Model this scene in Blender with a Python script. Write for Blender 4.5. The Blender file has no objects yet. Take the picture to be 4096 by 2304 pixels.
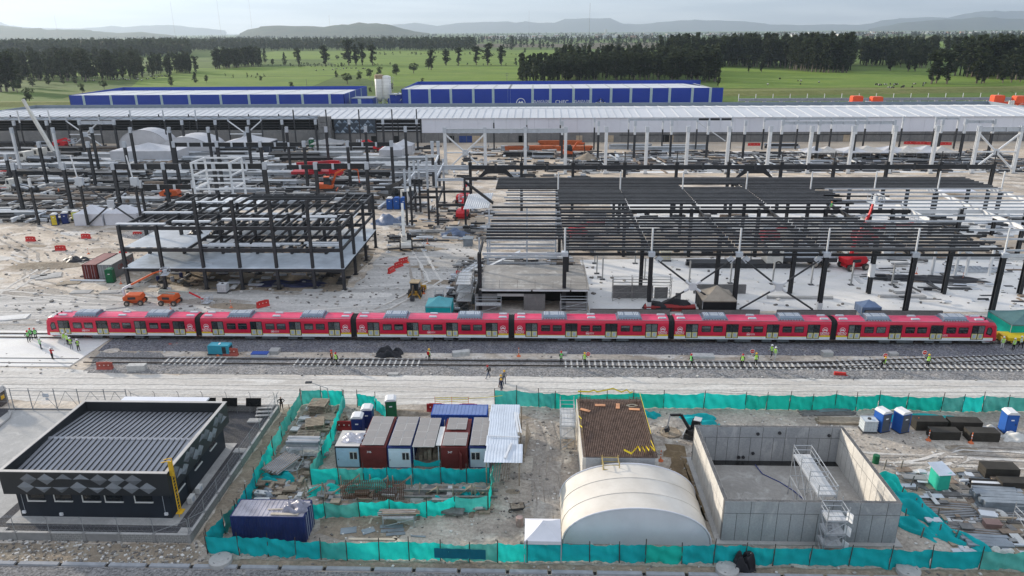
import bpy, bmesh, math, random
from math import sin, cos, pi, radians, sqrt, atan2
from mathutils import Vector, Matrix
random.seed(7)
SC = bpy.context.scene
COL = SC.collection
# camera, sky, sun, exposure
FPX, PITCH, ROLL, YAW, CAMH = 2937.0, radians(19.285), radians(-0.4346), radians(2.0074), 44.88
_F0 = Vector((-sin(YAW), cos(YAW), 0)); _R0 = Vector((cos(YAW), sin(YAW), 0)); _U0 = Vector((0, 0, 1))
_F = _F0*cos(PITCH)-_U0*sin(PITCH); _U1 = _U0*cos(PITCH)+_F0*sin(PITCH)
_R = _R0*cos(ROLL)+_U1*sin(ROLL); _U = _U1*cos(ROLL)-_R0*sin(ROLL)
cd = bpy.data.cameras.new('camera'); cam = bpy.data.objects.new('camera', cd); COL.objects.link(cam)
cd.sensor_width = 36.0; cd.lens = 36.0*FPX/4096.0; cd.clip_start = 1.0; cd.clip_end = 60000.0
cam.matrix_world = Matrix(((_R.x, _U.x, -_F.x, 0), (_R.y, _U.y, -_F.y, 0), (_R.z, _U.z, -_F.z, CAMH), (0, 0, 0, 1)))
SC.camera = cam
def G(u, v, z=0.0):
 """site point at level z seen at photo pixel (u, v): the survey of the place"""
 d = _F+_R*((u-2048)/FPX)-_U*((v-1152)/FPX); t = (z-CAMH)/d.z
 return Vector((d.x*t, d.y*t, z))
def GZ(u, v, y):
 d = _F+_R*((u-2048)/FPX)-_U*((v-1152)/FPX); t = y/d.y
 return Vector((d.x*t, y, CAMH+d.z*t))
SUN_EL, SUN_DIR = radians(15.0), Vector((-0.84, 0.545, 0)).normalized()
SUNV = Vector((SUN_DIR.x*cos(SUN_EL), SUN_DIR.y*cos(SUN_EL), sin(SUN_EL)))
W = bpy.data.worlds.new('World'); SC.world = W; W.use_nodes = True
nt = W.node_tree; nt.nodes.clear()
def nd(t, **k):
 n = nt.nodes.new(t)
 for a, b in k.items(): setattr(n, a, b)
 return n
wo = nd('ShaderNodeOutputWorld'); bg = nd('ShaderNodeBackground'); bg.inputs['Strength'].default_value = 0.15
sky = nd('ShaderNodeTexSky', sky_type='NISHITA'); sky.sun_disc = False
sky.sun_elevation = SUN_EL; sky.sun_rotation = atan2(SUN_DIR.x, SUN_DIR.y)
sky.altitude = 2500; sky.air_density = 1.0; sky.dust_density = 1.0; sky.ozone_density = 1.5
tc = nd('ShaderNodeTexCoord'); mp = nd('ShaderNodeMapping'); mp.inputs['Scale'].default_value = (6, 6, 85)
n1 = nd('ShaderNodeTexNoise'); n1.inputs['Scale'].default_value = 1.0; n1.inputs['Detail'].default_value = 7; n1.inputs['Roughness'].default_value = 0.55
rp = nd('ShaderNodeValToRGB'); rp.color_ramp.elements[0].position = 0.40; rp.color_ramp.elements[1].position = 0.63
rp.color_ramp.elements[0].color = (0.66, 0.70, 0.76, 1); rp.color_ramp.elements[1].color = (1.30, 1.26, 1.22, 1)
# thin high cloud over the whole sky: grey veil with brighter cumulus, lit by the sky behind it
lum = nd('ShaderNodeRGBToBW'); cl = nd('ShaderNodeMix', data_type='RGBA', blend_type='MULTIPLY'); cl.inputs[0].default_value = 1.0
addc = nd('ShaderNodeMath', operation='MULTIPLY_ADD'); addc.inputs[1].default_value = 0.30; addc.inputs[2].default_value = 3.6
tint = nd('ShaderNodeMix', data_type='RGBA', blend_type='MULTIPLY'); tint.inputs[0].default_value = 1.0; tint.inputs[7].default_value = (0.94, 1.0, 1.09, 1)
mx = nd('ShaderNodeMix', data_type='RGBA'); mx.inputs[0].default_value = 0.84
L = nt.links.new
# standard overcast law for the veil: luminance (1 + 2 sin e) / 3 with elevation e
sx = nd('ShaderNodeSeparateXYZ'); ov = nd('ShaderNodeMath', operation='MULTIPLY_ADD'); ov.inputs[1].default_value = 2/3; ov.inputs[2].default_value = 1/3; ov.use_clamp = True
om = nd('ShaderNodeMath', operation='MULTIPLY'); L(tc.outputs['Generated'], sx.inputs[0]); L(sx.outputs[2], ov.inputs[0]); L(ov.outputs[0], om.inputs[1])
L(tc.outputs['Generated'], mp.inputs[0]); L(mp.outputs[0], n1.inputs['Vector']); L(n1.outputs['Fac'], rp.inputs[0])
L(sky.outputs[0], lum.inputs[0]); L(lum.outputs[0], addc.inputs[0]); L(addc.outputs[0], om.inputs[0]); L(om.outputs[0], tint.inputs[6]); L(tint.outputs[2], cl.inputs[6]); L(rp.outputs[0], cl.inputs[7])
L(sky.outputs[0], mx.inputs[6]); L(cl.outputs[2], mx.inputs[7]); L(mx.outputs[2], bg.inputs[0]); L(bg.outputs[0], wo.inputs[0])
sd = bpy.data.lights.new('sun', 'SUN'); sd.energy = 2.7; sd.angle = radians(3.0); sd.color = (1.0, 0.89, 0.74)
sun = bpy.data.objects.new('sun', sd); COL.objects.link(sun)
sun.rotation_euler = (-SUNV).to_track_quat('-Z', 'Y').to_euler(); sun.location = (0, 0, 120)
vs = SC.view_settings; vs.view_transform = 'Standard'; vs.look = 'None'; vs.exposure = 1.12; vs.gamma = 1.0; vs.use_curve_mapping = False
SC.render.engine = 'CYCLES'; SC.cycles.use_denoising = True; SC.cycles.max_bounces = 5; SC.cycles.diffuse_bounces = 3
SC.cycles.glossy_bounces = 2; SC.cycles.transmission_bounces = 3; SC.cycles.transparent_max_bounces = 6; SC.cycles.volume_bounces = 0
SC.cycles.caustics_reflective = False; SC.cycles.caustics_refractive = False
# materials
MATS = {}
def mat(name, c, r=0.7, metal=0.0, v=0.15, s=0.8, c2=None, bump=0.0, bs=8.0, s2=None, spec=0.3, trans=0.0, det=4, band=None, emit=None):
 """procedural surface: base colour mottled by noise in site metres, fine relief by a second noise"""
 if name in MATS: return MATS[name]
 m = bpy.data.materials.new(name); m.use_nodes = True; t = m.node_tree; b = t.nodes['Principled BSDF']; l = t.links.new
 b.inputs['Roughness'].default_value = r; b.inputs['Metallic'].default_value = metal
 b.inputs['Specular IOR Level'].default_value = spec
 g = t.nodes.new('ShaderNodeNewGeometry')
 def noise(sc, d=det, rough=0.6):
  n = t.nodes.new('ShaderNodeTexNoise'); n.inputs['Scale'].default_value = sc; n.inputs['Detail'].default_value = d; n.inputs['Roughness'].default_value = rough
  l(g.outputs['Position'], n.inputs['Vector']); return n
 ca = tuple(x*(1-v) for x in c); cb = tuple(min(1, x*(1+v)) for x in c) if c2 is None else c2
 mxn = t.nodes.new('ShaderNodeMix'); mxn.data_type = 'RGBA'
 mxn.inputs[6].default_value = (*ca, 1); mxn.inputs[7].default_value = (*cb, 1)
 n = noise(s); ramp = t.nodes.new('ShaderNodeMapRange'); ramp.inputs['From Min'].default_value = 0.32; ramp.inputs['From Max'].default_value = 0.68
 l(n.outputs['Fac'], ramp.inputs[0]); l(ramp.outputs[0], mxn.inputs[0]); out = mxn.outputs[2]
 if s2:
  n2 = noise(s2, 3, 0.7); r2 = t.nodes.new('ShaderNodeMapRange'); r2.inputs['From Min'].default_value = 0.3; r2.inputs['From Max'].default_value = 0.7
  r2.inputs['To Min'].default_value = 0.72; r2.inputs['To Max'].default_value = 1.22; l(n2.outputs['Fac'], r2.inputs[0])
  mu = t.nodes.new('ShaderNodeMix'); mu.data_type = 'RGBA'; mu.blend_type = 'MULTIPLY'; mu.inputs[0].default_value = 1.0
  l(out, mu.inputs[6]); l(r2.outputs[0], mu.inputs[7]); out = mu.outputs[2]
 l(out, b.inputs['Base Color'])
 if bump:
  nb = noise(bs, 3); bp = t.nodes.new('ShaderNodeBump'); bp.inputs['Strength'].default_value = bump; bp.inputs['Distance'].default_value = 0.1
  l(nb.outputs['Fac'], bp.inputs['Height']); l(bp.outputs[0], b.inputs['Normal'])
 if trans:
  tr = t.nodes.new('ShaderNodeBsdfTranslucent'); l(out, tr.inputs[0]); ms = t.nodes.new('ShaderNodeMixShader'); ms.inputs[0].default_value = trans
  o = t.nodes['Material Output']; l(b.outputs[0], ms.inputs[1]); l(tr.outputs[0], ms.inputs[2]); l(ms.outputs[0], o.inputs[0])
 MATS[name] = m; return m
# mesh helpers
class MB:
 def __init__(s): s.v = []; s.f = []; s.m = []
 def add(s, vs, fs, mi=0):
  o = len(s.v); s.v += [tuple(x) for x in vs]; s.f += [tuple(o+i for i in f) for f in fs]; s.m += [mi]*len(fs); return s
 def box(s, x0, x1, y0, y1, z0, z1, mi=0):
  return s.add([(x0,y0,z0),(x1,y0,z0),(x1,y1,z0),(x0,y1,z0),(x0,y0,z1),(x1,y0,z1),(x1,y1,z1),(x0,y1,z1)],
      [(0,3,2,1),(4,5,6,7),(0,1,5,4),(1,2,6,5),(2,3,7,6),(3,0,4,7)], mi)
 def obox(s, c, sz, rz=0.0, mi=0, rx=0.0, ry=0.0):
  M = Matrix.Rotation(rz, 3, 'Z') @ Matrix.Rotation(ry, 3, 'Y') @ Matrix.Rotation(rx, 3, 'X'); h = [q/2 for q in sz]; c = Vector(c)
  P = [c + M @ Vector((a*h[0], b*h[1], d*h[2])) for d in (-1,1) for a, b in ((-1,-1),(1,-1),(1,1),(-1,1))]
  return s.add(P, [(0,3,2,1),(4,5,6,7),(0,1,5,4),(1,2,6,5),(2,3,7,6),(3,0,4,7)], mi)
 def frame(s, p, q):
  p, q = Vector(p), Vector(q); d = (q-p).normalized(); u = Vector((0,0,1)) if abs(d.z) < 0.95 else Vector((0,1,0))
  a = d.cross(u).normalized(); return p, q, d, a, a.cross(d)
 def sweep(s, p, q, prof, mi=0, caps=True):
  p, q, d, a, b = s.frame(p, q); n = len(prof)
  P = [c + a*x + b*y for c in (p, q) for x, y in prof]
  F = [(i, (i+1) % n, n+(i+1) % n, n+i) for i in range(n)]
  if caps: F += [tuple(range(n))[::-1], tuple(range(n, 2*n))]
  return s.add(P, F, mi)
 def bar(s, p, q, w, h, mi=0): return s.sweep(p, q, [(-w/2,-h/2),(w/2,-h/2),(w/2,h/2),(-w/2,h/2)], mi)
 def ibeam(s, p, q, w, h, t=0.03, mi=0):
  x, y, e = w/2, h/2, t
  return s.sweep(p, q, [(-x,-y),(x,-y),(x,-y+e),(e/2,-y+e),(e/2,y-e),(x,y-e),(x,y),(-x,y),(-x,y-e),(-e/2,y-e),(-e/2,-y+e),(-x,-y+e)], mi)
 def hcol(s, x, y, z0, z1, w, d, t=0.04, mi=0):
  """H section column, flanges facing +-y"""
  a, b = w/2, d/2
  pr = [(-a,-b),(a,-b),(a,-b+t),(t/2,-b+t),(t/2,b-t),(a,b-t),(a,b),(-a,b),(-a,b-t),(-t/2,b-t),(-t/2,-b+t),(-a,-b+t)]
  n = 12; P = [(x+i, y+j, z) for z in (z0, z1) for i, j in pr]
  return s.add(P, [(i, (i+1) % n, n+(i+1) % n, n+i) for i in range(n)]+[tuple(range(n))[::-1], tuple(range(n, 2*n))], mi)
 def tube(s, p, q, r, n=6, mi=0, r2=None, caps=True):
  p, q, d, a, b = s.frame(p, q); r2 = r if r2 is None else r2
  P = [p+(a*cos(2*pi*i/n)+b*sin(2*pi*i/n))*r for i in range(n)]+[q+(a*cos(2*pi*i/n)+b*sin(2*pi*i/n))*r2 for i in range(n)]
  F = [(i, (i+1) % n, n+(i+1) % n, n+i) for i in range(n)]
  if caps: F += [tuple(range(n))[::-1], tuple(range(n, 2*n))]
  return s.add(P, F, mi)
 def path(s, pts, r, n=5, mi=0):
  for a, b in zip(pts, pts[1:]): s.tube(a, b, r, n, mi)
  return s
 def poly(s, pts, mi=0): return s.add(pts, [tuple(range(len(pts)))], mi)
 def prism(s, pts, off, mi=0):
  n = len(pts); off = Vector(off); P = [Vector(p) for p in pts]; P += [p+off for p in P]
  return s.add(P, [tuple(range(n))[::-1], tuple(range(n, 2*n))]+[(i, (i+1) % n, n+(i+1) % n, n+i) for i in range(n)], mi)
 def lathe(s, prof, n=12, c=(0,0,0), mi=0):
  P = [(c[0]+r*cos(2*pi*i/n), c[1]+r*sin(2*pi*i/n), c[2]+z) for r, z in prof for i in range(n)]; k = len(prof)
  F = [(j*n+i, j*n+(i+1) % n, (j+1)*n+(i+1) % n, (j+1)*n+i) for j in range(k-1) for i in range(n)]
  return s.add(P, F+[tuple(range(n))[::-1], tuple(range((k-1)*n, k*n))], mi)
 def grid(s, fn, nu, nv, mi=0):
  P = [fn(i/nu, j/nv) for j in range(nv+1) for i in range(nu+1)]
  return s.add(P, [(j*(nu+1)+i, j*(nu+1)+i+1, (j+1)*(nu+1)+i+1, (j+1)*(nu+1)+i) for j in range(nv) for i in range(nu)], mi)
 def xf(s, M):
  s.v = [tuple(M @ Vector(p)) for p in s.v]; return s
 def mesh(s, name, mats, smooth=False, off=None):
  me = bpy.data.meshes.new(name)
  V = s.v if off is None else [(a-off[0], b-off[1], c-off[2]) for a, b, c in s.v]
  me.from_pydata(V, [], s.f)
  for m in (mats if isinstance(mats, (list, tuple)) else [mats]): me.materials.append(m)
  if any(s.m): me.polygons.foreach_set('material_index', s.m)
  if smooth: me.polygons.foreach_set('use_smooth', [True]*len(s.f))
  me.update(); return me
def link(name, data, parent=None, loc=None, rz=None):
 o = bpy.data.objects.new(name, data); COL.objects.link(o)
 if parent is not None: o.parent = parent
 if loc is not None: o.location = loc
 if rz is not None: o.rotation_euler = (0, 0, rz)
 return o
def thing(name, label, cat, loc=(0,0,0), rz=0.0, group=None):
 o = link(name, None, None, loc, rz); o.empty_display_size = 0.3
 o['label'] = label; o['category'] = cat
 if group: o['group'] = group
 return o
def tag(o, label, cat, group=None):
 o['label'] = label; o['category'] = cat
 if group: o['group'] = group
 return o
def part(T, name, mb, mats, smooth=False, world=False):
 """one part of thing T; world=True when the builder holds site coordinates"""
 off = None
 if world:
  off = Vector(T.location); q = T.parent
  while q is not None: off += q.location; q = q.parent
 return link(name, mb.mesh(name, mats, smooth, off), T)
def wpart(T, name, mb, mats, smooth=False): return part(T, name, mb, mats, smooth, True)
def single(name, mb, mats, label, cat, loc, rz=0.0, group=None, smooth=False, world=False):
 me = mb.mesh(name, mats, smooth, loc if world else None)
 return tag(link(name, me, None, loc, rz), label, cat, group)
def structure(name, mb, mats, smooth=False, kind='structure'):
 o = link(name, mb.mesh(name, mats, smooth)); o['kind'] = kind; return o
def dup(root, loc=None, rz=None, label=None, parent=None):
 r = root.copy(); COL.objects.link(r)
 if parent is not None: r.parent = parent
 if loc is not None: r.location = loc
 if rz is not None: r.rotation_euler = (0, 0, rz)
 if label: r['label'] = label
 for ch in list(root.children): dup(ch, parent=r)
 return r
ORD = 'first second third fourth fifth sixth seventh eighth ninth tenth eleventh twelfth thirteenth fourteenth fifteenth sixteenth seventeenth eighteenth nineteenth twentieth'.split()
ORD += ['twenty-'+w for w in ORD[:9]]+['thirtieth']+['thirty-'+w for w in ORD[:9]]+['fortieth']+['forty-'+w for w in ORD[:9]]
def bake(ob):
 """mesh of ob with its modifiers, evaluated in a scratch scene"""
 s = bpy.data.scenes.new('scratch'); s.collection.objects.link(ob); vl = s.view_layers[0]; vl.update()
 out = bpy.data.meshes.new_from_object(ob.evaluated_get(vl.depsgraph)); bpy.data.scenes.remove(s); bpy.data.objects.remove(ob); return out
def rnd(a, b): return random.uniform(a, b)
# ground materials
def ground_mat(name, c1, c2, c3, s1=0.05, s2=0.35, s3=3.0, stretch=(1, 1, 1), rot=0.0, rough=0.95, speck=0.25, bump=0.5, bs=2.5, rng=(0.4, 0.6), lim=(0.52, 0.7)):
 m = bpy.data.materials.new(name); m.use_nodes = True; t = m.node_tree; b = t.nodes['Principled BSDF']; l = t.links.new
 b.inputs['Roughness'].default_value = rough; b.inputs['Specular IOR Level'].default_value = 0.15
 g = t.nodes.new('ShaderNodeNewGeometry'); mpn = t.nodes.new('ShaderNodeMapping'); mpn.inputs['Scale'].default_value = stretch; mpn.inputs['Rotation'].default_value = (0, 0, rot)
 l(g.outputs['Position'], mpn.inputs[0])
 def noise(sc, d=5, rr=0.6, dist=0.0, raw=False):
  n = t.nodes.new('ShaderNodeTexNoise'); n.inputs['Scale'].default_value = sc; n.inputs['Detail'].default_value = d
  n.inputs['Roughness'].default_value = rr; n.inputs['Distortion'].default_value = dist
  l((g.outputs['Position'] if raw else mpn.outputs[0]), n.inputs['Vector']); return n
 def mixn(a, c, f, lo, hi):
  r = t.nodes.new('ShaderNodeMapRange'); r.inputs['From Min'].default_value = lo; r.inputs['From Max'].default_value = hi; l(f, r.inputs[0])
  x = t.nodes.new('ShaderNodeMix'); x.data_type = 'RGBA'; l(r.outputs[0], x.inputs[0])
  if isinstance(a, tuple): x.inputs[6].default_value = (*a, 1)
  else: l(a, x.inputs[6])
  x.inputs[7].default_value = (*c, 1); return x.outputs[2]
 o = mixn(c1, c2, noise(s1, 6, 0.6, 0.6).outputs['Fac'], *rng)
 o = mixn(o, c3, noise(s2, 7, 0.65, 0.8).outputs['Fac'], *lim)
 n3 = noise(s3, 3, 0.75, raw=True); r3 = t.nodes.new('ShaderNodeMapRange'); r3.inputs['From Min'].default_value = 0.28; r3.inputs['From Max'].default_value = 0.72
 r3.inputs['To Min'].default_value = 1-speck; r3.inputs['To Max'].default_value = 1+speck; l(n3.outputs['Fac'], r3.inputs[0])
 mu = t.nodes.new('ShaderNodeMix'); mu.data_type = 'RGBA'; mu.blend_type = 'MULTIPLY'; mu.inputs[0].default_value = 1; l(o, mu.inputs[6]); l(r3.outputs[0], mu.inputs[7])
 l(mu.outputs[2], b.inputs['Base Color'])
 nb = noise(bs, 5, 0.65, raw=True); bp = t.nodes.new('ShaderNodeBump'); bp.inputs['Strength'].default_value = bump; bp.inputs['Distance'].default_value = 0.25
 l(nb.outputs['Fac'], bp.inputs['Height']); l(bp.outputs[0], b.inputs['Normal']); MATS[name] = m; return m
GRASS = ground_mat('grass_fields', (0.10, 0.15, 0.03), (0.07, 0.11, 0.025), (0.14, 0.16, 0.05), 0.004, 0.02, 0.25, (1, 2.2, 1), speck=0.18, bs=0.15)
GRASS_B = ground_mat('grass_bright', (0.15, 0.22, 0.035), (0.115, 0.18, 0.03), (0.21, 0.245, 0.055), 0.006, 0.03, 0.3, (1, 3, 1), speck=0.15, bs=0.2)
GRASS_D = ground_mat('grass_dull', (0.18, 0.19, 0.06), (0.14, 0.16, 0.05), (0.23, 0.21, 0.09), 0.01, 0.04, 0.3, (1, 3, 1), speck=0.2, bs=0.2)
PLOUGH = ground_mat('ploughed_earth', (0.13, 0.11, 0.08), (0.10, 0.09, 0.06), (0.16, 0.15, 0.09), 0.01, 0.05, 0.4)
DIRT = ground_mat('site_dirt', (0.56, 0.485, 0.40), (0.375, 0.315, 0.255), (0.61, 0.56, 0.50), 0.06, 0.14, 1.6, (1, 1.9, 1), speck=0.28, bump=0.9, bs=0.8, rng=(0.43, 0.57), lim=(0.5, 0.62))
SAND = ground_mat('pale_sand', (0.56, 0.46, 0.35), (0.44, 0.36, 0.28), (0.58, 0.52, 0.45), 0.05, 0.2, 2.0, (1, 1.6, 1), speck=0.18, bump=0.5, bs=1.0)
ROAD = ground_mat('compacted_road', (0.57, 0.54, 0.50), (0.48, 0.45, 0.41), (0.64, 0.615, 0.575), 0.06, 0.22, 2.0, (0.3, 3.0, 1), speck=0.15, bump=0.5, bs=1.4, rng=(0.43, 0.57), lim=(0.5, 0.62))
ROADG = ground_mat('grey_haul_road', (0.46, 0.44, 0.415), (0.35, 0.335, 0.315), (0.56, 0.535, 0.505), 0.06, 0.15, 1.8, (0.3, 2.4, 1), speck=0.22, bump=0.6, bs=1.2, rng=(0.43, 0.57), lim=(0.5, 0.62))
BALLAST = ground_mat('ballast_gravel', (0.21, 0.21, 0.23), (0.165, 0.165, 0.185), (0.26, 0.25, 0.245), 0.12, 0.5, 4.0, speck=0.85, bump=1.0, bs=4.0)
BALLAST_L = ground_mat('ballast_dusty', (0.29, 0.28, 0.275), (0.225, 0.22, 0.22), (0.35, 0.325, 0.30), 0.12, 0.4, 4.0, speck=0.75, bump=1.0, bs=4.0)
GRAVEL_D = ground_mat('dark_gravel', (0.10, 0.10, 0.11), (0.085, 0.085, 0.09), (0.14, 0.135, 0.13), 0.15, 0.6, 8.0, speck=0.5, bump=0.9, bs=8.0)
CONC_W = ground_mat('pale_concrete', (0.74, 0.72, 0.69), (0.66, 0.65, 0.64), (0.66, 0.64, 0.59), 0.06, 0.25, 3.0, (1, 2, 1), speck=0.06, bump=0.05, rough=0.7)
CONC = ground_mat('concrete', (0.43, 0.42, 0.405), (0.36, 0.355, 0.345), (0.50, 0.49, 0.47), 0.15, 0.7, 5.0, speck=0.1, bump=0.12, rough=0.85)
CONC_D = ground_mat('shaded_stained_concrete', (0.38, 0.39, 0.40), (0.30, 0.31, 0.32), (0.46, 0.46, 0.46), 0.2, 0.8, 5.0, (1, 1, 0.4), speck=0.12, bump=0.15, rough=0.85)  # streaked concrete, darkened so the shade on wall faces sits in the colour
SLABC = ground_mat('stained_slab', (0.36, 0.34, 0.315), (0.29, 0.275, 0.255), (0.47, 0.455, 0.43), 0.14, 0.5, 3.0, speck=0.12, bump=0.1, rough=0.8)
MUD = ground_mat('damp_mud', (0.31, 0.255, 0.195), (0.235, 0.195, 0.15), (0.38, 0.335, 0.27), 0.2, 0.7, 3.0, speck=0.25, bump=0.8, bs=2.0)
FORE = ground_mat('trodden_earth', (0.43, 0.38, 0.325), (0.32, 0.28, 0.24), (0.51, 0.47, 0.41), 0.12, 0.3, 2.6, speck=0.32, bump=0.9, bs=1.8, rng=(0.43, 0.57), lim=(0.5, 0.64))
WET = ground_mat('wet_stain', (0.20, 0.145, 0.085), (0.15, 0.11, 0.07), (0.27, 0.21, 0.14), 0.4, 1.0, 3.0, speck=0.2, bump=0.4)
# land and sheets
def sheet(name, pts, z, m, world=True):
 mb = MB().poly([(p[0], p[1], z) for p in pts]); return structure(name, mb, m)
def ragged(pts, z, m, name, amp=0.6, step=2.5):
 """sheet whose border wanders like a graded or spilled edge"""
 out = []
 for (x0, y0), (x1, y1) in zip(pts, pts[1:]+pts[:1]):
  d = max(1, int(math.hypot(x1-x0, y1-y0)/step))
  for i in range(d):
   t = i/d; out.append((x0+(x1-x0)*t+rnd(-amp, amp)*(0 < i), y0+(y1-y0)*t+rnd(-amp, amp)*(0 < i), z))
 mb = MB().poly(out); return structure(name, mb, m)
mb = MB().box(-44000, 44000, -270, 33500, -7.0, -0.06); structure('land', mb, GRASS)
sheet('ground', [(-420, 20), (420, 20), (420, 428), (-420, 428)], 0.0, DIRT)
ragged([(-330, 255), (-20, 255), (-16, 236), (330, 250), (330, 316), (-330, 316)], 0.010, SAND, 'sand_yard', 1.2, 6)
ragged([(-135, 108), (-30, 110), (-11, 118), (-12, 150), (-24, 172), (-32, 172), (-34, 128), (-80, 124), (-135, 122)], 0.008, ROADG, 'haul_road', 0.7, 3)
ragged([(-135, 105.9), (-24, 106.4), (-12, 107), (80, 107), (80, 116), (-10, 116.5), (-30, 118.5), (-135, 117)], 0.014, ROADG, 'haul_road_front', 0.5, 3)
ragged([(-150, 83.4), (-64, 83.2), (-40, 82.9), (120, 83.2), (120, 91.5), (20, 91.4), (-24, 91.2), (-56, 91.0), (-64, 92.3), (-84, 93.0), (-150, 93.5)], 0.012, ROAD, 'dirt_road', 0.25, 2)
ragged([(-31, 53.2), (46, 53.2), (75, 70), (75, 83), (-31, 83)], 0.006, FORE, 'trodden_ground', 0.4, 3)
# ballast beds with raised shoulders
def bed(name, x0, x1, prof, m, n=160, amp=0.05):
 mb = MB(); k = len(prof)
 P = [(x0+(x1-x0)*i/n, y+rnd(-amp, amp)*2, max(0.004, z+rnd(-amp, amp))) for i in range(n+1) for y, z in prof]
 mb.add(P, [(i*k+j, (i+1)*k+j, (i+1)*k+j+1, i*k+j+1) for i in range(n) for j in range(k-1)]); return structure(name, mb, m)
bed('ballast_bed', -65.8, 100, [(98.9, 0.0), (99.5, 0.05), (100.6, 0.08), (101.9, 0.11), (102.6, 0.12), (103.6, 0.12), (104.8, 0.12), (105.8, 0.12), (106.6, 0.02)], BALLAST)
bed('ballast_bed_siding', -63, 100, [(91.3, 0.0), (92.0, 0.10), (92.7, 0.14), (93.4, 0.16), (94.2, 0.16), (95.0, 0.16), (96.0, 0.16), (96.6, 0.1), (97.0, 0.0)], BALLAST_L)
ragged([(58, 96.6), (100, 96.4), (100, 99.6), (66, 99.4)], 0.05, BALLAST, 'ballast_fill', 0.2, 2)
ragged([(-64, 92), (-52, 91.2), (-56, 98.5), (-65, 98.5)], 0.02, BALLAST_L, 'ballast_spill', 0.5, 1.2)
bed('gravel_verge', -52, 48, [(30, 0.06), (45, 0.06), (50, 0.07), (51.6, 0.07), (52.35, 0.02)], BALLAST_L, 60)
mb = MB().prism([(-110, 106.3, 0.0), (-110, 93.1, 0.0), (-66.7, 93.3, 0.0), (-66.3, 103.0, 0.0), (-66.3, 106.3, 0.0)], (0, 0, 0.10)); structure('concrete_apron', mb, CONC_W)
sheet('shop_floor', [(9.0, 117.0), (125, 117.0), (125, 148.5), (58, 149), (9.0, 146)], 0.02, CONC_W)
sheet('shop_floor_far', [(20, 168), (135, 166), (150, 200), (20, 205)], 0.02, CONC_W)
for i, (y0, y1) in enumerate(((244.2, 247.6), (249.5, 254), (268.2, 270.2), (274, 277.5), (288, 290))):
 sheet('track_slab' if i == 0 else 'track_slab.%03d' % i, [(14+6*i, y0), (175, y0), (175, y1), (14+6*i, y1)], 0.05+0.004*i, CONC_W)
sheet('pit_road', [(12, 255.4), (172, 255.4), (172, 267.2), (12, 267.2)], 0.03, BALLAST); sheet('pit_road_far', [(20, 279), (172, 279), (172, 287), (20, 287)], 0.034, BALLAST)
# ruts and damp patches over the graded ground
RUT = ground_mat('rut_earth', (0.37, 0.335, 0.295), (0.30, 0.27, 0.24), (0.44, 0.41, 0.37), 0.1, 0.4, 2.0, speck=0.3, bump=0.8)
RUTL = ground_mat('rut_pale', (0.60, 0.57, 0.53), (0.53, 0.50, 0.46), (0.65, 0.62, 0.58), 0.1, 0.4, 2.0, speck=0.2, bump=0.6)
RT = random.Random(21); NR = [0]
def ruts(pts, m, gap=2.1, w=0.55):
 for s in (-1, 1):
  L_, P = [], [Vector((*p, 0)) for p in pts]
  for a, b in zip(P, P[1:]):
   n = Vector((a.y-b.y, b.x-a.x, 0)).normalized(); k = max(2, int((b-a).length/1.5))
   for i in range(k): q = a.lerp(b, i/k)+n*(s*gap/2+RT.uniform(-.15, .15)); h = w*RT.uniform(.25, .7); L_.append((q-n*h, q+n*h))
  mb = MB(); z = 0.030+0.0012*NR[0]; NR[0] += 1
  for (a, b), (c, d) in zip(L_, L_[1:]): mb.add([(a.x, a.y, z), (c.x, c.y, z), (d.x, d.y, z), (b.x, b.y, z)], [(0, 1, 2, 3)])
  structure('tyre_track' if NR[0] == 1 else 'tyre_track.%03d' % NR[0], mb, m)
for i in (1, 4):
 y = 108.5+i*1.25; ruts([(-120, y+RT.uniform(-1, 1)), (-80, y+RT.uniform(-1, 1)), (-45, y+RT.uniform(-.5, .5)), (-30+i, y+2+i*.6), (-22+i*.7, 124+i*2), (-26-i*.4, 146+i*3)], RUT if i % 2 else RUTL)
for i in (1, 4): ruts([(-130+i*4, 168-i*5), (-112+i*3, 152-i*3), (-98, 134-i*2.4), (-82+i, 124-i), (-60, 120-i*.6)], RUT if i % 2 else RUTL)
for i in (1, 4): y = 84.6+i*1.05; ruts([(-80, y), (-30, y+RT.uniform(-.4, .4)), (20, y+RT.uniform(-.4, .4)), (80, y)], RUTL, 1.9, .3)
for i in range(4): ruts([(1+i*.4, 58), (.4+i*.5, 66), (1.2+i*.2, 74), (.5, 81)], RUT, 1.6, .4); ruts([(36+i*2, 72-i), (48, 71+i*.8), (62, 70+i)], RUT if i % 2 else RUTL, 1.7, .4)
for i in range(26):
 x, y = RT.uniform(-130, -14), RT.uniform(107, 168)
 if -77 < x < -34 and 125 < y < 156: y = RT.uniform(107, 122)
 r = RT.uniform(1.5, 5); ragged([(x+r*1.8*cos(a)*RT.uniform(.6, 1), y+r*.6*sin(a)*RT.uniform(.6, 1)) for a in [k*.63 for k in range(10)]], 0.018+.0006*i, (RUT, MUD, RUTL)[i % 3], 'earth_patch' if i == 0 else 'earth_patch.%03d' % i, .4, 1.2)
for i in range(16):
 x, y = RT.uniform(-3, 2) if i < 7 else RT.uniform(35, 60), RT.uniform(58, 81) if i < 7 else RT.uniform(66, 76); r = RT.uniform(.5, 1.6); ragged([(x+r*1.6*cos(a)*RT.uniform(.6, 1), y+r*.7*sin(a)*RT.uniform(.6, 1)) for a in [k*.63 for k in range(10)]], 0.026+.0006*i, (RUT, MUD)[i % 2], 'damp_patch' if i == 0 else 'damp_patch.%03d' % i, .2, .6)
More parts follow.
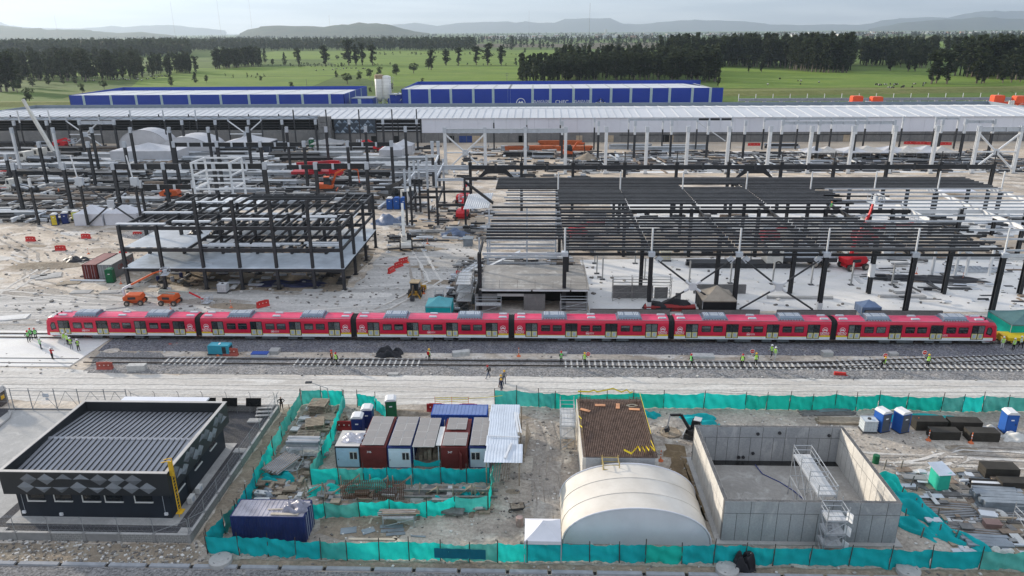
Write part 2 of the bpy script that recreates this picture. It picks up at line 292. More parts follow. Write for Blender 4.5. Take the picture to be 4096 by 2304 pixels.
# loose stones and crumbs of rubble over the whole works
def crumbs(name, n, box, s, m, seed):
 R_ = random.Random(seed); mb = MB()
 for _ in range(n):
  x, y = R_.uniform(box[0], box[1]), R_.uniform(box[2], box[3]); q = R_.uniform(*s); mb.obox((x, y, q*.25), (q*R_.uniform(.6, 1.8), q*R_.uniform(.6, 1.3), q*.6), R_.uniform(0, 3), R_.randrange(3))
 o = structure(name, mb, m); o['kind'] = 'stuff'; return o
STN = [mat('stone_dark', (.16, .15, .14), .9), mat('stone_mid', (.34, .32, .29), .9), mat('stone_pale', (.58, .56, .53), .9)]
crumbs('rubble_front', 2200, (-31, 48, 53, 82), (.05, .22), STN, 1); crumbs('rubble_middle', 1500, (-130, -11, 107, 170), (.1, .45), STN, 2); crumbs('rubble_strip', 700, (-80, 70, 91, 99), (.06, .25), STN, 3); crumbs('rubble_verge', 600, (-50, -30, 52.8, 56), (.05, .22), STN, 4); crumbs('rubble_floor', 260, (10, 110, 117, 148), (.1, .5), STN, 5)
# compound of the small dark building
sheet('compound_gravel', [(-80, 56.1), (-32.5, 56.1), (-32.5, 81.0), (-80, 81.0)], 0.016, GRAVEL_D)
sheet('compound_drive', [(-66.5, 56.2), (-52.6, 58.0), (-52.4, 73), (-54, 80.6), (-66.5, 80.6)], 0.026, CONC)
mb = MB().box(-51.5, -34.55, 58.2, 73.2, 0.0, 0.09); structure('building_apron', mb, CONC)
# wet and muddy patches round the excavation and in the store yard
ragged([(13.2, 62.5), (16.6, 60), (16.9, 71), (15.2, 72.5), (14.0, 68)], 0.020, WET, 'wet_patch', 0.5, 1.0)
ragged([(14.2, 71.5), (16.8, 71.5), (17.0, 73.8), (14.8, 74.2)], 0.024, WET, 'wet_patch_far', 0.3, 0.8)
ragged([(-21, 57.2), (-13, 56.6), (-12, 58.8), (-15, 60.2), (-21, 59.6)], 0.020, MUD, 'muddy_patch', 0.5, 1.0)
ragged([(-29.5, 57), (-24, 65), (-24.2, 76), (-29.6, 80)], 0.018, MUD, 'muddy_yard', 0.5, 1.5)
ragged([(-31.9, 56.5), (-30.2, 55), (-30.2, 82), (-31.9, 82)], 0.018, MUD, 'muddy_verge', 0.25, 1.2)
ragged([(-52, 52.7), (-31, 52.7), (-30.4, 54), (-32, 55.6), (-52, 55.3)], 0.010, MUD, 'muddy_strip', 0.3, 1.5)
ragged([(-31, 52.7), (48, 52.8), (48, 53.8), (-29, 53.6)], 0.022, MUD, 'verge_earth', 0.2, 1.2)
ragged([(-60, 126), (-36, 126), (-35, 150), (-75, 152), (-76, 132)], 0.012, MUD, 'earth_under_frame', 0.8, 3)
ragged([(-32, 160), (-12, 158), (-10, 185), (-30, 190)], 0.016, SAND, 'dug_earth', 0.8, 3)
ragged([(8, 149.5), (60, 149.5), (125, 149), (125, 166), (20, 167), (8, 160)], 0.010, SAND, 'dirt_bay', 0.5, 4)
# fields: sheets of different grass beyond the works, surveyed from their corners
def field(name, px, m, z):
 mb = MB().poly([(p.x, p.y, z) for p in (G(u, v) for u, v in px)]); return structure(name, mb, m)
field('field', [(330, 365), (1180, 352), (1300, 395), (250, 395)], GRASS_D, 0.0)
field('field.001', [(700, 275), (1340, 262), (2100, 262), (2090, 300), (1360, 300), (560, 316)], GRASS_B, 0.02)
field('field.002', [(560, 318), (1350, 303), (1250, 345), (520, 352)], GRASS_B, 0.04)
field('field.003', [(1420, 303), (2300, 266), (2250, 320), (2140, 345), (1560, 345)], GRASS_B, 0.06)
field('field.004', [(2860, 268), (3300, 290), (3720, 276), (4096, 300), (4096, 345), (2870, 355)], GRASS_B, 0.08)
field('field.005', [(2860, 356), (4096, 346), (4096, 362), (2880, 372)], GRASS_D, 0.10)
field('field.006', [(1100, 205), (2300, 200), (2300, 222), (1500, 240), (900, 236)], GRASS_B, 0.12)
field('field.007', [(1300, 242), (2280, 225), (2280, 260), (1350, 262)], GRASS_B, 0.14)
field('field.008', [(2300, 172), (2620, 170), (2800, 190), (2320, 196)], PLOUGH, 0.16)
field('field.009', [(3440, 148), (3820, 142), (3860, 160), (3500, 170)], GRASS_D, 0.18)
field('field.010', [(1800, 175), (2300, 176), (2300, 190), (1760, 190)], PLOUGH, 0.20)
field('field.011', [(0, 290), (300, 276), (620, 268), (560, 300), (0, 312)], GRASS_B, 0.22)
field('field.012', [(3540, 168), (4096, 165), (4096, 185), (3560, 190)], GRASS_B, 0.24)
# embankment between the pastures and the works
def bank(name, pts, h, w, m):
 mb = MB()
 for a, b in zip(pts, pts[1:]):
  a, b = Vector((*a, 0)), Vector((*b, 0)); n = 12
  for i in range(n):
   p, q = a.lerp(b, i/n), a.lerp(b, (i+1)/n)
   mb.add([(p.x, p.y-w, -0.05), (q.x, q.y-w, -0.05), (q.x, q.y-w*.3, h), (p.x, p.y-w*.3, h), (q.x, q.y+w*.3, h), (p.x, p.y+w*.3, h), (q.x, q.y+w, -0.05), (p.x, p.y+w, -0.05)],
       [(0, 1, 2, 3), (3, 2, 4, 5), (5, 4, 6, 7)])
 return structure(name, mb, m)
bank('embankment', [(112, 556), (180, 560), (300, 575), (460, 600)], 2.6, 14, GRASS_D)
bank('embankment_left', [(-560, 500), (-420, 498), (-290, 496)], 2.4, 12, GRASS_D)
# dirt mounds and spoil
def mound(name, c, rx, ry, h, m, n=14, seed=1):
 R = random.Random(seed); mb = MB(); k = 6
 P = [(c[0], c[1], h)]
 for j in range(1, k+1):
  for i in range(n):
   a = 2*pi*i/n; t = j/k; z = h*(1-t)**1.15*(1+R.uniform(-.18, .18)) if j < k else -0.02
   P.append((c[0]+rx*t*cos(a)*(1+R.uniform(-.12, .12)), c[1]+ry*t*sin(a)*(1+R.uniform(-.12, .12)), z))
 F = [(0, 1+i, 1+(i+1) % n) for i in range(n)]+[(1+(j-1)*n+i, 1+j*n+i, 1+j*n+(i+1) % n, 1+(j-1)*n+(i+1) % n) for j in range(1, k) for i in range(n)]
 mb.add(P, F); return structure(name, mb, m, True, 'structure')
mound('gravel_heap', (-91, 166), 8.0, 4.5, 2.0, BALLAST_L, seed=3); mound('spoil_heap', (-14.5, 178), 7, 4, 1.2, SAND, seed=5)
mound('spoil_heap.001', (18.5, 272), 5, 4, 2.6, MUD, seed=8); mound('spoil_heap.002', (112, 300), 9, 3, 1.6, SAND, seed=9)
mound('spoil_heap.003', (12.6, 79.5), 2.4, 1.2, 0.5, FORE, seed=10); mound('spoil_heap.004', (-17, 80.8), 6, 1.0, 0.5, MUD, seed=11)
mound('spoil_heap.005', (16.7, 79.3), 3, 1.6, 0.55, FORE, seed=12); mound('spoil_heap.006', (-128, 133), 9, 4, 0.7, DIRT, seed=13)
mound('spoil_heap.007', (-101, 141), 8, 3, 0.5, MUD, seed=14); mound('spoil_heap.008', (-63.5, 99), 1.5, 1, .25, DIRT, seed=15)
for i in range(34):
 x = -29+75*(i+rnd(0, .9))/34; mound('earth_bank' if i == 0 else 'earth_bank.%03d' % i, (x, 53.45), rnd(.8, 1.7), rnd(.25, .4), rnd(.08, .25), MUD, 9, i+40)
# excavated pit beside the small digger
mb = MB().lathe([(1.25, 0.16), (1.0, 0.2), (0.85, 0.05), (0.75, -0.02)], 14, (15.9, 76.6, 0)); structure('dug_hole', mb, MUD)
mb = MB().lathe([(0.86, 0.03), (0.0, 0.03)], 14, (15.9, 76.6, 0)); structure('dug_hole_bottom', mb, mat('hole_dark', (0.06, 0.045, 0.03), 1.0))  # flat near-black disc gives the hole its look of depth
# hills and far mountains
def ridge(name, px, dist, depth, m, z0=-5):
 """a range of hills: crest line surveyed from the skyline, slopes falling to front and back"""
 crest = []
 for (u0, v0), (u1, v1) in zip(px, px[1:]):
  n = max(1, int(abs(u1-u0)/22))
  for i in range(n): t = i/n; crest.append((u0+(u1-u0)*t, v0+(v1-v0)*t+rnd(-1.0, 1.0)))
 crest.append(px[-1]); mb = MB(); k = 6; P = []
 for u, v in crest:
  c = GZ(u, v, dist); h = max(c.z, 2)
  for j in range(k+1):
   t = j/k-0.62; f = max(0, 1-abs(t)/(0.62 if t < 0 else 0.38))
   P.append((c.x*(dist+t*depth)/dist, dist+t*depth+rnd(-.03, .03)*depth*(0 < j < k), z0+(h-z0)*(f**1.25)*(1 if abs(t) < .08 else 1+rnd(-.13, .13))))
 mb.add(P, [(i*(k+1)+j, (i+1)*(k+1)+j, (i+1)*(k+1)+j+1, i*(k+1)+j+1) for i in range(len(crest)-1) for j in range(k)])
 return structure(name, mb, m, True)
HILL = ground_mat('hill_scrub', (0.055, 0.075, 0.035), (0.08, 0.085, 0.045), (0.04, 0.055, 0.03), 0.003, 0.01, 0.05, speck=0.25, bump=0.3, bs=0.02)
ridge('hill', [(960, 130), (1000, 112), (1050, 98), (1100, 92), (1150, 95), (1220, 95), (1300, 101), (1340, 92), (1390, 90), (1430, 80), (1470, 84), (1510, 83), (1560, 92), (1610, 110), (1660, 122), (1720, 131)], 9000, 2600, HILL)
ridge('hill_left', [(-700, 100), (-300, 92), (-60, 90), (0, 92), (50, 97), (95, 104), (150, 106), (200, 112), (260, 112), (330, 112), (400, 120), (470, 128), (560, 124), (640, 132), (700, 140)], 9500, 2600, HILL)
ridge('mountains_left', [(-900, 70), (-200, 66), (0, 78), (45, 96), (120, 104), (250, 108), (380, 106), (440, 96), (500, 103), (560, 95), (680, 92), (780, 104), (900, 118)], 24000, 5000, HILL)
ridge('mountains', [(1480, 118), (1570, 92), (1660, 84), (1700, 90), (1750, 98), (1830, 84), (1920, 80), (2030, 78), (2060, 82), (2100, 78), (2160, 84), (2220, 84), (2260, 66), (2330, 63), (2440, 62), (2490, 88), (2560, 92), (2650, 80), (2780, 71), (2900, 74), (3000, 80), (3080, 92), (3220, 96), (3330, 92), (3450, 96), (3560, 88), (3700, 84)], 26000, 5000, HILL)
ridge('mountains_right', [(3340, 112), (3420, 98), (3500, 86), (3530, 74), (3600, 65), (3720, 58), (3800, 62), (3860, 44), (3930, 30), (4000, 32), (4096, 30), (4400, 22), (4900, 40)], 25000, 4500, HILL)
ridge('foothills_right', [(3480, 114), (3620, 84), (3700, 76), (3760, 70), (3850, 68), (3930, 58), (4020, 66), (4096, 68), (4500, 80)], 17000, 3400, HILL)
# common paints and metals
RED = mat('train_red', (0.60, 0.012, 0.05), 0.30, v=0.13, s=0.35, spec=0.5)
REDROOF = mat('train_roof_sheen', (0.70, 0.03, 0.11), 0.30, v=0.14, s=0.5, spec=0.75)  # brighter, pinker red: the sky's sheen on the roof put into colour
WHITE = mat('white_paint', (0.78, 0.79, 0.80), 0.45, v=0.05, s=0.7)
YELLOW = mat('yellow_paint', (0.75, 0.52, 0.02), 0.4, v=0.06)
BLACKP = mat('black_gloss', (0.012, 0.013, 0.014), 0.18, v=0.2, spec=0.5)
GLASSD = mat('dark_window_glass', (0.018, 0.022, 0.026), 0.06, v=0.3, s=1.5, spec=0.7)
RUBBER = mat('black_rubber', (0.02, 0.02, 0.022), 0.75, v=0.2, s=3)
STEELG = mat('grey_equipment', (0.22, 0.26, 0.32), 0.45, metal=0.3, v=0.12, s=2)
STEELL = mat('light_grey_equipment', (0.55, 0.58, 0.62), 0.4, metal=0.2, v=0.1, s=2)
UNDER = mat('underframe_grime', (0.055, 0.055, 0.06), 0.8, v=0.3, s=3)
RAILM = mat('rail_steel', (0.10, 0.085, 0.075), 0.5, metal=0.6, v=0.25, s=2)
SLEEPER = mat('sleeper_concrete', (0.50, 0.49, 0.47), 0.9, v=0.15, s=2)
BOARD = mat('door_board', (0.62, 0.55, 0.26), 0.6, v=0.12, s=2)
BOARDG = mat('door_board_pane', (0.40, 0.45, 0.55), 0.4, v=0.1, s=2)
def text_mesh(name, s, size, m):
 c = bpy.data.curves.new(name, 'FONT'); c.body = s; c.size = size; c.align_x = 'CENTER'; c.align_y = 'CENTER'; c.extrude = 0.004
 me = bake(bpy.data.objects.new(name, c)); me.name = name; bpy.data.curves.remove(c)
 me.materials.clear(); me.materials.append(m); return me
LOGOW = mat('logo_white', (0.85, 0.85, 0.85), 0.5, v=0.02)
def emblem(r, m=0):
 """ring with a twin-peaked M, drawn in the x-z plane facing -y"""
 mb = MB(); n = 28; w = r*0.13
 for i in range(n):
  a, b = 2*pi*i/n, 2*pi*(i+1)/n
  mb.add([(q*cos(t), 0, q*sin(t)) for q, t in ((r, a), (r, b), (r-w, b), (r-w, a))]+[(q*cos(t), .006, q*sin(t)) for q, t in ((r, a), (r, b), (r-w, b), (r-w, a))], [(0, 3, 2, 1), (0, 1, 5, 4)], m)
 e = r*0.80
 pk = [(-e*.98, -e*.42), (-e*.36, e*.52), (-e*.02, e*.10), (e*.36, e*.52), (e*.98, -e*.42), (e*.45, -e*.42), (e*.22, -e*.05), (-e*.02, -e*.42), (-e*.30, -e*.05), (-e*.52, -e*.42)]
 mb.prism([(x, 0, z) for x, z in pk][::-1], (0, 0.006, 0), m); return mb
TXT_M = text_mesh('metro_text', 'METRO', 0.40, LOGOW); TXT_B = text_mesh('bogota_text', 'BOGOTÁ', 0.29, LOGOW)
TXT_MS = text_mesh('metro_text_small', 'METRO', 0.20, LOGOW); TXT_BS = text_mesh('bogota_text_small', 'BOGOTÁ', 0.155, LOGOW)
EMB = emblem(0.40).mesh('emblem', LOGOW); EMBS = emblem(0.26).mesh('emblem_small', LOGOW)
# the red metro train
HW = 1.5; YC = 104.15; RTOP = 0.30
SIDE = [(-1.42, 0.91), (-1.5, 1.15), (-1.5, 3.30), (-1.46, 3.50), (-1.28, 3.80), (-0.9, 3.92), (0, 3.98)]
PROF = SIDE + [(-y, z) for y, z in SIDE[-2::-1]]
def shell(mb, x0, x1, sub=1, mi_side=0, mi_roof=1):
 n = len(PROF)
 P = [(x, y, z) for x in (x0, x1) for y, z in PROF]; F = []; M = []
 for i in range(n-1):
  mb.add([P[i], P[i+1], P[n+i+1], P[n+i]], [(0, 3, 2, 1)], mi_roof if 4 <= i <= n-6 else mi_side)
 mb.add([P[0], P[n-1], P[2*n-1], P[n]], [(0, 1, 2, 3)], mi_side)
def rrect(x0, x1, z0, z1, r=0.12, n=3):
 o = []
 for cx, cz, a in ((x1-r, z0+r, -pi/2), (x1-r, z1-r, 0), (x0+r, z1-r, pi/2), (x0+r, z0+r, pi)):
  o += [(cx+r*cos(a+pi/2*i/n), cz+r*sin(a+pi/2*i/n)) for i in range(n+1)]
 return o
def plate(mb, pts, y, th, mi=0):
 s = 1 if y > 0 else -1
 q = [(x, y, z) for x, z in pts]; q = q if s < 0 else q[::-1]
 mb.prism(q[::-1], (0, s*th, 0), mi)
PANES = [GLASSD, GLASSD, mat('pane_seat_glimpse', (.05, .055, .06), .06, v=.5, s=4, spec=.7), mat('pane_lining_glimpse', (.13, .14, .14), .08, v=.5, s=5, spec=.7)]
DOORX = [-8.97, -2.98, 3.02, 9.04]; WINX = [-6.85, -5.1, -0.86, 0.88, 5.13, 6.9]
def make_window(T, x, s, w=1.38, z0=2.06, z1=3.06):
 mb = MB(); plate(mb, rrect(x-w/2, x+w/2, z0, z1), s*1.5, 0.02); f = part(T, 'window', mb, BLACKP)
 mb = MB(); plate(mb, rrect(x-w/2+.09, x+w/2-.09, z0+.09, z0+.60, .06), s*1.521, 0.008); part(f, 'pane', mb, random.choice(PANES))
 mb = MB(); plate(mb, rrect(x-w/2+.09, x+w/2-.09, z0+.66, z1-.09, .06), s*1.521, 0.008); part(f, 'pane', mb, random.choice(PANES))
 mb = MB().box(x-w/2+.09, x+w/2-.09, min(s*1.52, s*1.545), max(s*1.52, s*1.545), z0+.60, z0+.66); part(f, 'transom', mb, mat('window_bar', (.12, .12, .12), .5))
def make_door(T, x, s, curved=False):
 mb = MB(); plate(mb, rrect(x-.92, x+.92, 1.10, 3.36, .1), s*1.5, 0.02); d = part(T, 'door', mb, BLACKP)
 for k in (-1, 1):
  a, b = sorted((x+k*.06, x+k*.82))
  mb = MB(); plate(mb, rrect(a, b, 2.12, 3.25, .08), s*1.521, 0.008); part(d, 'pane', mb, random.choice(PANES))
  mb = MB(); plate(mb, [(a, 1.17), (b, 1.17), (b, 2.04), (a, 2.04)], s*1.521, 0.02); part(d, 'board', mb, BOARD)
  mb = MB(); plate(mb, [(a+.17, 1.35), (b-.17, 1.35), (b-.17, 1.90), (a+.17, 1.90)], s*1.542, 0.008); part(d, 'paper', mb, BOARDG)
def make_bogie(T, x):
 mb = MB()
 for s in (-1, 1):
  mb.prism([(x-1.6, s*1.05, .72), (x-1.2, s*1.05, .52), (x+1.2, s*1.05, .52), (x+1.6, s*1.05, .72), (x+1.3, s*1.05, .84), (x+.6, s*1.05, .7), (x-.6, s*1.05, .7), (x-1.3, s*1.05, .84)], (0, s*.16, 0))
  mb.box(x-.4, x+.4, s*1.0-.1, s*1.0+.1, .55, .9)
 mb.box(x-.3, x+.3, -1.0, 1.0, .5, .85); b = part(T, 'bogie', mb, UNDER)
 for k in (-1.1, 1.1):
  for s in (-1, 1):
   mb = MB().tube((x+k, s*.70, .70), (x+k, s*.84, .70), .40, 16); part(b, 'wheel', mb, UNDER)
  mb = MB().tube((x+k, -.7, .70), (x+k, .7, .70), .08, 8); part(b, 'axle', mb, UNDER)
def make_ac(T, x):
 L0, L1 = x-1.65, x+1.65
 mb = MB(); pr = [(-1.12, 3.95), (-1.05, 4.22), (-.75, 4.40), (.75, 4.40), (1.05, 4.22), (1.12, 3.95)]
 P = [(q, y, z) for q in (L0, L1) for y, z in pr]; n = 6
 mb.add(P, [(i, (i+1) % n, n+(i+1) % n, n+i) for i in range(n)]+[tuple(range(n))[::-1], tuple(range(n, 2*n))]); a = part(T, 'roof_cooling_unit', mb, STEELG)
 for k in range(3):
  for e in (L0+.12, L1-.12-.75):
   mb = MB().box(e+k*.25, e+k*.25+.13, -.68, .68, 4.40, 4.425); part(a, 'grille', mb, STEELL)
 for k in range(4):
  mb = MB().box(L0+1.05, L1-1.05, -.6+k*.34, -.6+k*.34+.2, 4.40, 4.425); part(a, 'louvre', mb, STEELL)
 for k in range(8):
  for s in (-1, 1):
   mb = MB().box(L0+.15+k*.4, L0+.32+k*.4, min(s*1.1, s*1.2), max(s*1.1, s*1.2), 3.9, 3.98); part(a, 'bracket', mb, STEELL)
 mb = MB().box(L0-.25, L0-.05, -1.2, 1.2, 3.86, 3.99); mb.box(L1+.05, L1+.25, -1.2, 1.2, 3.86, 3.99); part(T, 'roof_strip', mb, STEELG)
def metro_car(label, cx, end):
 """end: 0 middle car, -1 cab at the low-x end, 1 cab at the high-x end"""
 T = thing('metro_car', label, 'train car', (cx, YC, 0.0), 0, 'cars of the red train')
 xa, xb = -11.56, 11.56
 sa, sb = (xa if end != -1 else -9.9), (xb if end != 1 else 9.9)
 mb = MB(); shell(mb, sa, sb)
 for x, e in ((sa, end == -1), (sb, end == 1)):
  if not e:
   q = [(x, y, z) for y, z in PROF]; mb.poly(q if x > 0 else q[::-1], 0)
 body = part(T, 'body', mb, [RED, REDROOF], False)
 if end:
  # rounded cab: loft of shrinking sections towards the nose
  s = end; mb = MB(); n = len(PROF); secs = [(9.9, 1.0, 0.0, 1.0), (10.7, .985, 0.0, 1.0), (11.3, .955, .02, .985), (11.8, .90, .06, .95), (12.1, .80, .14, .88), (12.25, .66, .24, .78)]
  zt = 3.98; P = []
  for X, wy, zb, zs in secs:
   for y, z in PROF:
    t = (z-.91)/(zt-.91); lean = 1.15*max(0, t-.42)**1.4*(X-9.9)/2.35
    P.append((s*(X-lean), y*wy, .91-0.12*(X > 10)*(1-t)+(z-.91)*zs))
  for j in range(len(secs)-1):
   for i in range(n-1):
    f = (j*n+i, j*n+i+1, (j+1)*n+i+1, (j+1)*n+i); mid = 4 <= i <= n-6
    mb.add([P[k] for k in f], [(0, 1, 2, 3) if s < 0 else (3, 2, 1, 0)], (2 if mid and j >= 1 else 1 if mid else 0))
   mb.add([P[j*n], P[j*n+n-1], P[(j+1)*n+n-1], P[(j+1)*n]], [(0, 1, 2, 3)], 0)
  q = P[-n:]; mb.poly(q if s > 0 else q[::-1], 3)
  part(T, 'cab', mb, [RED, REDROOF, mat('cab_roof_grey', (.42, .42, .43) if s < 0 else (.07, .07, .075), .35), BLACKP] if s < 0 else [RED, REDROOF, mat('cab_roof_dark', (.07, .07, .075), .4), BLACKP], True)
  for sy in (-1, 1):
   mb = MB(); pts = [(s*10.25, 2.0), (s*11.05, 1.75), (s*11.15, 2.5), (s*10.85, 3.05), (s*10.35, 3.05)]; y = sy*1.475
   q = [(x, y, z) for x, z in pts]; mb.prism(q, (0, sy*.03, 0)); w = part(T, 'cab_window', mb, BLACKP)
   mb = MB(); pts = [(s*10.38, 2.14), (s*10.95, 1.96), (s*11.02, 2.5), (s*10.78, 2.93), (s*10.45, 2.93)]; mb.prism([(x, sy*1.506, z) for x, z in pts], (0, sy*.012, 0)); part(w, 'pane', mb, mat('cab_glass', (.09, .10, .10), .08, spec=.7))
  mb = MB().prism([(s*9.9, -1.36, .95), (s*11.7, -1.2, .95), (s*11.2, -1.15, .50), (s*10.2, -1.3, .45)], (0, .1, 0)); mb.prism([(s*9.9, 1.26, .95), (s*11.7, 1.1, .95), (s*11.2, 1.05, .50), (s*10.2, 1.2, .45)], (0, .1, 0)); mb.box(min(s*11.0, s*11.3), max(s*11.0, s*11.3), -1.1, 1.1, .45, .9); part(T, 'skirt', mb, mat('skirt_grey', (.36, .37, .38), .5))
  mb = MB().box(min(s*12.0, s*12.5), max(s*12.0, s*12.5), -.15, .15, .75, 1.0); part(T, 'coupler', mb, UNDER)
  for sy in (-.55, .55):
   mb = MB().lathe([(.12, 3.93), (.12, 4.08), (.06, 4.14)], 8, (s*9.95+s*.35, sy, 0)); part(T, 'antenna', mb, BLACKP)
 for s in (-1, 1):
  lo, hi = (sa if end != -1 else -11.4), (sb if end != 1 else 11.4)
  # white sill band and yellow line, broken at the doors
  edges = [lo]
  for d in DOORX: edges += [d-.93, d+.93]
  edges.append(hi)
  for a, b in zip(edges[::2], edges[1::2]):
   mb = MB(); plate(mb, [(a, .94), (b, .94), (b, 1.36), (a, 1.36)], s*1.503, .008); part(T, 'white_band', mb, WHITE)
   mb = MB(); plate(mb, [(a, 1.362), (b, 1.362), (b, 1.43), (a, 1.43)], s*1.503, .008); part(T, 'yellow_line', mb, YELLOW)
  mb = MB(); plate(mb, [(lo, .93), (hi, .93), (hi, 1.085), (lo, 1.085)], s*1.507, .008); part(T, 'sill_band', mb, WHITE)
  for e, x in ((-1, xa), (1, xb)):
   if end != e:
    mb = MB(); plate(mb, [(x, 1.432), (x-e*1.75, 1.432), (x-e*1.3, 1.63), (x, 1.63)] if e > 0 else [(x, 1.432), (x+1.75, 1.432), (x+1.3, 1.63), (x, 1.63)], s*1.503, .008); part(T, 'yellow_flash', mb, YELLOW)
    lx = x-e*.82
    for me, dz in ((EMB, 2.50), (TXT_M, 1.98), (TXT_B, 1.76)):
     o = link('logo', me, T, (lx, s*1.512, dz), 0 if s < 0 else pi)
     if me is not EMB: o.rotation_euler = (pi/2, 0, 0 if s < 0 else pi)
  for me, dx, dz in ((EMBS, -.42, 1.74), (TXT_MS, .22, 1.80), (TXT_BS, .22, 1.64)):
   o = link('logo', me, T, ((-.1 if end == 0 else (-5.6 if end < 0 else 4.2))+dx*(-s), s*1.512, dz), 0 if s < 0 else pi)
   if me is not EMBS: o.rotation_euler = (pi/2, 0, 0 if s < 0 else pi)
  for d in DOORX: make_door(T, d, s)
  for w in WINX: make_window(T, w, s)
 mb = MB()
 for s in (-1, 1): mb.box(sa, sb, min(s*1.27, s*1.33), max(s*1.27, s*1.33), 3.80, 3.84)
 part(T, 'gutter', mb, mat('gutter_grey', (.42, .30, .33), .5))
 for x in (-5.55, 5.7): make_ac(T, x)
 for x in (-10.55, 0.05, 10.68):
  if (end == -1 and x < -9) : x = -9.3
  if (end == 1 and x > 9): x = 9.3
  for y in (-.72, .62):
   mb = MB().prism([(x-.62, y-.2, 3.93), (x+.62, y-.2, 3.93), (x+.55, y-.17, 4.10), (x-.55, y-.17, 4.10)], (0, .4, 0)); part(T, 'roof_vent', mb, STEELL)
 for x in (-8.2, 8.2): make_bogie(T, x)
 for x, w in ((-4.2, 1.6), (-1.2, 2.4), (2.4, 1.4), (4.8, 1.8)):
  mb = MB().box(x-w/2, x+w/2, -1.25, 1.25, .42, .92); part(T, 'equipment_box', mb, mat('equipment_grey', (.13, .14, .15), .6))
 if end != 1:
  mb = MB(); k = 7
  for i in range(k):
   x = 11.57+i*.125; g = .10 if i % 2 else 0.0
   P = [(q, y*(.955-g*.35), .95+(z-.91)*(.962-g*.3)) for q in (x, x+.125) for y, z in PROF]; n = len(PROF)
   mb.add(P, [(j, n+j, n+j+1, j+1) for j in range(n-1)]+[tuple(range(n)), tuple(range(n, 2*n))[::-1]])
  part(T, 'gangway_bellows', mb, RUBBER)
 return T
CX = [8.28+24.03*(i-3) for i in range(6)]
LBL = ['leading red metro car with grey cab roof standing on the concrete apron', 'second red metro car behind the grey-roofed cab car',
    'third red metro car, in front of the teal tent and yellow digger', 'fourth red metro car, in front of the grey block-walled room',
    'fifth red metro car, in front of the tan tent and crossed braces', 'last red metro car with dark cab roof beside the yellow buffer wagon']
for i in range(6): metro_car(LBL[i], CX[i], -1 if i == 0 else 1 if i == 5 else 0)
# tracks
RPRO = [(-.075, 0), (.075, 0), (.02, .03), (.02, .11), (.036, .12), (.036, .15), (-.036, .15), (-.036, .12), (-.02, .11), (-.02, .03)]
def rail(T, pts, z):
 mb = MB()
 for a, b in zip(pts, pts[1:]): mb.sweep((a[0], a[1], z), (b[0], b[1], z), RPRO)
 return part(T, 'rail', mb, RAILM)
SLP = MB(); SLP.prism([(-.14, -1.25, 0), (.14, -1.25, 0), (.11, -1.25, .2), (-.11, -1.25, .2)], (0, 2.5, 0)); SLP_ME = SLP.mesh('sleeper', SLEEPER)
def sleepers(T, x0, x1, fy, z, step=0.62, me=None, fr=None, spy=1.0):
 x = x0
 while x < x1:
  o = link('sleeper', me or SLP_ME, T, (x, fy(x), z))
  if fr: o.rotation_euler = (0, 0, fr(x))
  if spy != 1: o.scale = (1, spy, 1)
  x += step
DSLP = SLP.mesh('sleeper_dusty', mat('sleeper_dusty', (.20, .195, .19), .95, v=.25, s=2))
T = thing('railway_track', 'long track on dark ballast under the red train', 'railway track', (0, 104.15, 0))
for y in (-.76, .76): rail(T, [(-110, y), (100, y)], .145)
sleepers(T, -65.5, 78, lambda x: 0, -.02, 0.85, DSLP)
T = thing('railway_track', 'siding track with white sleepers laid in gravel before the train', 'railway track', (0, 95.05, 0))
for y in (-.78, .78): rail(T, [(-65.2, y), (100, y)], .22)
for y in (-.78, .78): rail(T, [(-110, y), (-66.8, y)], .03)
for a, b in ((-53.4, -44.2), (-34.4, -16.5), (4.2, 76)): sleepers(T, a, b, lambda x: 0, .09, 0.84)
T = thing('railway_track', 'turnout track curving away from the siding towards the yellow wagon', 'railway track', (0, 95.05, 0))
def tx(x): return 0.0 if x < 31 else min(0.0035*(x-31)**2, 0.10*(x-31)-.7) if x > 45 else 0.0035*(x-31)**2
def tsl(x): return (tx(x+.5)-tx(x-.5))
for y in (-.78, .78): rail(T, [(31+i*1.5, tx(31+i*1.5)+y*1.0) for i in range(38)], .225)
sleepers(T, 43, 78, lambda x: tx(x)+(.25 if x < 56 else 0), .09, 0.84, None, lambda x: tsl(x))
# trackside odds and ends
def obj(name, mb, m, label, cat, loc, rz=0, group=None, smooth=False): return single(name, mb, m, label, cat, loc, rz, group, smooth)
def sleeper_stack(label, loc, rz, n, k, L=2.5):
 T = thing('sleeper_stack', label, 'sleepers', loc, rz, 'stacks of concrete sleepers')
 for j in range(n):
  for i in range(k):
   mb = MB().prism([(-L/2, -.13, 0), (L/2, -.13, 0), (L/2, -.1, .22), (-L/2, -.1, .22)], (0, .26, 0)); o = part(T, 'sleeper', mb, SLEEPER)
   o.location = (rnd(-.04, .04), (i-(k-1)/2)*.30, j*.25)
sleeper_stack('stack of concrete sleepers beside the faded red barrier', (-62.0+5.8, 92.2, 0), .06, 4, 3)
sleeper_stack('tilted pile of concrete sleepers in front of the third car', (-11.0, 98.1, 0), .28, 3, 3)
sleeper_stack('low pile of concrete sleepers in front of the fifth car', (24.1, 97.9, 0), -.05, 2, 4, 3.2)
mb = MB().box(-.75, .75, -.5, .5, 0, .75); obj('concrete_block', mb, CONC, 'large concrete cube beside two workers in yellow-green vests', 'concrete block', (42.2, 98.9, 0), .1)
mb = MB().box(-.65, .65, -.4, .4, 0, .4); obj('concrete_block', mb, CONC, 'small pale concrete slab block in ballast before the last car', 'concrete block', (51.9, 99.4, 0), .05)
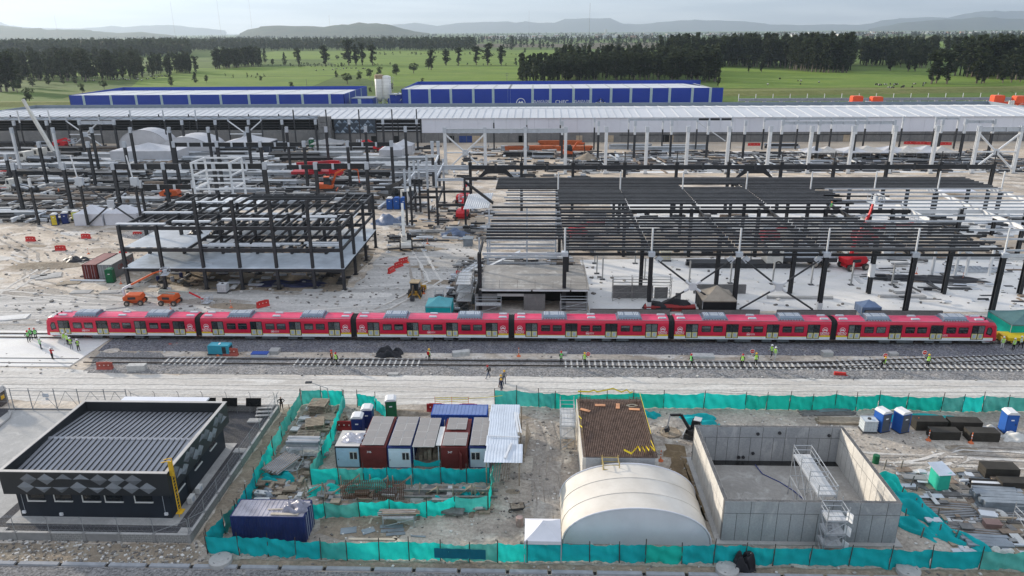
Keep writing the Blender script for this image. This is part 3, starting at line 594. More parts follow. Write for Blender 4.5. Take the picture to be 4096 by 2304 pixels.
mb = MB().box(-.5, .5, -.35, .35, 0, .45); obj('concrete_block', mb, CONC, 'little concrete box by the orange-footed post before fourth car', 'concrete block', (4.0, 98.5, 0))
mb = MB().box(-.75, .75, -.35, .35, 0, .22); obj('concrete_block', mb, CONC, 'flat concrete kerb piece lying between siding and dirt road', 'concrete block', (-19.8, 91.6, 0))
# long depot hall with white roof
CLADW = mat('white_cladding', (0.72, 0.73, 0.79), 0.4, v=0.05, s=0.15, spec=0.4)
ROOFW = mat('white_roof', (0.56, 0.57, 0.59), 0.45, v=0.06, s=0.08)
ROOFS = mat('roof_rib', (0.64, 0.645, 0.655), 0.5, v=0.03)
PARAG = mat('grey_parapet', (0.20, 0.235, 0.27), 0.5, v=0.08, s=0.2)
BLOCKG = ground_mat('grey_blockwork', (0.215, 0.21, 0.205), (0.18, 0.178, 0.175), (0.26, 0.25, 0.24), 0.2, 0.9, 6.0, speck=0.15, bump=0.25, bs=4)
BLK = mat('black_steel', (0.022, 0.023, 0.026), 0.55, v=0.2, s=0.6, spec=0.35)
BLKS = mat('black_steel_worn', (0.035, 0.036, 0.04), 0.5, v=0.25, s=0.8, spec=0.4)
GALV = mat('primed_steel', (0.50, 0.53, 0.57), 0.5, metal=0.1, v=0.1, s=0.8)
WSTEEL = mat('white_steel', (0.66, 0.67, 0.68), 0.5, v=0.08, s=0.8)
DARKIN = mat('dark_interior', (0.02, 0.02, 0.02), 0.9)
WOOD = mat('weathered_wood', (0.30, 0.25, 0.19), 0.85, v=0.25, s=2.5)
D0, D1, DY0, DYR, DY1 = -246.0, 212.0, 316.0, 338.0, 362.0
T = thing('depot_hall', 'very long hall with white ribbed roof and grey block wall', 'building', (-17, 316, 0))
mb = MB().add([(D0, DY0-.5, 10.3), (D1, DY0-.5, 10.3), (D1, DYR, 12.0), (D0, DYR, 12.0), (D1, DYR, 11.8), (D0, DYR, 11.8), (D1, DY0-.5, 10.1), (D0, DY0-.5, 10.1)], [(0, 1, 2, 3), (7, 6, 4, 5), (0, 7, 6, 1)]); rf = wpart(T, 'roof', mb, ROOFW)
x = D0+2; i = 0
while x < D1-1:
 mb = MB(); w = .38 if x > 40 else .12; mb.bar((x, DY0-.2, 10.40), (x, DYR-1.2, 12.02), w, .14); wpart(rf, 'roof_rib', mb, ROOFS if x > 40 else ROOFW)
 x += 5.5 if x > 40 else 3.3
mb = MB().add([(D0, DYR, 12.0), (D1, DYR, 12.0), (D1, DY1, 10.6), (D0, DY1, 10.6)], [(0, 1, 2, 3)]); rb = wpart(T, 'roof', mb, ROOFW)
x = D0+3
while x < D1-1:
 mb = MB(); w = .38 if x > 40 else .12; mb.bar((x, DYR+1.2, 12.0), (x, DY1-.5, 10.72), w, .14); wpart(rb, 'roof_rib', mb, ROOFS if x > 40 else ROOFW)
 x += 5.5 if x > 40 else 3.3
mb = MB().box(D0, D1, DYR-.25, DYR+.25, 11.98, 12.15); wpart(T, 'ridge_cap', mb, ROOFS)
mb = MB().box(D0, D1, DY1, DY1+.4, 0, 12.2); wpart(T, 'parapet', mb, PARAG)
for x in (D0-.4, D1):
 mb = MB().prism([(x, DY0, 0), (x, DY1+.4, 0), (x, DY1+.4, 12.2), (x, DY0+14, 12.3), (x, DY0, 10.4)], (.4, 0, 0)); wpart(T, 'end_wall', mb, PARAG)
# white cladding panels on the right two thirds, grey blockwork below
x = -49.0
while x < D1:
 q = min(x+6.0, D1); mb = MB().box(x, q-.05, DY0, DY0+.2, 4.15, 10.05); wpart(T, 'cladding_panel', mb, CLADW); x = q
mb = MB().box(D0, -49.2, DY0, DY0+.3, 0, 5.6); mb.box(-49.2, D1, DY0, DY0+.3, 0, 4.1); wl = wpart(T, 'block_wall', mb, BLOCKG)
for x in range(-48, 210, 6):
 mb = MB().box(x-.1, x+.1, DY0-.06, DY0-.003, 0, 4.1); wpart(wl, 'wall_rib', mb, mat('wall_rib', (.13, .13, .13), .7))
mb = MB().box(35, D1, DY0-.2, DY0-.07, 2.9, 3.15); wpart(wl, 'wall_rail', mb, BLK)
for u, w, c in ((2200-113, 2.6, 'dark'), (2000+200*.427, 2.4, 'dark'), (2000+742*.427, 2.6, 'wood'), (2000+1037*.427, 2.4, 'wood'), (2000+1552*.427, 2.8, 'dark'), (2000+1605*.427, 1.6, 'wood'), (1000+1160*.427, 2.2, 'dark'), (1000+1368*.427, 2.4, 'dark'), (1000+1890*.427, 2.2, 'dark'), (1000+2020*.427, 5.5, 'blue'), (1000+2140*.427, 5.2, 'wood'), (2996+910*.427, 2.6, 'wood')):
 X = GZ(u, 560, DY0).x; mb = MB().box(X-w/2, X+w/2, DY0-.05, DY0-.004, 0.05, 2.9)
 wpart(T, 'doorway', mb, DARKIN if c == 'dark' else mat('plywood', (.45, .36, .26), .8) if c == 'wood' else mat('door_blue', (.03, .06, .2), .6))
# open left third: pale blue roof band, dark hall with steel members
mb = MB().box(D0, -92, DY0-.3, DY0, 10.1, 11.3); wpart(T, 'eaves_band', mb, mat('eaves_blue', (.52, .58, .66), .4, v=.06, s=.2))
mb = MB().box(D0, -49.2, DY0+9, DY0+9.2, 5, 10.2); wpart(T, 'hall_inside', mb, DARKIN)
for z in (6.4, 7.4, 8.5, 9.6):
 mb = MB().box(D0, -49.3, DY0+.4, DY0+.7, z, z+.28); wpart(T, 'wall_girt', mb, BLKS)
for x in range(-240, -90, 13):
 mb = MB().hcol(x, DY0+.2, 5.6, 12.3, .4, .4); wpart(T, 'hall_column', mb, BLK)
mb = MB().bar((D0, DY0-.6, 11.5), (-92, DY0-.6, 11.5), .2, .2)
for i in range(22):
 a = D0+i*7; mb.bar((a, DY0-.6, 11.5), (a+3.5, DY0-.6, 10.3), .09, .09); mb.bar((a+3.5, DY0-.6, 10.3), (a+7, DY0-.6, 11.5), .09, .09)
wpart(T, 'eaves_truss', mb, BLK)
# wall with raised diamonds and unclad racks
fx0, fx1 = -86.5, -68.5
mb = MB().box(fx0, fx1, DY0-.35, DY0-.02, 4.1, 10.1); fp = wpart(T, 'facade_panel', mb, mat('facade_dark', (.05, .065, .085), .35, v=.15))
FD = [mat('facade_blue', (.16, .21, .27), .3, v=.1), mat('facade_light', (.30, .36, .42), .3, v=.1)]
for r in range(4):
 for c in range(7):
  if (r*5+c*3) % 7 < 5:
   cx, cz, h = fx0+1.2+c*2.45+(r % 2)*1.2, 4.9+r*1.35, 1.15
   if cx+h > fx1: continue
   mb = MB().add([(cx-h, DY0-.36, cz-.55), (cx+h, DY0-.36, cz-.55), (cx, DY0-.36, cz+.75), (cx, DY0-.62, cz)], [(0, 1, 3), (1, 2, 3), (2, 0, 3)]); wpart(fp, 'diamond_panel', mb, FD[(r+c) % 2])
for z in (4.6, 6.2, 7.6, 9.3):
 mb = MB().box(fx1, -49.2, DY0-.3, DY0+.35, z, z+.5); wpart(T, 'rack_rail', mb, BLK)
 mb = MB().box(fx1+.3, -49.6, DY0-.34, DY0-.30, z+.52, z+.72); wpart(T, 'rack_tray', mb, GALV)
for x in (fx0, fx1, -59, -49.4):
 mb = MB().box(x-.2, x+.2, DY0-.45, DY0-.36, 0, 10.3); wpart(T, 'rack_post', mb, BLK)
mb = MB()
for i in range(3): mb.box(-92.5, -87.3, DY0-3, DY0-.4, 4.6+i*2.3, 6.75+i*2.3)
mb.box(-92.3, -87.5, DY0-2.9, DY0-.5, 0, 4.5); wpart(T, 'plant_stack', mb, mat('plant_grey', (.19, .185, .18), .7, v=.2))
# blue sheds
BLUE = mat('shed_blue', (0.012, 0.045, 0.34), 0.45, v=0.06, s=0.1, spec=0.35)
STRIP = mat('translucent_strip', (0.42, 0.52, 0.55), 0.4, v=0.06)
def shed(label, x0, x1, y0, y1, h, strips, side):
 T = thing('blue_shed', label, 'shed', ((x0+x1)/2, y0, 0)); xs = [x0]+sorted(strips)+[x1]
 for i, (a, b) in enumerate(zip(xs, xs[1:])):
  mb = MB().box(a+(.75 if i else 0), b-(.75 if i < len(xs)-2 else 0), y0, y0+.3, 0, h); wpart(T, 'wall_panel', mb, BLUE)
 for x in strips:
  mb = MB().box(x-.75, x+.75, y0+.02, y0+.25, 0, h-.02); wpart(T, 'light_strip', mb, STRIP)
 mb = MB().box(x0, x1, y1, y1+.3, 0, h+.4); wpart(T, 'wall_panel', mb, BLUE)
 mb = MB().add([(x0+.4, y0+.3, h-.05), (x1-(.4 if side else 6), y0+.3, h-.05), (x1-(.4 if side else 14), y1-14, h-.9), (x0+.4, y1-14, h-.9), (x1-.4, y1, h-2.6), (x0+.4, y1, h-2.6)], [(0, 1, 2, 3), (3, 2, 4, 5)]); r = wpart(T, 'roof', mb, ROOFW)
 for x in strips:
  mb = MB().bar((x, y0+.5, h), (x, y1-14, h-.85), 1.2, .06); wpart(r, 'roof_strip', mb, mat('roof_strip', (.42, .43, .44), .5))
 for x in ([x0, x1-.3] if side else [x0]):
  mb = MB().prism([(x, y0, 0), (x, y1, 0), (x, y1, h+.4), (x, y0, h)], (.3, 0, 0)); w = wpart(T, 'end_wall', mb, BLUE)
  if x > x0:
   for k in range(3):
    y = y0+12+k*16; mb = MB().box(x+.3, x+.34, y, y+1.6, 0, h); wpart(w, 'light_strip', mb, STRIP)
 return T
shed('long blue shed with white roof to the side of the white silo', -284, -115.6, 450, 512, 10.0, [GZ(u*.427, 390, 450).x for u in (780, 1035, 1272, 1510, 1770, 2065, 2330)]+[GZ(1000+u*.427, 390, 450).x for u in (258, 490, 745)], True)
S2 = shed('blue shed carrying white emblems and the words planta de prefabricados', -81, 109.5, 450, 514, 12.6, [GZ(1000+u*.427, 390, 450).x for u in (1495, 1683, 1882, 2092, 2278, 2428)]+[GZ(2000+u*.427, 390, 450).x for u in (85, 305, 472, 688, 850, 1040, 1225, 1415, 1588, 1800, 1968)], False)
def wall_mark(me, u, v, sc=1.0, flat=False):
 p = GZ(u, v, 449.9); o = link('wall_emblem' if flat else 'wall_lettering', me, S2, (p.x-S2.location.x, -.1, p.z)); o.scale = (sc,)*3
 if not flat: o.rotation_euler = (pi/2, 0, 0)
T1 = text_mesh('planta_text', 'PLANTA DE', 1.75, LOGOW); T2 = text_mesh('prefab_text', 'PREFABRICADOS', 1.45, LOGOW); T3 = text_mesh('chec_text', 'CHEC', 3.0, LOGOW)
for u in (388, 770): wall_mark(T1, 2000+u*.427, 405); wall_mark(T2, 2000+u*.427, 412.5)
EM3 = emblem(2.7).mesh('emblem_big', LOGOW)
wall_mark(EM3, 2000+195*.427, 411, 1, True); wall_mark(T3, 2000+580*.427, 408.5)
mb = MB()
for k in range(4):
 a = k*pi/2+pi/2; mb.prism([(0.35*cos(a+.8), 0, .35*sin(a+.8)), (2.7*cos(a), 0, 2.7*sin(a)), (.35*cos(a-.8), 0, .35*sin(a-.8))], (0, .02, 0))
for i in range(20):
 a, b = 2*pi*i/20, 2*pi*(i+1)/20; mb.add([(q*cos(t), 0, q*sin(t)) for q, t in ((1.9, a), (1.9, b), (1.6, b), (1.6, a))], [(0, 3, 2, 1), (0, 1, 2, 3)])
mb.box(-2.9, 2.9, 0, .02, -.25, .05); wall_mark(mb.mesh('star_emblem', LOGOW), 2000+942*.427, 409, 1, True)
# small blue annex and roof between the sheds
T = thing('annex_shed', 'little blue lean-to at the foot of the white silo', 'shed', (-104, 452, 0))
mb = MB().box(-112, -99, 452, 466, 0, 7.2); wpart(T, 'wall', mb, BLUE); mb = MB().box(-108, -106, 451.9, 451.99, 0, 7.0); wpart(T, 'light_strip', mb, STRIP)
mb = MB().box(-112.2, -98.8, 451.8, 466.2, 7.2, 7.4); wpart(T, 'roof', mb, PARAG)
T = thing('control_cabin', 'dark blue cabin with pale roof between silo and emblem shed', 'cabin', (-86, 456, 0))
mb = MB().box(-90.5, -82, 456, 462, 0, 9.0); wpart(T, 'wall', mb, BLUE); mb = MB().box(-91, -81.5, 455.5, 462.5, 9.0, 9.4); wpart(T, 'roof', mb, GALV)
# silo
T = thing('cement_silo', 'white twin cement silo with rusty top between the blue sheds', 'silo', (-93, 458, 0))
SIL = mat('silo_white', (.72, .71, .68), .5, v=.1, s=.3)
for dx, r, h in ((-2.6, 2.6, 20.2), (1.9, 2.7, 19.6)):
 mb = MB().lathe([(.5, 4.5), (r, 7.5), (r, h), (r*.5, h+.5)], 18, (-93+dx, 458, 0)); s = wpart(T, 'silo_tank', mb, SIL, True)
 for z in (8.5, 10.5, 12.5, 14.5, 16.5, 18.5):
  mb = MB().lathe([(r+.05, z), (r+.05, z+.12)], 18, (-93+dx, 458, 0)); wpart(s, 'hoop', mb, mat('silo_hoop', (.5, .49, .46), .5))
 for k in range(4):
  a = k*pi/2+.7; mb = MB().bar((-93+dx+r*cos(a), 458+r*sin(a), 0), (-93+dx+r*cos(a), 458+r*sin(a), 8), .3, .3); wpart(T, 'leg', mb, GALV)
mb = MB().lathe([(2.7, 18.3), (2.7, 20.35), (2.0, 20.7)], 18, (-95.6, 458, .05)); wpart(T, 'rusty_cap', mb, mat('rust_cap', (.36, .27, .18), .8, v=.3))
mb = MB()
for i in range(6): mb.bar((-89.5, 456.5, 3+i*2.6), (-87.2, 456.5, 4.3+i*2.6), .1, .1); mb.bar((-87.2, 456.5, 4.3+i*2.6), (-89.5, 456.5, 5.6+i*2.6), .1, .1)
for x in (-89.6, -87.1): mb.bar((x, 456.5, 0), (x, 456.5, 19.5), .18, .18)
mb.bar((-90, 456, 19), (-86, 456, 19), .15, .15); mb.bar((-86, 456, 18), (-88, 456, 14), .1, .1); wpart(T, 'stair_tower', mb, mat('tower_steel', (.38, .36, .33), .6))
mb = MB().bar((-90, 457, 5.5), (-83, 456, 10.5), .8, .5); mb.bar((-87, 457, 2), (-82, 456, 6.5), .5, .4); wpart(T, 'conveyor', mb, GALV)
# precast guideway rows and orange gantry carriers
for r, (y, z0, lab) in enumerate(((404, 6.2, 'near row of grey precast guideway girders with short white posts'), (424, 8.6, 'far row of grey precast guideway girders with tall white posts'))):
 T = thing('guideway_girders', lab, 'girder', (200, y, 0)); x = 112
 while x < 330:
  mb = MB().box(x, x+9.2, y-.6, y+.6, z0-1.5, z0); g = wpart(T, 'girder', mb, mat('girder_grey', (.26, .28, .31), .6, v=.12))
  mb = MB().box(x+4.2, x+5.4, y-1.0, y+1.0, 0, z0-1.5); wpart(T, 'pier', mb, CONC)
  mb = MB().tube((x, y, z0), (x, y, z0+2.4), .18, 6); wpart(g, 'post', mb, WSTEEL); x += 9.4
ORG = mat('gantry_orange', (.72, .10, .035), .45, v=.08)
def carrier(label, u):
 p = GZ(u, 405, 398); T = thing('gantry_carrier', label, 'gantry', (p.x, 398, 0), 0, 'orange gantry carriers'); X = p.x
 mb = MB().bar((X-8, 398, 8.0), (X+8, 396, 7.4), .7, .7); mb.bar((X-8, 402, 8.4), (X+7, 401, 7.8), .5, .6); wpart(T, 'girder', mb, ORG)
 for dx, y in ((-4.6, 401), (3.4, 396)):
  mb = MB().prism([(X+dx-2.7, y-2, 8.2), (X+dx+2.7, y-2, 8.2), (X+dx+2.7, y-2, 11.2), (X+dx+2.2, y-2, 11.7), (X+dx-2.2, y-2, 11.7), (X+dx-2.7, y-2, 11.2)], (0, 4, 0)); wpart(T, 'engine_house', mb, ORG)
 for k in range(3):
  mb = MB().lathe([(.45, 7.2), (.45, 9.4), (.2, 9.5)], 10, (X-2+k*1.0, 394.5, 0)); wpart(T, 'tank', mb, SIL)
 for dx in (-7.5, 7.5):
  for y in (394, 403):
   mb = MB().bar((X+dx, y, 0), (X+dx, y, 7.6), .7, .7); wpart(T, 'leg', mb, ORG)
carrier('orange gantry carrier with two engine houses behind the white hall', 2996+1110*.427)
carrier('orange gantry carrier at the far end of the guideway girders', 2996+2440*.427)
# masts, poles
MASTM = mat('mast_steel', (.28, .26, .26), .6, v=.3, s=.02)
for i, (u, v0, v1, lab) in enumerate(((2356, 12, 178, 'tallest thin radio mast standing before the flat-topped mountain'), (1012, -40, 150, 'thin guyed radio mast at the foot of the wooded hill'), (885, -40, 140, 'faint radio mast second from the wooded hill'), (700, 5, 135, 'faint short radio mast over the dark forest'), (228, 62, 118, 'small radio mast on the low wooded ridge'), (1324, 60, 160, 'little radio mast against the wooded hill'), (2116, 40, 150, 'faint radio mast between hill and flat-topped mountain'))):
 b = G(u, v1) if v1 > 145 else Vector((GZ(u, v1, 4500).x, 4500, 0)); h = GZ(u-(9 if u < 1100 else -4 if u > 2200 else 4), v0, b.y).z
 mb = MB(); R = b.y/2937*(0.75 if u > 2200 else .4)
 for k in range(3): mb.tube((R*cos(k*2.09), R*sin(k*2.09), 0), (R*.8*cos(k*2.09), R*.8*sin(k*2.09), h), R*.22, 4)
 for k in range(40):
  z0, z1 = h*k/40, h*(k+1)/40; a = k*2.09
  mb.tube((R*cos(a), R*sin(a), z0), (R*cos(a+2.09), R*sin(a+2.09), z1), R*.14, 3)
 single('radio_mast', mb, MASTM, lab, 'mast', (b.x, b.y, 0))
for i, (u, v0, v1, lab) in enumerate(((2028, 292, 340, 'wooden power pole with crossarms beside the dark grove'), (1228, 316, 352, 'bare pole rising behind the long blue shed'), (1490, 310, 345, 'thin pole in pasture left of the white silo'), (2248, 300, 332, 'slim concrete pole before the dark grove'))):
 b = G(u, v1); h = GZ(u, v0, b.y).z; mb = MB().tube((0, 0, 0), (0, 0, h), .22, 6, r2=.14)
 if i == 0:
  mb.bar((-2, 0, h-.6), (2, 0, h-.6), .2, .2); mb.bar((-1.6, 0, h-2), (1.6, 0, h-2), .2, .2)
 single('power_pole', mb, mat('pole_grey', (.2, .18, .16), .8), lab, 'pole', (b.x, b.y, 0))
# trees
LEAF = [mat('eucalyptus_leaf', (.040, .052, .024), .75, v=.4, s=.25, spec=.15, trans=.3), mat('cypress_leaf', (.035, .050, .022), .8, v=.35, s=.3, spec=.1, trans=.2), mat('shrub_leaf', (.060, .082, .034), .75, v=.35, s=.3, spec=.15, trans=.3)]
BARK = mat('tree_bark', (.17, .14, .11), .9, v=.25, s=.5)
def tree_proto(kind, seed):
 """unit-height tree (10 m) : trunk with limbs and a crown of many small leaf sprays"""
 R = random.Random(seed); tr = MB(); cr = MB(); H = 10.0
 lean = R.uniform(-.35, .35); clumps = []
 if kind == 0:      # eucalyptus: bare lower trunk, ragged upper crown
  tr.tube((0, 0, 0), (lean*.4, 0, H*.5), .17, 5, r2=.12); tr.tube((lean*.4, 0, H*.5), (lean, 0, H*.94), .12, 5, r2=.03)
  for k in range(13):
   z = H*R.uniform(.24, .95); a = R.uniform(0, 6.28); d = R.uniform(.25, 1.25)*(1.15-.75*abs(z/H-.62)); t = z/H
   e = (lean*t+d*cos(a), d*sin(a), z+R.uniform(.2, .6)); tr.tube((lean*t*.9, 0, z-.5), e, .055, 4, r2=.02); clumps.append((e, R.uniform(.55, 1.0), R.uniform(.6, 1.15)))
  clumps.append(((lean, 0, H*.93), .45, .8)); clumps.append(((lean*.8, 0, H*.78), .7, .9))
 elif kind == 1:    # cypress: dense cone nearly to the ground
  tr.tube((0, 0, 0), (lean*.3, 0, H*.95), .2, 5, r2=.03)
  for k in range(14):
   t = k/13; rr = 1.75*(1-t)**.8*(.55+.9*min(1, t*4))+.12; a = R.uniform(0, 6.28)
   clumps.append(((lean*.3*t+rr*.32*cos(a), rr*.32*sin(a), H*(.12+.84*t)), rr*.8+.15, .75))
 else:              # broad shrub or round tree
  tr.tube((0, 0, 0), (lean*.3, 0, H*.45), .3, 5, r2=.18)
  for k in range(13):
   a = R.uniform(0, 6.28); d = R.uniform(0, 2.9); z = H*R.uniform(.22, .86)*(1-.05*d)
   e = (d*cos(a), d*sin(a), z); tr.tube((lean*.2, 0, H*.3), e, .08, 4, r2=.03); clumps.append((e, R.uniform(1.1, 1.8), R.uniform(1.0, 1.6)))
 if kind == 0:
  for k in range(9): clumps.append(((lean*.2*k/9+R.uniform(-.25, .25), R.uniform(-.25, .25), H*(.16+.08*k)), R.uniform(.4, .75)*(1.1-.4*abs(k-4)/4), .7))
 dens = {0: 40, 1: 44, 2: 56}[kind]; sz = {0: .34, 1: .36, 2: .48}[kind]
 for (cx, cy, cz), rr, rz in clumps:
  for q in range(dens):
   u = R.gauss(0, 1), R.gauss(0, 1), R.gauss(0, 1); n = sqrt(sum(c*c for c in u)) or 1; f = R.uniform(.35, 1.0)
   p = Vector((cx+u[0]/n*rr*f, cy+u[1]/n*rr*f, cz+u[2]/n*rz*f)); a = Vector((R.gauss(0, 1), R.gauss(0, 1), R.gauss(0, .8))).normalized()
   b = a.cross(Vector((R.gauss(0, 1), R.gauss(0, 1), R.gauss(0, 1)))).normalized(); s = sz*R.uniform(.5, 1.25)
   cr.add([p-a*s, p+b*s*.55, p+a*s, p-b*s*.55], [(0, 1, 2, 3)])
 return tr.mesh('trunk', BARK), cr.mesh('crown', LEAF[kind])
PROTO = {k: [tree_proto(k, 100*k+i) for i in range(6 if k == 0 else 4)] for k in (0, 1, 2)}
TREEN = {0: 'eucalyptus_tree', 1: 'cypress_tree', 2: 'round_tree'}
NT = [0]
def tree(b, h, kind, label, group, wide=1.0):
 t, c = random.choice(PROTO[kind]); s = h/10.0
 o = thing(TREEN[kind], label, 'tree', b, rnd(0, 6.28), group); o.scale = (s*wide*rnd(.85, 1.2), s*wide*rnd(.85, 1.2), s); link('trunk', t, o); link('crown', c, o); NT[0] += 1; return o
def tree_px(u, vb, vt, kind, label, group, wide=1.0):
 b = G(u, vb); h = GZ(u, vt, b.y).z; return tree(b, h, kind, label, group, wide)
def belt(px, tops, n, kind, label, group, jit=10, hj=.12, wide=1.0):
 for i in range(n):
  t = (i+rnd(-.4, .4))/max(1, n-1)*(len(px)-1); t = min(max(t, 0), len(px)-1.001); k = int(t); f = t-k
  u = px[k][0]+(px[k+1][0]-px[k][0])*f; v = px[k][1]+(px[k+1][1]-px[k][1])*f; vt = tops[k]+(tops[k+1]-tops[k])*f
  b = G(u, v); h = GZ(u, vt, b.y).z*rnd(1-hj, 1+hj*.6); tree((b.x+rnd(-jit, jit)*.5, b.y+rnd(-jit, jit), 0), h, kind, label, group, wide)
gA, lA = 'trees of the dark grove behind the emblem shed', 'tall dark eucalyptus in the dense grove behind the emblem shed'
belt([(2110, 332), (2400, 322), (2700, 322), (2870, 326)], [262, 220, 212, 205], 40, 0, lA, gA, 8, wide=1.4)
belt([(2200, 308), (2500, 300), (2860, 302)], [216, 205, 176], 26, 0, lA, gA, 12, wide=1.35)
gB, lB = 'trees of the long belt beyond the right pasture', 'tall dark eucalyptus in the long belt beyond the bright pasture'
belt([(2700, 268), (2880, 264), (3130, 272), (3260, 288), (3390, 292)], [160, 158, 154, 156, 160], 52, 0, lB, gB, 7, wide=1.25)
belt([(2640, 250), (3000, 252), (3420, 262)], [170, 150, 152], 26, 0, lB, gB, 14, wide=1.35)
gC, lC = 'trees closing the right pasture', 'dark eucalyptus in the row closing the right pasture'
belt([(3420, 262), (3620, 268), (3700, 272)], [172, 186, 180], 14, 0, lC, gC, 10, wide=1.35)
belt([(3430, 240), (3720, 236), (3850, 250)], [158, 150, 150], 16, 0, lC, gC, 14, wide=1.35)
gD, lD = 'loose trees standing out in the right pasture', 'big loose eucalyptus standing in the right pasture'
for i, (u, vb, vt) in enumerate(((3725, 336, 208), (3745, 334, 196), (3786, 336, 212), (3905, 334, 190), (3935, 332, 205), (3925, 335, 240), (4010, 332, 226), (4045, 330, 220), (4080, 328, 230), (3560, 283, 205), (3632, 286, 200), (3660, 285, 212))): tree_px(u, vb, vt, 0, ('foremost', 'tall', 'slim', 'broad', 'ragged', 'short', 'pale', 'leaning', 'rightmost', 'lone far left', 'second far', 'third far')[i]+' big loose eucalyptus standing out in the right pasture', gD, 1.6)
gE, lE = 'trees at the far right corner of the pasture', 'dark tree in the clump at the far right of the pasture'
belt([(3850, 305), (3980, 315), (4120, 318)], [176, 160, 165], 22, 0, lE, gE, 14, wide=1.4)
gF, lF = 'thin trees along the left track', 'thin eucalyptus in the straggling row at the left'
belt([(90, 318), (260, 322), (420, 322), (560, 312), (700, 296), (780, 292)], [222, 212, 206, 235, 226, 225], 46, 0, lF, gF, 16, .25, 1.2)
belt([(60, 290), (300, 285), (560, 272)], [205, 200, 212], 22, 0, lF, gF, 20, .25, 1.35)
gG, lG = 'dark trees at the left edge', 'tall dense dark tree in the clump at the left edge'
for u, vb, vt in ((5, 368, 215), (28, 366, 208), (55, 364, 214), (80, 350, 226), (-30, 365, 205)): tree_px(u, vb, vt, 0, lG, gG, 1.7)
gH, lH = 'trees of the stand left of the bright field', 'eucalyptus in the stand on the bright field edge, left of centre'
belt([(862, 276), (935, 272), (1030, 262)], [200, 192, 190], 20, 0, lH, gH, 8, .2, 1.35)
for u, vb, vt, kd, w, lab in ((685, 344, 292, 1, 1.5, 'lone dark cypress in pasture behind the long blue shed'), (782, 332, 288, 1, 1.6, 'left tree of the dark cypress pair in the pasture'), (826, 331, 296, 2, .8, 'right rounder tree of the cypress pair in the pasture'), (1045, 326, 300, 2, .8, 'small round tree on the fence line of the left pasture'),
 (130, 345, 282, 1, 1.7, 'pointed cypress beside the dense clump at the left edge'), (70, 370, 312, 2, .9, 'round dark bush at the corner of the left pasture'), (120, 412, 345, 2, 1.0, 'big pale bush left of the long blue shed'), (330, 372, 330, 2, .8, 'bushy tree just behind the end of the long blue shed'), (418, 358, 316, 2, 1.0, 'rounded dark tree behind the long blue shed'), (305, 335, 285, 1, 1.5, 'dark pointed tree among thin trunks at the left'), (540, 318, 270, 1, 1.4, 'dark fir below the left straggling row'), (255, 335, 296, 1, 1.6, 'squat fir at the edge of the left pasture'), (195, 338, 290, 1, 1.5, 'second fir from the dense clump at the left'),
 (1195, 262, 188, 0, 1.6, 'broad eucalyptus standing alone left of the mid-field hedge'), (1303, 262, 182, 0, 1.8, 'tall wide eucalyptus cluster on the mid-field hedge'), (1140, 262, 210, 1, 1.5, 'small conical tree beside the broad lone eucalyptus'), (1395, 262, 160, 0, 1.6, 'tallest eucalyptus in the mid-field hedge, dark and leaning'), (1425, 262, 178, 0, 1.6, 'second tree of the tall mid-field clump'), (1450, 260, 170, 0, 1.3, 'third tree of the tall mid-field clump'), (1490, 262, 180, 0, 1.5, 'airy eucalyptus ending the tall mid-field clump'),
 (1060, 250, 195, 1, 1.4, 'pointed tree left of the mid-field hedge'), (1725, 280, 200, 0, 1.6, 'dark leaning tree left of the three airy trees'), (1785, 262, 195, 0, 1.7, 'first of the airy trees beyond the round bushes'), (1835, 262, 192, 0, 1.6, 'second airy tree beyond the round bushes'), (1905, 260, 186, 0, 1.6, 'left tree of the far airy trio'), (1950, 262, 175, 0, 1.7, 'tallest tree of the far airy trio'), (2005, 262, 180, 0, 1.7, 'right tree of the far airy trio'), (2047, 200, 145, 1, 1.4, 'lone tall cypress far off beyond the ploughed strip'), (2100, 215, 188, 2, .8, 'small round tree alone on the far bright field'), (2475, 190, 140, 1, 1.7, 'tall pointed tree standing over the dark grove'), (2460, 232, 182, 2, .9, 'wide round-topped tree peering over the dark grove'), (2225, 236, 180, 2, .9, 'broad tree at the head of the dark grove'),
 (1715, 278, 232, 2, 1.1, 'round dark bush under the leaning tree'), (1585, 300, 250, 2, 1.3, 'big round bush right of the silo on the slope'), (1655, 294, 246, 2, 1.3, 'second big round bush on the slope'), (1390, 335, 286, 2, 1.3, 'wide bush behind the silo, lowest of the diagonal hedge'), (1440, 322, 282, 2, 1.1, 'bush second lowest of the diagonal hedge'), (1480, 312, 270, 2, 1.0, 'bush third in the diagonal hedge above the silo'), (1520, 302, 262, 2, 1.0, 'topmost bush of the diagonal hedge above the silo'), (1345, 310, 282, 1, 1.7, 'small dark fir left of the diagonal hedge'), (1165, 350, 324, 2, 1.3, 'low bush behind the end of the long blue shed'), (1090, 262, 232, 2, 1.1, 'dark thicket left of the broad lone eucalyptus'), (1350, 240, 218, 2, 1.3, 'low hedge bush behind the mid-field trees'), (2080, 322, 296, 2, 1.0, 'round bush at the left foot of the dark grove'), (1690, 330, 310, 2, 1.0, 'little tree behind the corner of the emblem shed'), (1565, 365, 328, 2, 1.0, 'scrubby tree right of the silo'), (1480, 372, 345, 2, .9, 'scrub between the long blue shed and the silo'), (2872, 352, 270, 0, .9, 'slim tree beside the end of the dark grove'), (2820, 330, 250, 0, 1.5, 'leaning tree at the right end of the dark grove'), (3045, 290, 215, 0, 1.2, 'single thin tree in front of the long belt'), (2995, 290, 222, 0, 1.1, 'thin tree standing left before the long belt')):
 tree_px(u, vb, vt, kd, lab, None, w)
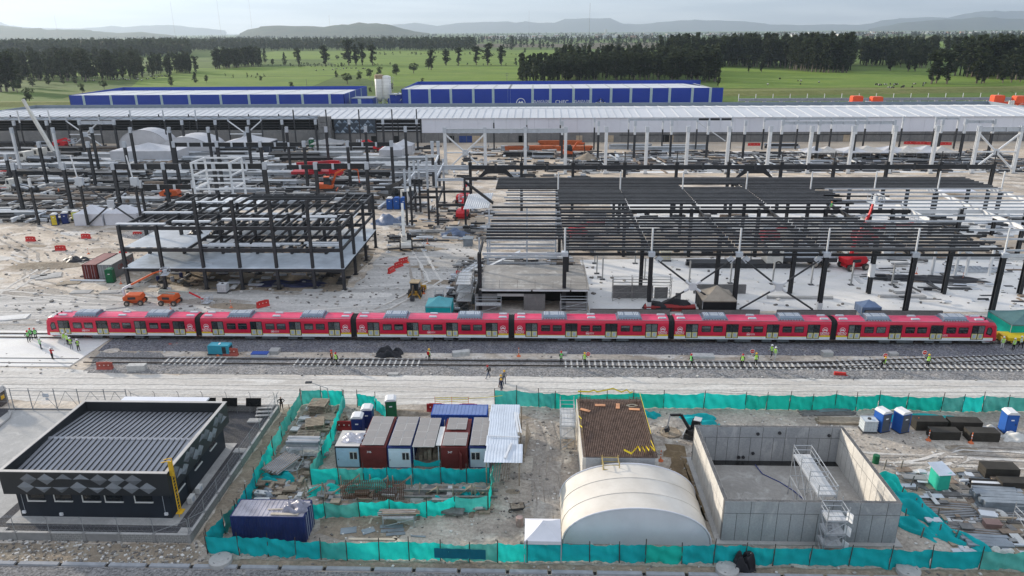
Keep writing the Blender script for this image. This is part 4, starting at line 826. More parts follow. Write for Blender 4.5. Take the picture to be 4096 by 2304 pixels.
# far woods, hedges and town read as one mass
def far_mass(name, spots, m, seed, nq=16, fs=.13):
 R = random.Random(seed); mb = MB()
 for u, v, h, w in spots:
  b = G(u, v); 
  for q in range(nq):
   a, f = R.uniform(0, 6.28), R.uniform(.1, 1); z = h*R.uniform(.22, 1.0); ww = w*(1.1-.75*(z/h))*f; s = h*fs*R.uniform(.7, 1.5)
   p = Vector((b.x+ww*cos(a), b.y+ww*sin(a), z)); A = Vector((R.gauss(0, 1), R.gauss(0, .5), R.gauss(0, 1))).normalized(); B = A.cross(Vector((R.gauss(0, 1), R.gauss(0, 1), R.gauss(0, 1)))).normalized()
   mb.add([p-A*s, p+B*s*.8, p+A*s, p-B*s*.8], [(0, 1, 2, 3)])
  mb.tube((b.x, b.y, 0), (b.x, b.y, h*.6), h*.02, 3)
 o = link(name, mb.mesh(name, m)); o['kind'] = 'stuff'; return o
R = random.Random(5); sp = []
for px, n, h in (([(2080, 326), (2400, 314), (2860, 316)], 150, (17, 25)), ([(2240, 296), (2860, 292)], 110, (22, 30)), ([(2640, 258), (3130, 262), (3400, 282)], 240, (30, 40)), ([(3400, 258), (3720, 255)], 80, (24, 34)), ([(3840, 300), (4120, 306)], 70, (28, 38)), ([(60, 312), (420, 312), (760, 288)], 110, (10, 24)), ([(0, 286), (560, 270)], 110, (18, 28)), ([(860, 272), (1040, 262)], 50, (16, 24))):
 for _ in range(n):
  t = R.random()*(len(px)-1); k = int(t); f = t-k; sp.append((px[k][0]+(px[k+1][0]-px[k][0])*f+R.uniform(-8, 8), px[k][1]+(px[k+1][1]-px[k][1])*f+R.uniform(-9, 6), R.uniform(*h), 3.2))
far_mass('grove_inner', sp, LEAF[0], 9, 46, .075); sp = []
def scatter(u0, u1, v0, v1, n, h=(16, 26), w=4.5):
 for _ in range(n):
  t = R.random(); sp.append((R.uniform(u0, u1), v0+(v1-v0)*t, R.uniform(*h), w))
scatter(-80, 760, 205, 228, 760, (24, 34), 6); scatter(-80, 1000, 185, 205, 460, (22, 30), 6); scatter(760, 1900, 186, 204, 800, (18, 30), 5); scatter(1000, 1900, 176, 187, 260, (18, 28), 6)
scatter(1880, 2700, 158, 178, 200, (14, 24), 5); scatter(2000, 2300, 180, 200, 26, (14, 22), 5); scatter(640, 1100, 160, 186, 170, (18, 28), 7)
far_mass('far_woods', sp, LEAF[0], 3); sp = []
scatter(-80, 1900, 148, 172, 520, (16, 26), 8); scatter(1900, 4150, 146, 166, 420, (14, 24), 8); scatter(3400, 4150, 178, 205, 90, (18, 26), 6); scatter(2300, 2700, 180, 210, 70, (10, 18), 6); scatter(3850, 4150, 160, 185, 60, (18, 28), 7)
far_mass('far_hedges', sp, LEAF[0], 4); sp = []
scatter(-100, 4200, 136, 147, 900, (16, 26), 14); far_mass('far_treeline', sp, LEAF[0], 6)
sp = []; scatter(1500, 2100, 214, 222, 40, (3, 7), 3); scatter(1150, 1380, 268, 270, 20, (3, 6), 2); scatter(2060, 2200, 258, 268, 14, (6, 12), 3); scatter(1000, 2100, 263, 265, 34, (2, 5), 2); scatter(900, 1060, 302, 316, 9, (3, 5), 1.5); scatter(2880, 4096, 371, 374, 5, (1, 2), 2); far_mass('hedgerow_shrubs', sp, LEAF[2], 8)
mb = MB()
for _ in range(420):
 u = R.uniform(1950, 4150); v = R.uniform(133.5, 142) if u < 2900 else R.uniform(124+ (u < 3400)*6, 136)
 b = G(u, max(v, 131.5+ (2048-u)*.0)) if v > 131 else Vector((GZ(u, v, 7000).x, 7000, 0))
 if b.y > 9000 or b.y < 0: b = Vector((GZ(u, 130, 6500).x, R.uniform(4500, 6500), 0))
 w, h = R.uniform(14, 60), R.uniform(5, 16); mb.obox((b.x, b.y, h/2), (w, 20, h), R.uniform(-.3, .3), R.choice((0, 0, 0, 1, 2)))
for u, v0, h in ((2424, 134, 52), (2548, 130, 26), (2590, 130, 30), (3355, 126, 24), (2340, 133, 30)):
 X = GZ(u, 130, 6000).x; mb.obox((X, 6000, h/2), (18 if u == 2424 else 60, 16, h))
o = link('far_town', mb.mesh('far_town', [mat('town_white', (.7, .69, .66), .7), mat('town_brick', (.42, .26, .19), .8), mat('town_grey', (.45, .45, .45), .7)])); o['kind'] = 'stuff'
# cattle
COWM = [mat('cow_black', (.018, .017, .016), .8), mat('cow_white', (.6, .58, .54), .8)]
def cow_mesh(seed):
 me = bpy.data.meshes.new('cow'); ob = bpy.data.objects.new('cow_build', me)
 V = [(0, 0, 1.05), (.75, 0, 1.1), (-.75, 0, 1.1), (1.05, 0, 1.2), (1.45, 0, .95 if seed % 2 else .55), (1.7, 0, .75 if seed % 2 else .3), (-1.0, 0, 1.0), (-1.05, 0, .5)]; E = [(0, 1), (0, 2), (1, 3), (3, 4), (4, 5), (2, 6), (6, 7)]; RD = [.36, .36, .34, .22, .15, .11, .08, .03]
 for bx, rr in ((.7, 1), (-.7, 2)):
  for s in (-1, 1):
   k = len(V); kx = .06 if bx > 0 else -.08
   V += [(bx, s*.22, .75), (bx+(-.05 if bx > 0 else .10), s*.23, .45), (bx+kx, s*.23, .22), (bx+kx*.6, s*.23, .03)]; E += [(rr, k), (k, k+1), (k+1, k+2), (k+2, k+3)]; RD += [.15, .09, .06, .06]
 me.from_pydata(V, E, []); ob.modifiers.new('s', 'SKIN'); 
 for i, sv in enumerate(me.skin_vertices[0].data): sv.radius = (RD[i], RD[i]); sv.use_root = i == 0
 out = bake(ob)
 out.materials.clear(); [out.materials.append(m) for m in COWM]
 for p in out.polygons: c = p.center; p.material_index = 1 if (sin(c.x*4.1+seed*2)+sin(c.z*5+seed)*.6 > .85) else 0
 return out
COWS = [cow_mesh(i) for i in range(3)]
def herd(spots, label, group):
 for u, v in spots:
  b = G(u, v); o = link('cow', random.choice(COWS), None, b, rnd(0, 6.28)); o.scale = (1.15,)*3; tag(o, label, 'cow', group)
herd([(2996+a*.427, b*.427+2) for a, b in ((1195, 795), (1215, 800), (1230, 800), (1280, 798), (1322, 792), (1358, 800), (1372, 795), (1385, 795), (1310, 826), (1350, 825), (1430, 822), (1445, 812), (1527, 818), (1545, 792), (1640, 785), (1630, 805))], 'black and white cow grazing with the herd in the right pasture', 'herd in the right pasture')
herd([(2996+a*.427, b*.427) for a, b in ((290, 745), (458, 765), (485, 765), (480, 795), (655, 778), (175, 800), (155, 632))], 'dark cow spread out near the grove end of the right pasture', 'cows spread near the grove')
herd([(a*.427, b*.427) for a, b in ((1065, 748), (1118, 752), (1150, 745), (1190, 755), (1215, 755), (1270, 745), (1285, 750), (1330, 758), (1385, 745), (1410, 720), (1425, 725), (1450, 722), (1470, 728), (1490, 722), (1520, 720), (1545, 718), (1560, 722), (1440, 742), (795, 770), (880, 762))], 'cow in the crowded herd under the left straggling trees', 'herd under the left trees')
herd([(1000+a*.427, b*.427) for a, b in ((620, 665), (690, 660), (808, 652), (845, 652), (880, 648), (905, 645), (950, 645), (995, 645), (1018, 668), (1055, 650), (1075, 648), (775, 658))], 'cow in the small herd on the bright field left of centre', 'herd on the bright field')
# air
mb = MB().box(-45000, 45000, -280, 34000, -8.2, 1400); hz = link('haze', mb.mesh('haze', [])); hz['kind'] = 'stuff'
hm = bpy.data.materials.new('haze_air'); hm.use_nodes = True; t = hm.node_tree; t.nodes.remove(t.nodes['Principled BSDF'])
pv = t.nodes.new('ShaderNodeVolumePrincipled'); pv.inputs['Color'].default_value = (.70, .84, 1.0, 1); pv.inputs['Density'].default_value = 0.00005; pv.inputs['Anisotropy'].default_value = .35
t.links.new(pv.outputs[0], t.nodes['Material Output'].inputs['Volume']); hz.data.materials.append(hm); hz.display_type = 'WIRE'
# three-level steel frame with metal decks
DECK = mat('galvanised_deck', (.64, .69, .74), .4, metal=.15, v=.14, s=.35, spec=.5)
DECKB = mat('bright_deck', (.74, .76, .78), .4, metal=.1, v=.10, s=.35, spec=.5)
PACK = mat('pale_sheet_pack', (.62, .64, .67), .5, v=.06)
T = thing('skeleton_building', 'open black steel frame with three levels and shiny metal floor decks', 'steel frame', (-55.6, 141, 0))
FX = [-75.8, -68.9, -61.2, -54.4, -47.6, -40.9, -35.4]; FY = [126.9, 135.9, 145.2, 154.8]; FZ = [4.1, 7.9, 12.0]
for j, y in enumerate(FY):
 for i, x in enumerate(FX):
  top = 16.8 if (j == 0 and i in (2, 3, 4, 5)) else 12.2
  mb = MB().hcol(x, y, 0.1, top, .52, .52, .08); c = wpart(T, 'column', mb, BLKS)
  mb = MB().box(x-.45, x+.45, y-.45, y+.45, 0.02, .1); wpart(c, 'base_plate', mb, BLK)
for z in FZ:
 for y in FY:
  for a, b in zip(FX, FX[1:]):
   mb = MB().ibeam((a+.26, y, z-.35), (b-.26, y, z-.35), .3, .65, .05); wpart(T, 'beam', mb, BLKS)
 for i, x in enumerate(FX):
  for a, b in zip(FY, FY[1:]):
   mb = MB().ibeam((x, a+.26, z-.33), (x, b-.26, z-.33), .28, .55, .05); wpart(T, 'beam', mb, BLKS)
 if z > 5:
  for a, b in zip(FX, FX[1:]):
   for k in (1, 2):
    x = a+(b-a)*k/3
    for c, d in zip(FY, FY[1:]):
     mb = MB().ibeam((x, c+.2, z-.26), (x, d-.2, z-.26), .2, .42, .04); wpart(T, 'joist', mb, BLKS)
def deck(x0, x1, y0, y1, z, m, w=1.0):
 y = y0
 while y < y1-.2:
  x = x0
  while x < x1-.3:
   q = min(x+6.9, x1); mb = MB()
   yy = min(y+w-.03, y1); mb.box(x, q-.04, y, yy, z+.02, z+.07)
   for k in (.2, .6): mb.box(x, q-.04, y+w*k, y+w*k+.22, z+.071, z+.11)
   wpart(T, 'deck_panel', mb, m); x = q
  y += w
deck(-76.3, -35.0, 126.5, 136.4, 4.1, DECK); deck(-76.3, -61.4, 136.45, 154.8, 4.1, DECKB); deck(-40.6, -35.0, 136.45, 154.8, 4.1, DECK); deck(-61.3, -40.7, 150.2, 154.8, 4.1, DECKB)
deck(-75.6, -63.8, 127.3, 142.6, 7.9, DECKB); deck(-63, -38.5, 147.5, 154.5, 7.9, DECKB)
for a, b, y, z in ((-76.5, -67.5, 127.3, 12.1), (-76, -66.5, 136.2, 12.1), (-67, -60, 129.2, 12.1), (-74, -64, 145.4, 12.1), (-58.5, -49, 131.0, 12.1), (-44, -37.5, 133, 12.1), (-60.5, -53, 128.6, 7.95), (-52.5, -43.5, 128.8, 7.95), (-43, -36, 129.5, 7.95), (-61.5, -47, 127.7, 7.95), (-42, -36, 127.9, 7.95)):
 mb = MB().box(a, b, y, y+.75, z, z+.28); wpart(T, 'deck_sheet_bundle', mb, PACK)
for k in range(3):
 mb = MB().ibeam((-60, 147.5+k*1.5, 12.45), (-42.5, 147.5+k*1.5, 12.45), .2, .3, .03); wpart(T, 'loose_joist', mb, BLKS)
for y in (138, 141.5, 148, 151.5):
 mb = MB().ibeam((-40.7, y, 11.8), (-35.6, y, 11.8), .2, .35, .03); wpart(T, 'joist', mb, BLKS)
mb = MB()
for a, b in (((-66, 131, 4.25), (-60.5, 129, 4.25)), ((-66, 131.4, 4.25), (-60.6, 129.6, 4.25)), ((-65, 131.8, 4.25), (-61, 132.5, 4.25))): mb.bar(a, b, .2, .12)
wpart(T, 'loose_sheet', mb, PACK)
# white stair tower standing in the back corner of the frame
T = thing('stair_tower', 'white steel stair tower behind the three-level black frame', 'stair tower', (-72, 162, 0))
for x in (-76, -67.5):
 for y in (159, 166):
  mb = MB().bar((x, y, 0), (x, y, 18.2), .38, .38); wpart(T, 'post', mb, WSTEEL)
for z in (5, 9, 12.2, 15.2, 18):
 for a, b in (((-76, 159), (-67.5, 159)), ((-76, 166), (-67.5, 166)), ((-76, 159), (-76, 166)), ((-67.5, 159), (-67.5, 166))):
  mb = MB().bar((*a, z), (*b, z), .25, .35); wpart(T, 'beam', mb, WSTEEL)
for z in (9, 12.2):
 mb = MB().prism([(-75.6, 160.2, z-3.6), (-68, 160.2, z), (-68, 160.2, z+.3), (-75.6, 160.2, z-3.3)], (0, 1.2, 0)); wpart(T, 'flight', mb, WSTEEL)
mb = MB().box(-76.2, -62, 155.6, 169, 8.2, 8.35); wpart(T, 'landing', mb, DECKB)
# big roof frame over the pale shop floor
T = thing('roof_frame', 'wide black steel roof frame of close purlins over pale concrete floor', 'steel frame', (33, 117, 0))
CXF = [-9.5, 4.7, 19.0, 33.3, 47.5, 61.8, 76.0, 90.2, 104.4]
PL = mat('purlin_black', (.036, .038, .043), .5, v=.2, s=.5, spec=.4); PLT = mat('flange_glint', (.34, .345, .355), .45, metal=.2, v=.2, s=.4)
for i, x in enumerate(CXF[:7]):
 mb = MB().hcol(x, 117, 0.05, 10.1, .62, .85, .12); c = wpart(T, 'column', mb, BLK)
 if i in (2, 4):
  mb = MB().box(x-.36, x+.36, 116.5, 117.5, .05, 1.6); wpart(c, 'white_primer', mb, WSTEEL)
 if i > 0:
  mb = MB().box(x-.55, x+.55, 116.45, 117.55, 9.6, 10.35); wpart(c, 'head_plate', mb, GALV)
  mb = MB().tube((x, 117, 10.35), (x, 117, 14.4), .15, 8); wpart(c, 'post', mb, WSTEEL)
for y, xs in ((126, [5.5, 18.8, 32.3, 45.6, 59.5, 72.7, 86]), (148.5, [4.8, 18.2, 31.8, 45.5, 59, 72.5, 86, 99]), (166, [4.9, 19, 33.1, 47.4, 61.8, 76, 90, 104]), (180, [5, 19.2, 33.5, 48, 62, 76.5, 90.5, 105])):
 for x in xs:
  mb = MB().hcol(x, y, .05, 10.2, .6, .8, .12); c = wpart(T, 'column', mb, BLK)
  if y == 126 and x > 59 and x < 60:
   mb = MB().box(x-.42, x+.42, y-.45, y+.45, 3.2, 5.6); wpart(c, 'white_primer', mb, WSTEEL)
  if y == 166:
   mb = MB().tube((x, y, 10.6), (x, y, 14.7), .16, 8); wpart(c, 'post', mb, WSTEEL)
  if y == 148.5 and x > 58 and x < 73:
   mb = MB().box(x-.75, x+.75, y-.5, y+.5, .05, 7.5); wpart(c, 'white_primer', mb, WSTEEL)
for i, x in enumerate(CXF):
 m = BLK if x < 62.5 else WSTEEL
 for a, b in ((117.5, 126), (126, 141), (141, 148.5), (148.5, 166), (166, 181)):
  if i == 0 and a > 120: continue
  if i >= 6 and a < 126: continue
  mb = MB().ibeam((x, a, 9.75), (x, b, 9.75 if b < 150 else 9.9), .3, .7, .06); wpart(T, 'rafter', mb, BLK if a < 141 and x < 77 else m)
PY = [117.4, 118.3, 120.2, 122.2, 124.2, 126.3, 128.3, 130.3, 132.5, 134.5, 136.6, 138.7, 141.0, 143.7, 147.9]
PY2 = [151.1, 152.6, 154.1, 155.5, 156.9, 158.3, 159.6, 161, 162.3, 163.5, 164.8, 166.2]
PY3 = [168, 169.8, 171.6, 173.6, 175.5, 177.4, 179.4, 181.2]
def purlin(a, b, y, z, m=PL, mt=PLT, h=.40):
 mb = MB().box(a, b, y-.02, y+.02, z-h/2, z+h/2); mb.box(a, b, y-.10, y+.0, z+h/2, z+h/2+.03, 1); mb.box(a, b, y-.02, y+.10, z-h/2-.03, z-h/2); wpart(T, 'purlin', mb, [m, mt])
for i, (a, b) in enumerate(zip(CXF, CXF[1:])):
 for k, y in enumerate(PY):
  z = 10.62+.003*(y-117)
  if i == 0:
   if y < 124: continue
   if y in (134.5, 138.7, 143.7): purlin(a+.3, b, y, z, GALV, WSTEEL, .26)
   else: purlin(a+.3+rnd(0, .6), b, y, z)
  elif i <= 4:
   if y in (141.0, 143.7) and i >= 2: continue
   purlin(a+.05, b-.05, y, z)
  elif i == 5:
   if y < 134.6: purlin(a, b+(1.5 if k % 2 else -2.2), y, z)
   elif y in (136.6, 141.0, 147.9): purlin(a, b, y, z, GALV, WSTEEL, .3)
  elif y in (117.4, 124.2, 130.3, 136.6, 141.0, 147.9) and not (i == 7 and y < 120): purlin(a, b, y, z, GALV, WSTEEL, .3)
 for k, y in enumerate(PY2):
  z = 10.75
  if i == 0:
   if k % 2 == 0: purlin(a+2+rnd(0, 1), b, y, z, GALV if k % 4 == 0 else PL, WSTEEL, .26)
  elif i <= 4 or (i == 5 and k % 4 == 1 and k < 11): purlin(a+.05, b-.05+(rnd(0, 5) if i == 4 else 0), y, z, h=.33)
  elif k in (0, 2, 5, 8, 11): purlin(a, b, y, z, GALV, WSTEEL, .3)
 for k, y in enumerate(PY3):
  if i == 3 and k in (1, 2): continue
  purlin(a, b, y, 10.6-.02*(y-166), PL, PLT, .46)
 # eaves and valley beams
 m = GALV if i == 0 else BLK if i < 6 else WSTEEL
 mb = MB().ibeam((a+.5, 117, 9.9), (b-.5, 117, 9.9), .3, .42, .05); wpart(T, 'eaves_beam', mb, m)
 if i > 0:
  mb = MB().ibeam((a, 148.5, 9.7), (b, 148.5, 9.7), .3, .8, .06); wpart(T, 'valley_beam', mb, BLK if i < 6 else WSTEEL)
# crossed wind braces with white gussets in the front row
TUBEB = mat('brace_black', (.03, .03, .033), .45, spec=.4)
for x0, x1 in ((19.0, 33.3), (33.3, 47.5)):
 hub = ((x0+x1)/2, 117, 4.3)
 for x, z in ((x0+1.1, 8.9), (x1-1.1, 8.9), (x0+1.0, .3), (x1-1.0, .3)):
  mb = MB(); v = (Vector((x, 117, z))-Vector(hub)); n = v.normalized(); mb.tube(Vector(hub)+n*1.5, Vector((x, 117, z)), .16, 8); br = wpart(T, 'brace', mb, TUBEB)
  mb = MB().tube(Vector(hub)+n*.7, Vector(hub)+n*1.6, .24, 8); wpart(br, 'sleeve', mb, WSTEEL)
  if z > 5:
   mb = MB().obox((x-n.x*.2, 117, z+.2), (1.0, .25, 1.0), 0, ry=pi/4); wpart(br, 'gusset', mb, GALV)
 mb = MB().prism([(hub[0]+.75*cos(k*pi/3), 116.8, hub[2]+.75*sin(k*pi/3)) for k in range(6)][::-1], (0, .4, 0)); wpart(T, 'brace_hub', mb, WSTEEL)
# free columns and portal frames of the train sheds
def column_parts(T, x, y, z, w=.75, d=.75, black=1.0, white_top=False, cap=True, world=True):
 zb = z*black
 if black > 0:
  mb = MB().hcol(x, y, .05, zb, w, d, .13); part(T, 'shaft', mb, BLKS, world=world)
 if black < 1:
  mb = MB().hcol(x, y, zb, z, w, d, .13); part(T, 'upper_shaft', mb, WSTEEL if white_top else GALV, world=world)
 if cap:
  mb = MB().box(x-w*.62, x+w*.62, y-d*.55, y-d*.3, z-1.5, z+.35); mb.box(x-w*.62, x+w*.62, y+d*.3, y+d*.55, z-1.5, z+.35); part(T, 'cap_plate', mb, GALV, world=world)
 mb = MB().box(x-w*.8, x+w*.8, y-d*.8, y+d*.8, 0.02, .35); part(T, 'footing', mb, CONC, world=world)
def columns(rowname, Y, items, group, w=.75):
 for i, (x, z, bl, wt) in enumerate(items):
  T = thing('steel_column', '%s steel column, %s from left in the %s' % ('tall thin' if w < .5 else 'white-topped black' if bl < 1 and bl > 0 else 'white' if bl == 0 else 'black', ORD[i], rowname), 'column', (x, Y, 0), 0, group)
  column_parts(T, x, Y, z, w, w, bl, wt, w > .5)
def portal(name, label, Y, xs, z, bl, beams, wt=True, w=.8, extra=None):
 T = thing(name, label, 'steel frame', (sum(xs)/len(xs), Y, 0))
 for x in xs:
  c = link('column', None, T, (x-T.location.x, 0, 0)); column_parts(c, x, Y, z, w, w, bl, wt)
 for a, b, zz, h, m in beams:
  mb = MB().ibeam((a, Y, zz), (b, Y, zz), .45, h, .08); bm = wpart(T, 'beam', mb, m)
  k = max(1, round((b-a)/6.6)); 
  for q in range(1, k+1):
   x = a+(b-a)*q/(k+1) if k > 1 else (a+b)/2
   mb = MB().box(x-.3, x+.3, Y-.35, Y-.23, zz-h*.55, zz+h*.55); wpart(bm, 'splice_plate', mb, GALV)
 if extra: extra(T)
 return T
def xbrace(T, x0, x1, Y, z0, z1, m, r=.2, horiz=True):
 hx, hz_ = (x0+x1)/2, (z0+z1)/2
 for x, z in ((x0, z0), (x1, z0), (x0, z1), (x1, z1)):
  mb = MB().tube((hx, Y, hz_), (x, Y, z), r, 6); wpart(T, 'brace', mb, m)
 mb = MB().box(hx-.9, hx+.9, Y-.25, Y+.25, hz_-.9, hz_+.9); wpart(T, 'brace_hub', mb, GALV)
 if horiz:
  mb = MB().tube((x0, Y, hz_), (x1, Y, hz_), r*.9, 6); wpart(T, 'tie', mb, m)
gx = lambda n: -30.4-13.27*n
# front left row at Y=187 : linked by deep black beams on the right, free columns on the left
columns('front row of the left steel yard', 187, [(gx(8), 13.1, 1, 0), (gx(7), 13.1, 1, 0)], 'front row columns of the left yard')
portal('portal_frame', 'front left portal row of black columns under a deep black beam', 187, [gx(6), gx(5), gx(4), gx(3)], 13.1, 1, [(gx(6)+.4, gx(5)-.4, 12.4, 1.35, BLK), (gx(5)+.4, gx(4)-.4, 12.4, 1.35, BLK), (gx(4)+.4, gx(3)-.4, 12.4, 1.35, BLK)])
portal('portal_frame', 'short black portal with grey ends above the red crane truck', 187, [gx(2), gx(1)], 13.1, 1, [(gx(2)+.4, gx(1)-.4, 12.4, 1.35, BLK), (gx(3)+5.8, gx(2)-.4, 12.2, 1.1, BLK)])
portal('portal_frame', 'lower black link beam between two thin columns behind the frame', 176, [-97.5, -84.5], 10.5, 1, [(-97, -85, 9.3, 1.1, BLK)], w=.5)
def low_brace(T):
 xbrace(T, -110.6, -97.4, 173, .6, 10.8, BLKS, .2)
 for x in (-110.8, -97.2):
  mb = MB().box(x-.9, x+.9, 172.6, 173.4, 10.3, 12.2); wpart(T, 'gusset', mb, GALV); mb = MB().tube((x-.3, 173, 12), (x-.9, 173, 17.5), .18, 6); wpart(T, 'lifting_post', mb, WSTEEL)
portal('braced_bay', 'pair of slim black columns joined by a crossed brace at the yard edge', 173, [-110.8, -97.2], 11.5, 1, [], w=.5, extra=low_brace)
columns('edge row beside the portable toilets', 173, [(-123.2, 12.0, .82, True)], None, .48)
# second row
columns('second row of the left steel yard', 221, [(gx(10)+.1, 10, 1, 0), (gx(9)-2, 13.8, 1, 0), (gx(8), 13.8, 1, 0), (gx(7)-2, 13.8, 1, 0)], 'second row columns of the left yard')
portal('portal_frame', 'second left portal row of black columns under a black beam', 221, [gx(6), gx(5), gx(4), gx(3)], 13.8, 1, [(gx(6)+.4, gx(5)-.4, 13.1, 1.2, BLK), (gx(5)+.4, gx(4)-.4, 13.1, 1.2, BLK), (gx(4)+.4, gx(3)-.4, 13.1, 1.2, BLK)])
portal('portal_frame', 'second row short black portal beside the orange excavator', 221, [gx(2), gx(1)], 13.8, 1, [(gx(2)+.4, gx(1)-.4, 13.1, 1.2, BLK)])
columns('second row, beside the white portal', 221, [(-31.4, 13.6, .72, False), (-29.6, 13.6, .72, False)], None)
# third row
columns('third row of the left steel yard', 246, [(gx(11)-1, 15, 0.0, True), (gx(10), 15, 0.0, True)]+[(gx(n), 15, 1, 0) for n in range(9, 0, -1)], 'third row columns of the left yard')
# fourth row and the tall thin row by the wall
columns('fourth row near the grey wall', 290, [(gx(13)-4.6, 12.4, 1, 0), (gx(12)-4.6, 12.4, 1, 0)]+[(gx(n)-3.2, 12.4, 1, 0) for n in range(8, 0, -1)], 'fourth row columns of the left yard')
portal('portal_frame', 'grey beam portal on black columns before the arched tents', 290, [-181, -167], 12.5, 1, [(-180.6, -167.4, 11.9, 1.3, GALV)])
columns('tall thin row along the left hall wall', 302, [(x, 15.5, .68, True) for x in (-213.5, -200.6)]+[(x, 15.5, .72, False) for x in (-166.5, -152.8, -139.4)]+[(x, 15.4, 1, 0) for x in (-99, -85.6, -72.2, -58.7, -48.7)], 'thin columns along the left hall wall', .42)
for x0, x1, lab in ((-193.6, -180.0, 'white crossed brace between thin columns left of the arched tents'), (-126.2, -112.6, 'white crossed brace between thin columns before the dark hall opening')):
 portal('braced_bay', lab, 302, [x0, x1], 12.4, 1, [], w=.45, extra=lambda T, a=x0, b=x1: xbrace(T, a, b, 302, .5, 11, WSTEEL, .26))
# right hand sheds: row a (white), row b, row c
RA = [-30.2+13.2*k for k in range(15)]
def rbrace(T): xbrace(T, -30.2, -17.0, 243, 1.0, 13.2, WSTEEL, .3)
portal('portal_frame', 'white portal with crossed brace left of the big roof frame', 243, [RA[0], RA[1], RA[2], RA[3]], 15, .0, [(RA[0]+.5, RA[1]-.5, 14.2, 1.4, GALV), (RA[1]+.5, RA[2]-.5, 14.2, 1.4, GALV), (RA[2]+.5, RA[3]-.5, 14.2, 1.4, GALV)], extra=rbrace, w=.95)
columns('white row behind the black fascia beam', 243, [(x, 15.1, 0, True) for x in RA[4:13]], 'white columns behind the fascia beam', .95)
portal('portal_frame', 'white portal with crossed brace at the far right of the sheds', 243, [RA[13], RA[14]], 15, 0, [(RA[13]+.5, RA[14]-.5, 14.2, 1.4, GALV)], extra=lambda T: xbrace(T, RA[13], RA[14], 243, 1.0, 13.0, WSTEEL, .32), w=.95)
RB = [9.2+13.2*k for k in range(12)]
columns('half-white row in the middle of the sheds', 272, [(x, 13.6, .66, True) for x in RB[:6]], 'half-white middle columns')
portal('portal_frame', 'half-white portal row carrying a long pale beam at the right', 272, RB[6:10], 13.6, .66, [(a+.4, b-.4, 13.0, 1.1, GALV) for a, b in zip(RB[6:9], RB[7:10])])
columns('gap between the two right portals', 276, [(147, 13.2, .66, True)], None)
portal('portal_frame', 'small half-white portal standing beside the far right brace', 272, [153, 163], 13.8, .66, [(153.4, 162.6, 13.2, 1.0, GALV)])
columns('far row before the white cladding', 294, [(-17, 12.4, 1, 0), (-4, 12.4, .8, 0), (9.2, 12.4, .8, 0), (22.6, 12.4, .72, True)], 'far row columns before white cladding', .55)
portal('portal_frame', 'far slim portal with pale beam before the white cladding', 294, [36, 49.3, 62.6, 76], 12.3, .66, [(36.3, 49, 11.9, .8, GALV), (49.6, 62.3, 11.9, .8, GALV), (62.9, 75.7, 11.9, .8, BLK)], w=.55, extra=lambda T: [wpart(T, 'brace', MB().tube((62.6, 294, 11), (74, 294, 3.5), .22, 6), WSTEEL)])
portal('portal_frame', 'far slim portal with pale brackets towards the right end', 294, [88.5, 101.5, 114.5, 127.5], 12.3, .66, [(88.8, 101.2, 11.9, .8, GALV), (101.8, 114.2, 11.9, .8, GALV), (114.8, 127.2, 11.9, .8, GALV)], w=.55)
columns('far row right of the slim portals', 294, [(141.5, 12.4, .66, True)], None, .55)
portal('portal_frame', 'last slim portal of the far row at the right', 294, [154, 162.5], 12.3, .66, [(154.3, 162.2, 11.9, .8, GALV)], w=.55)
# black fascia beam in front of the sheds
T = thing('fascia_frame', 'long black fascia beam on black columns behind the roof frame', 'steel frame', (45, 189, 0))
FC = [-17.2+13.25*k for k in range(11)]
for x in FC:
 mb = MB().hcol(x, 189, .05, 12.3, .7, .8, .13); c = wpart(T, 'column', mb, BLK)
 mb = MB().tube((x, 189, 12.4), (x, 189, 15.6), .14, 6); wpart(c, 'post', mb, BLK); mb = MB().box(x-.45, x+.45, 188.5, 189.5, 12.32, 13.0); wpart(c, 'head_plate', mb, BLK)
for a, b in zip(FC, FC[1:]):
 mb = MB().box(a+.36, b-.36, 188.65, 188.98, 11.15, 12.25); bm = wpart(T, 'fascia_beam', mb, BLK)
 mb = MB().box((a+b)/2-.3, (a+b)/2+.3, 188.5, 188.64, 10.95, 12.7); wpart(bm, 'splice_plate', mb, BLKS)
for a, b in ((FC[0], FC[1]), (FC[5], FC[6])):
 m = (a+b)/2; mb = MB().prism([(m-2.2, 188.7, 11.14), (m-2.2, 188.7, 10.1), (a+1.6, 188.7, 8.3), (a+.4, 188.7, 8.3), (a+.4, 188.7, 8.6), (a+1.6, 188.7, 8.75), (m-2.8, 188.7, 11.14)], (0, .3, 0)); mb.prism([(m+2.2, 188.7, 11.14), (m+2.2, 188.7, 10.1), (b-1.6, 188.7, 8.3), (b-.4, 188.7, 8.3), (b-.4, 188.7, 8.6), (b-1.6, 188.7, 8.75), (m+2.8, 188.7, 11.14)], (0, .3, 0)); mb.box(m-2.2, m+2.2, 188.7, 189, 10.1, 11.14); wpart(T, 'knee_brace', mb, BLK)
mb = MB().ibeam((-30.5, 189, 11.7), (-17.6, 189, 11.7), .5, 1.1, .08); wpart(T, 'pale_beam', mb, GALV)
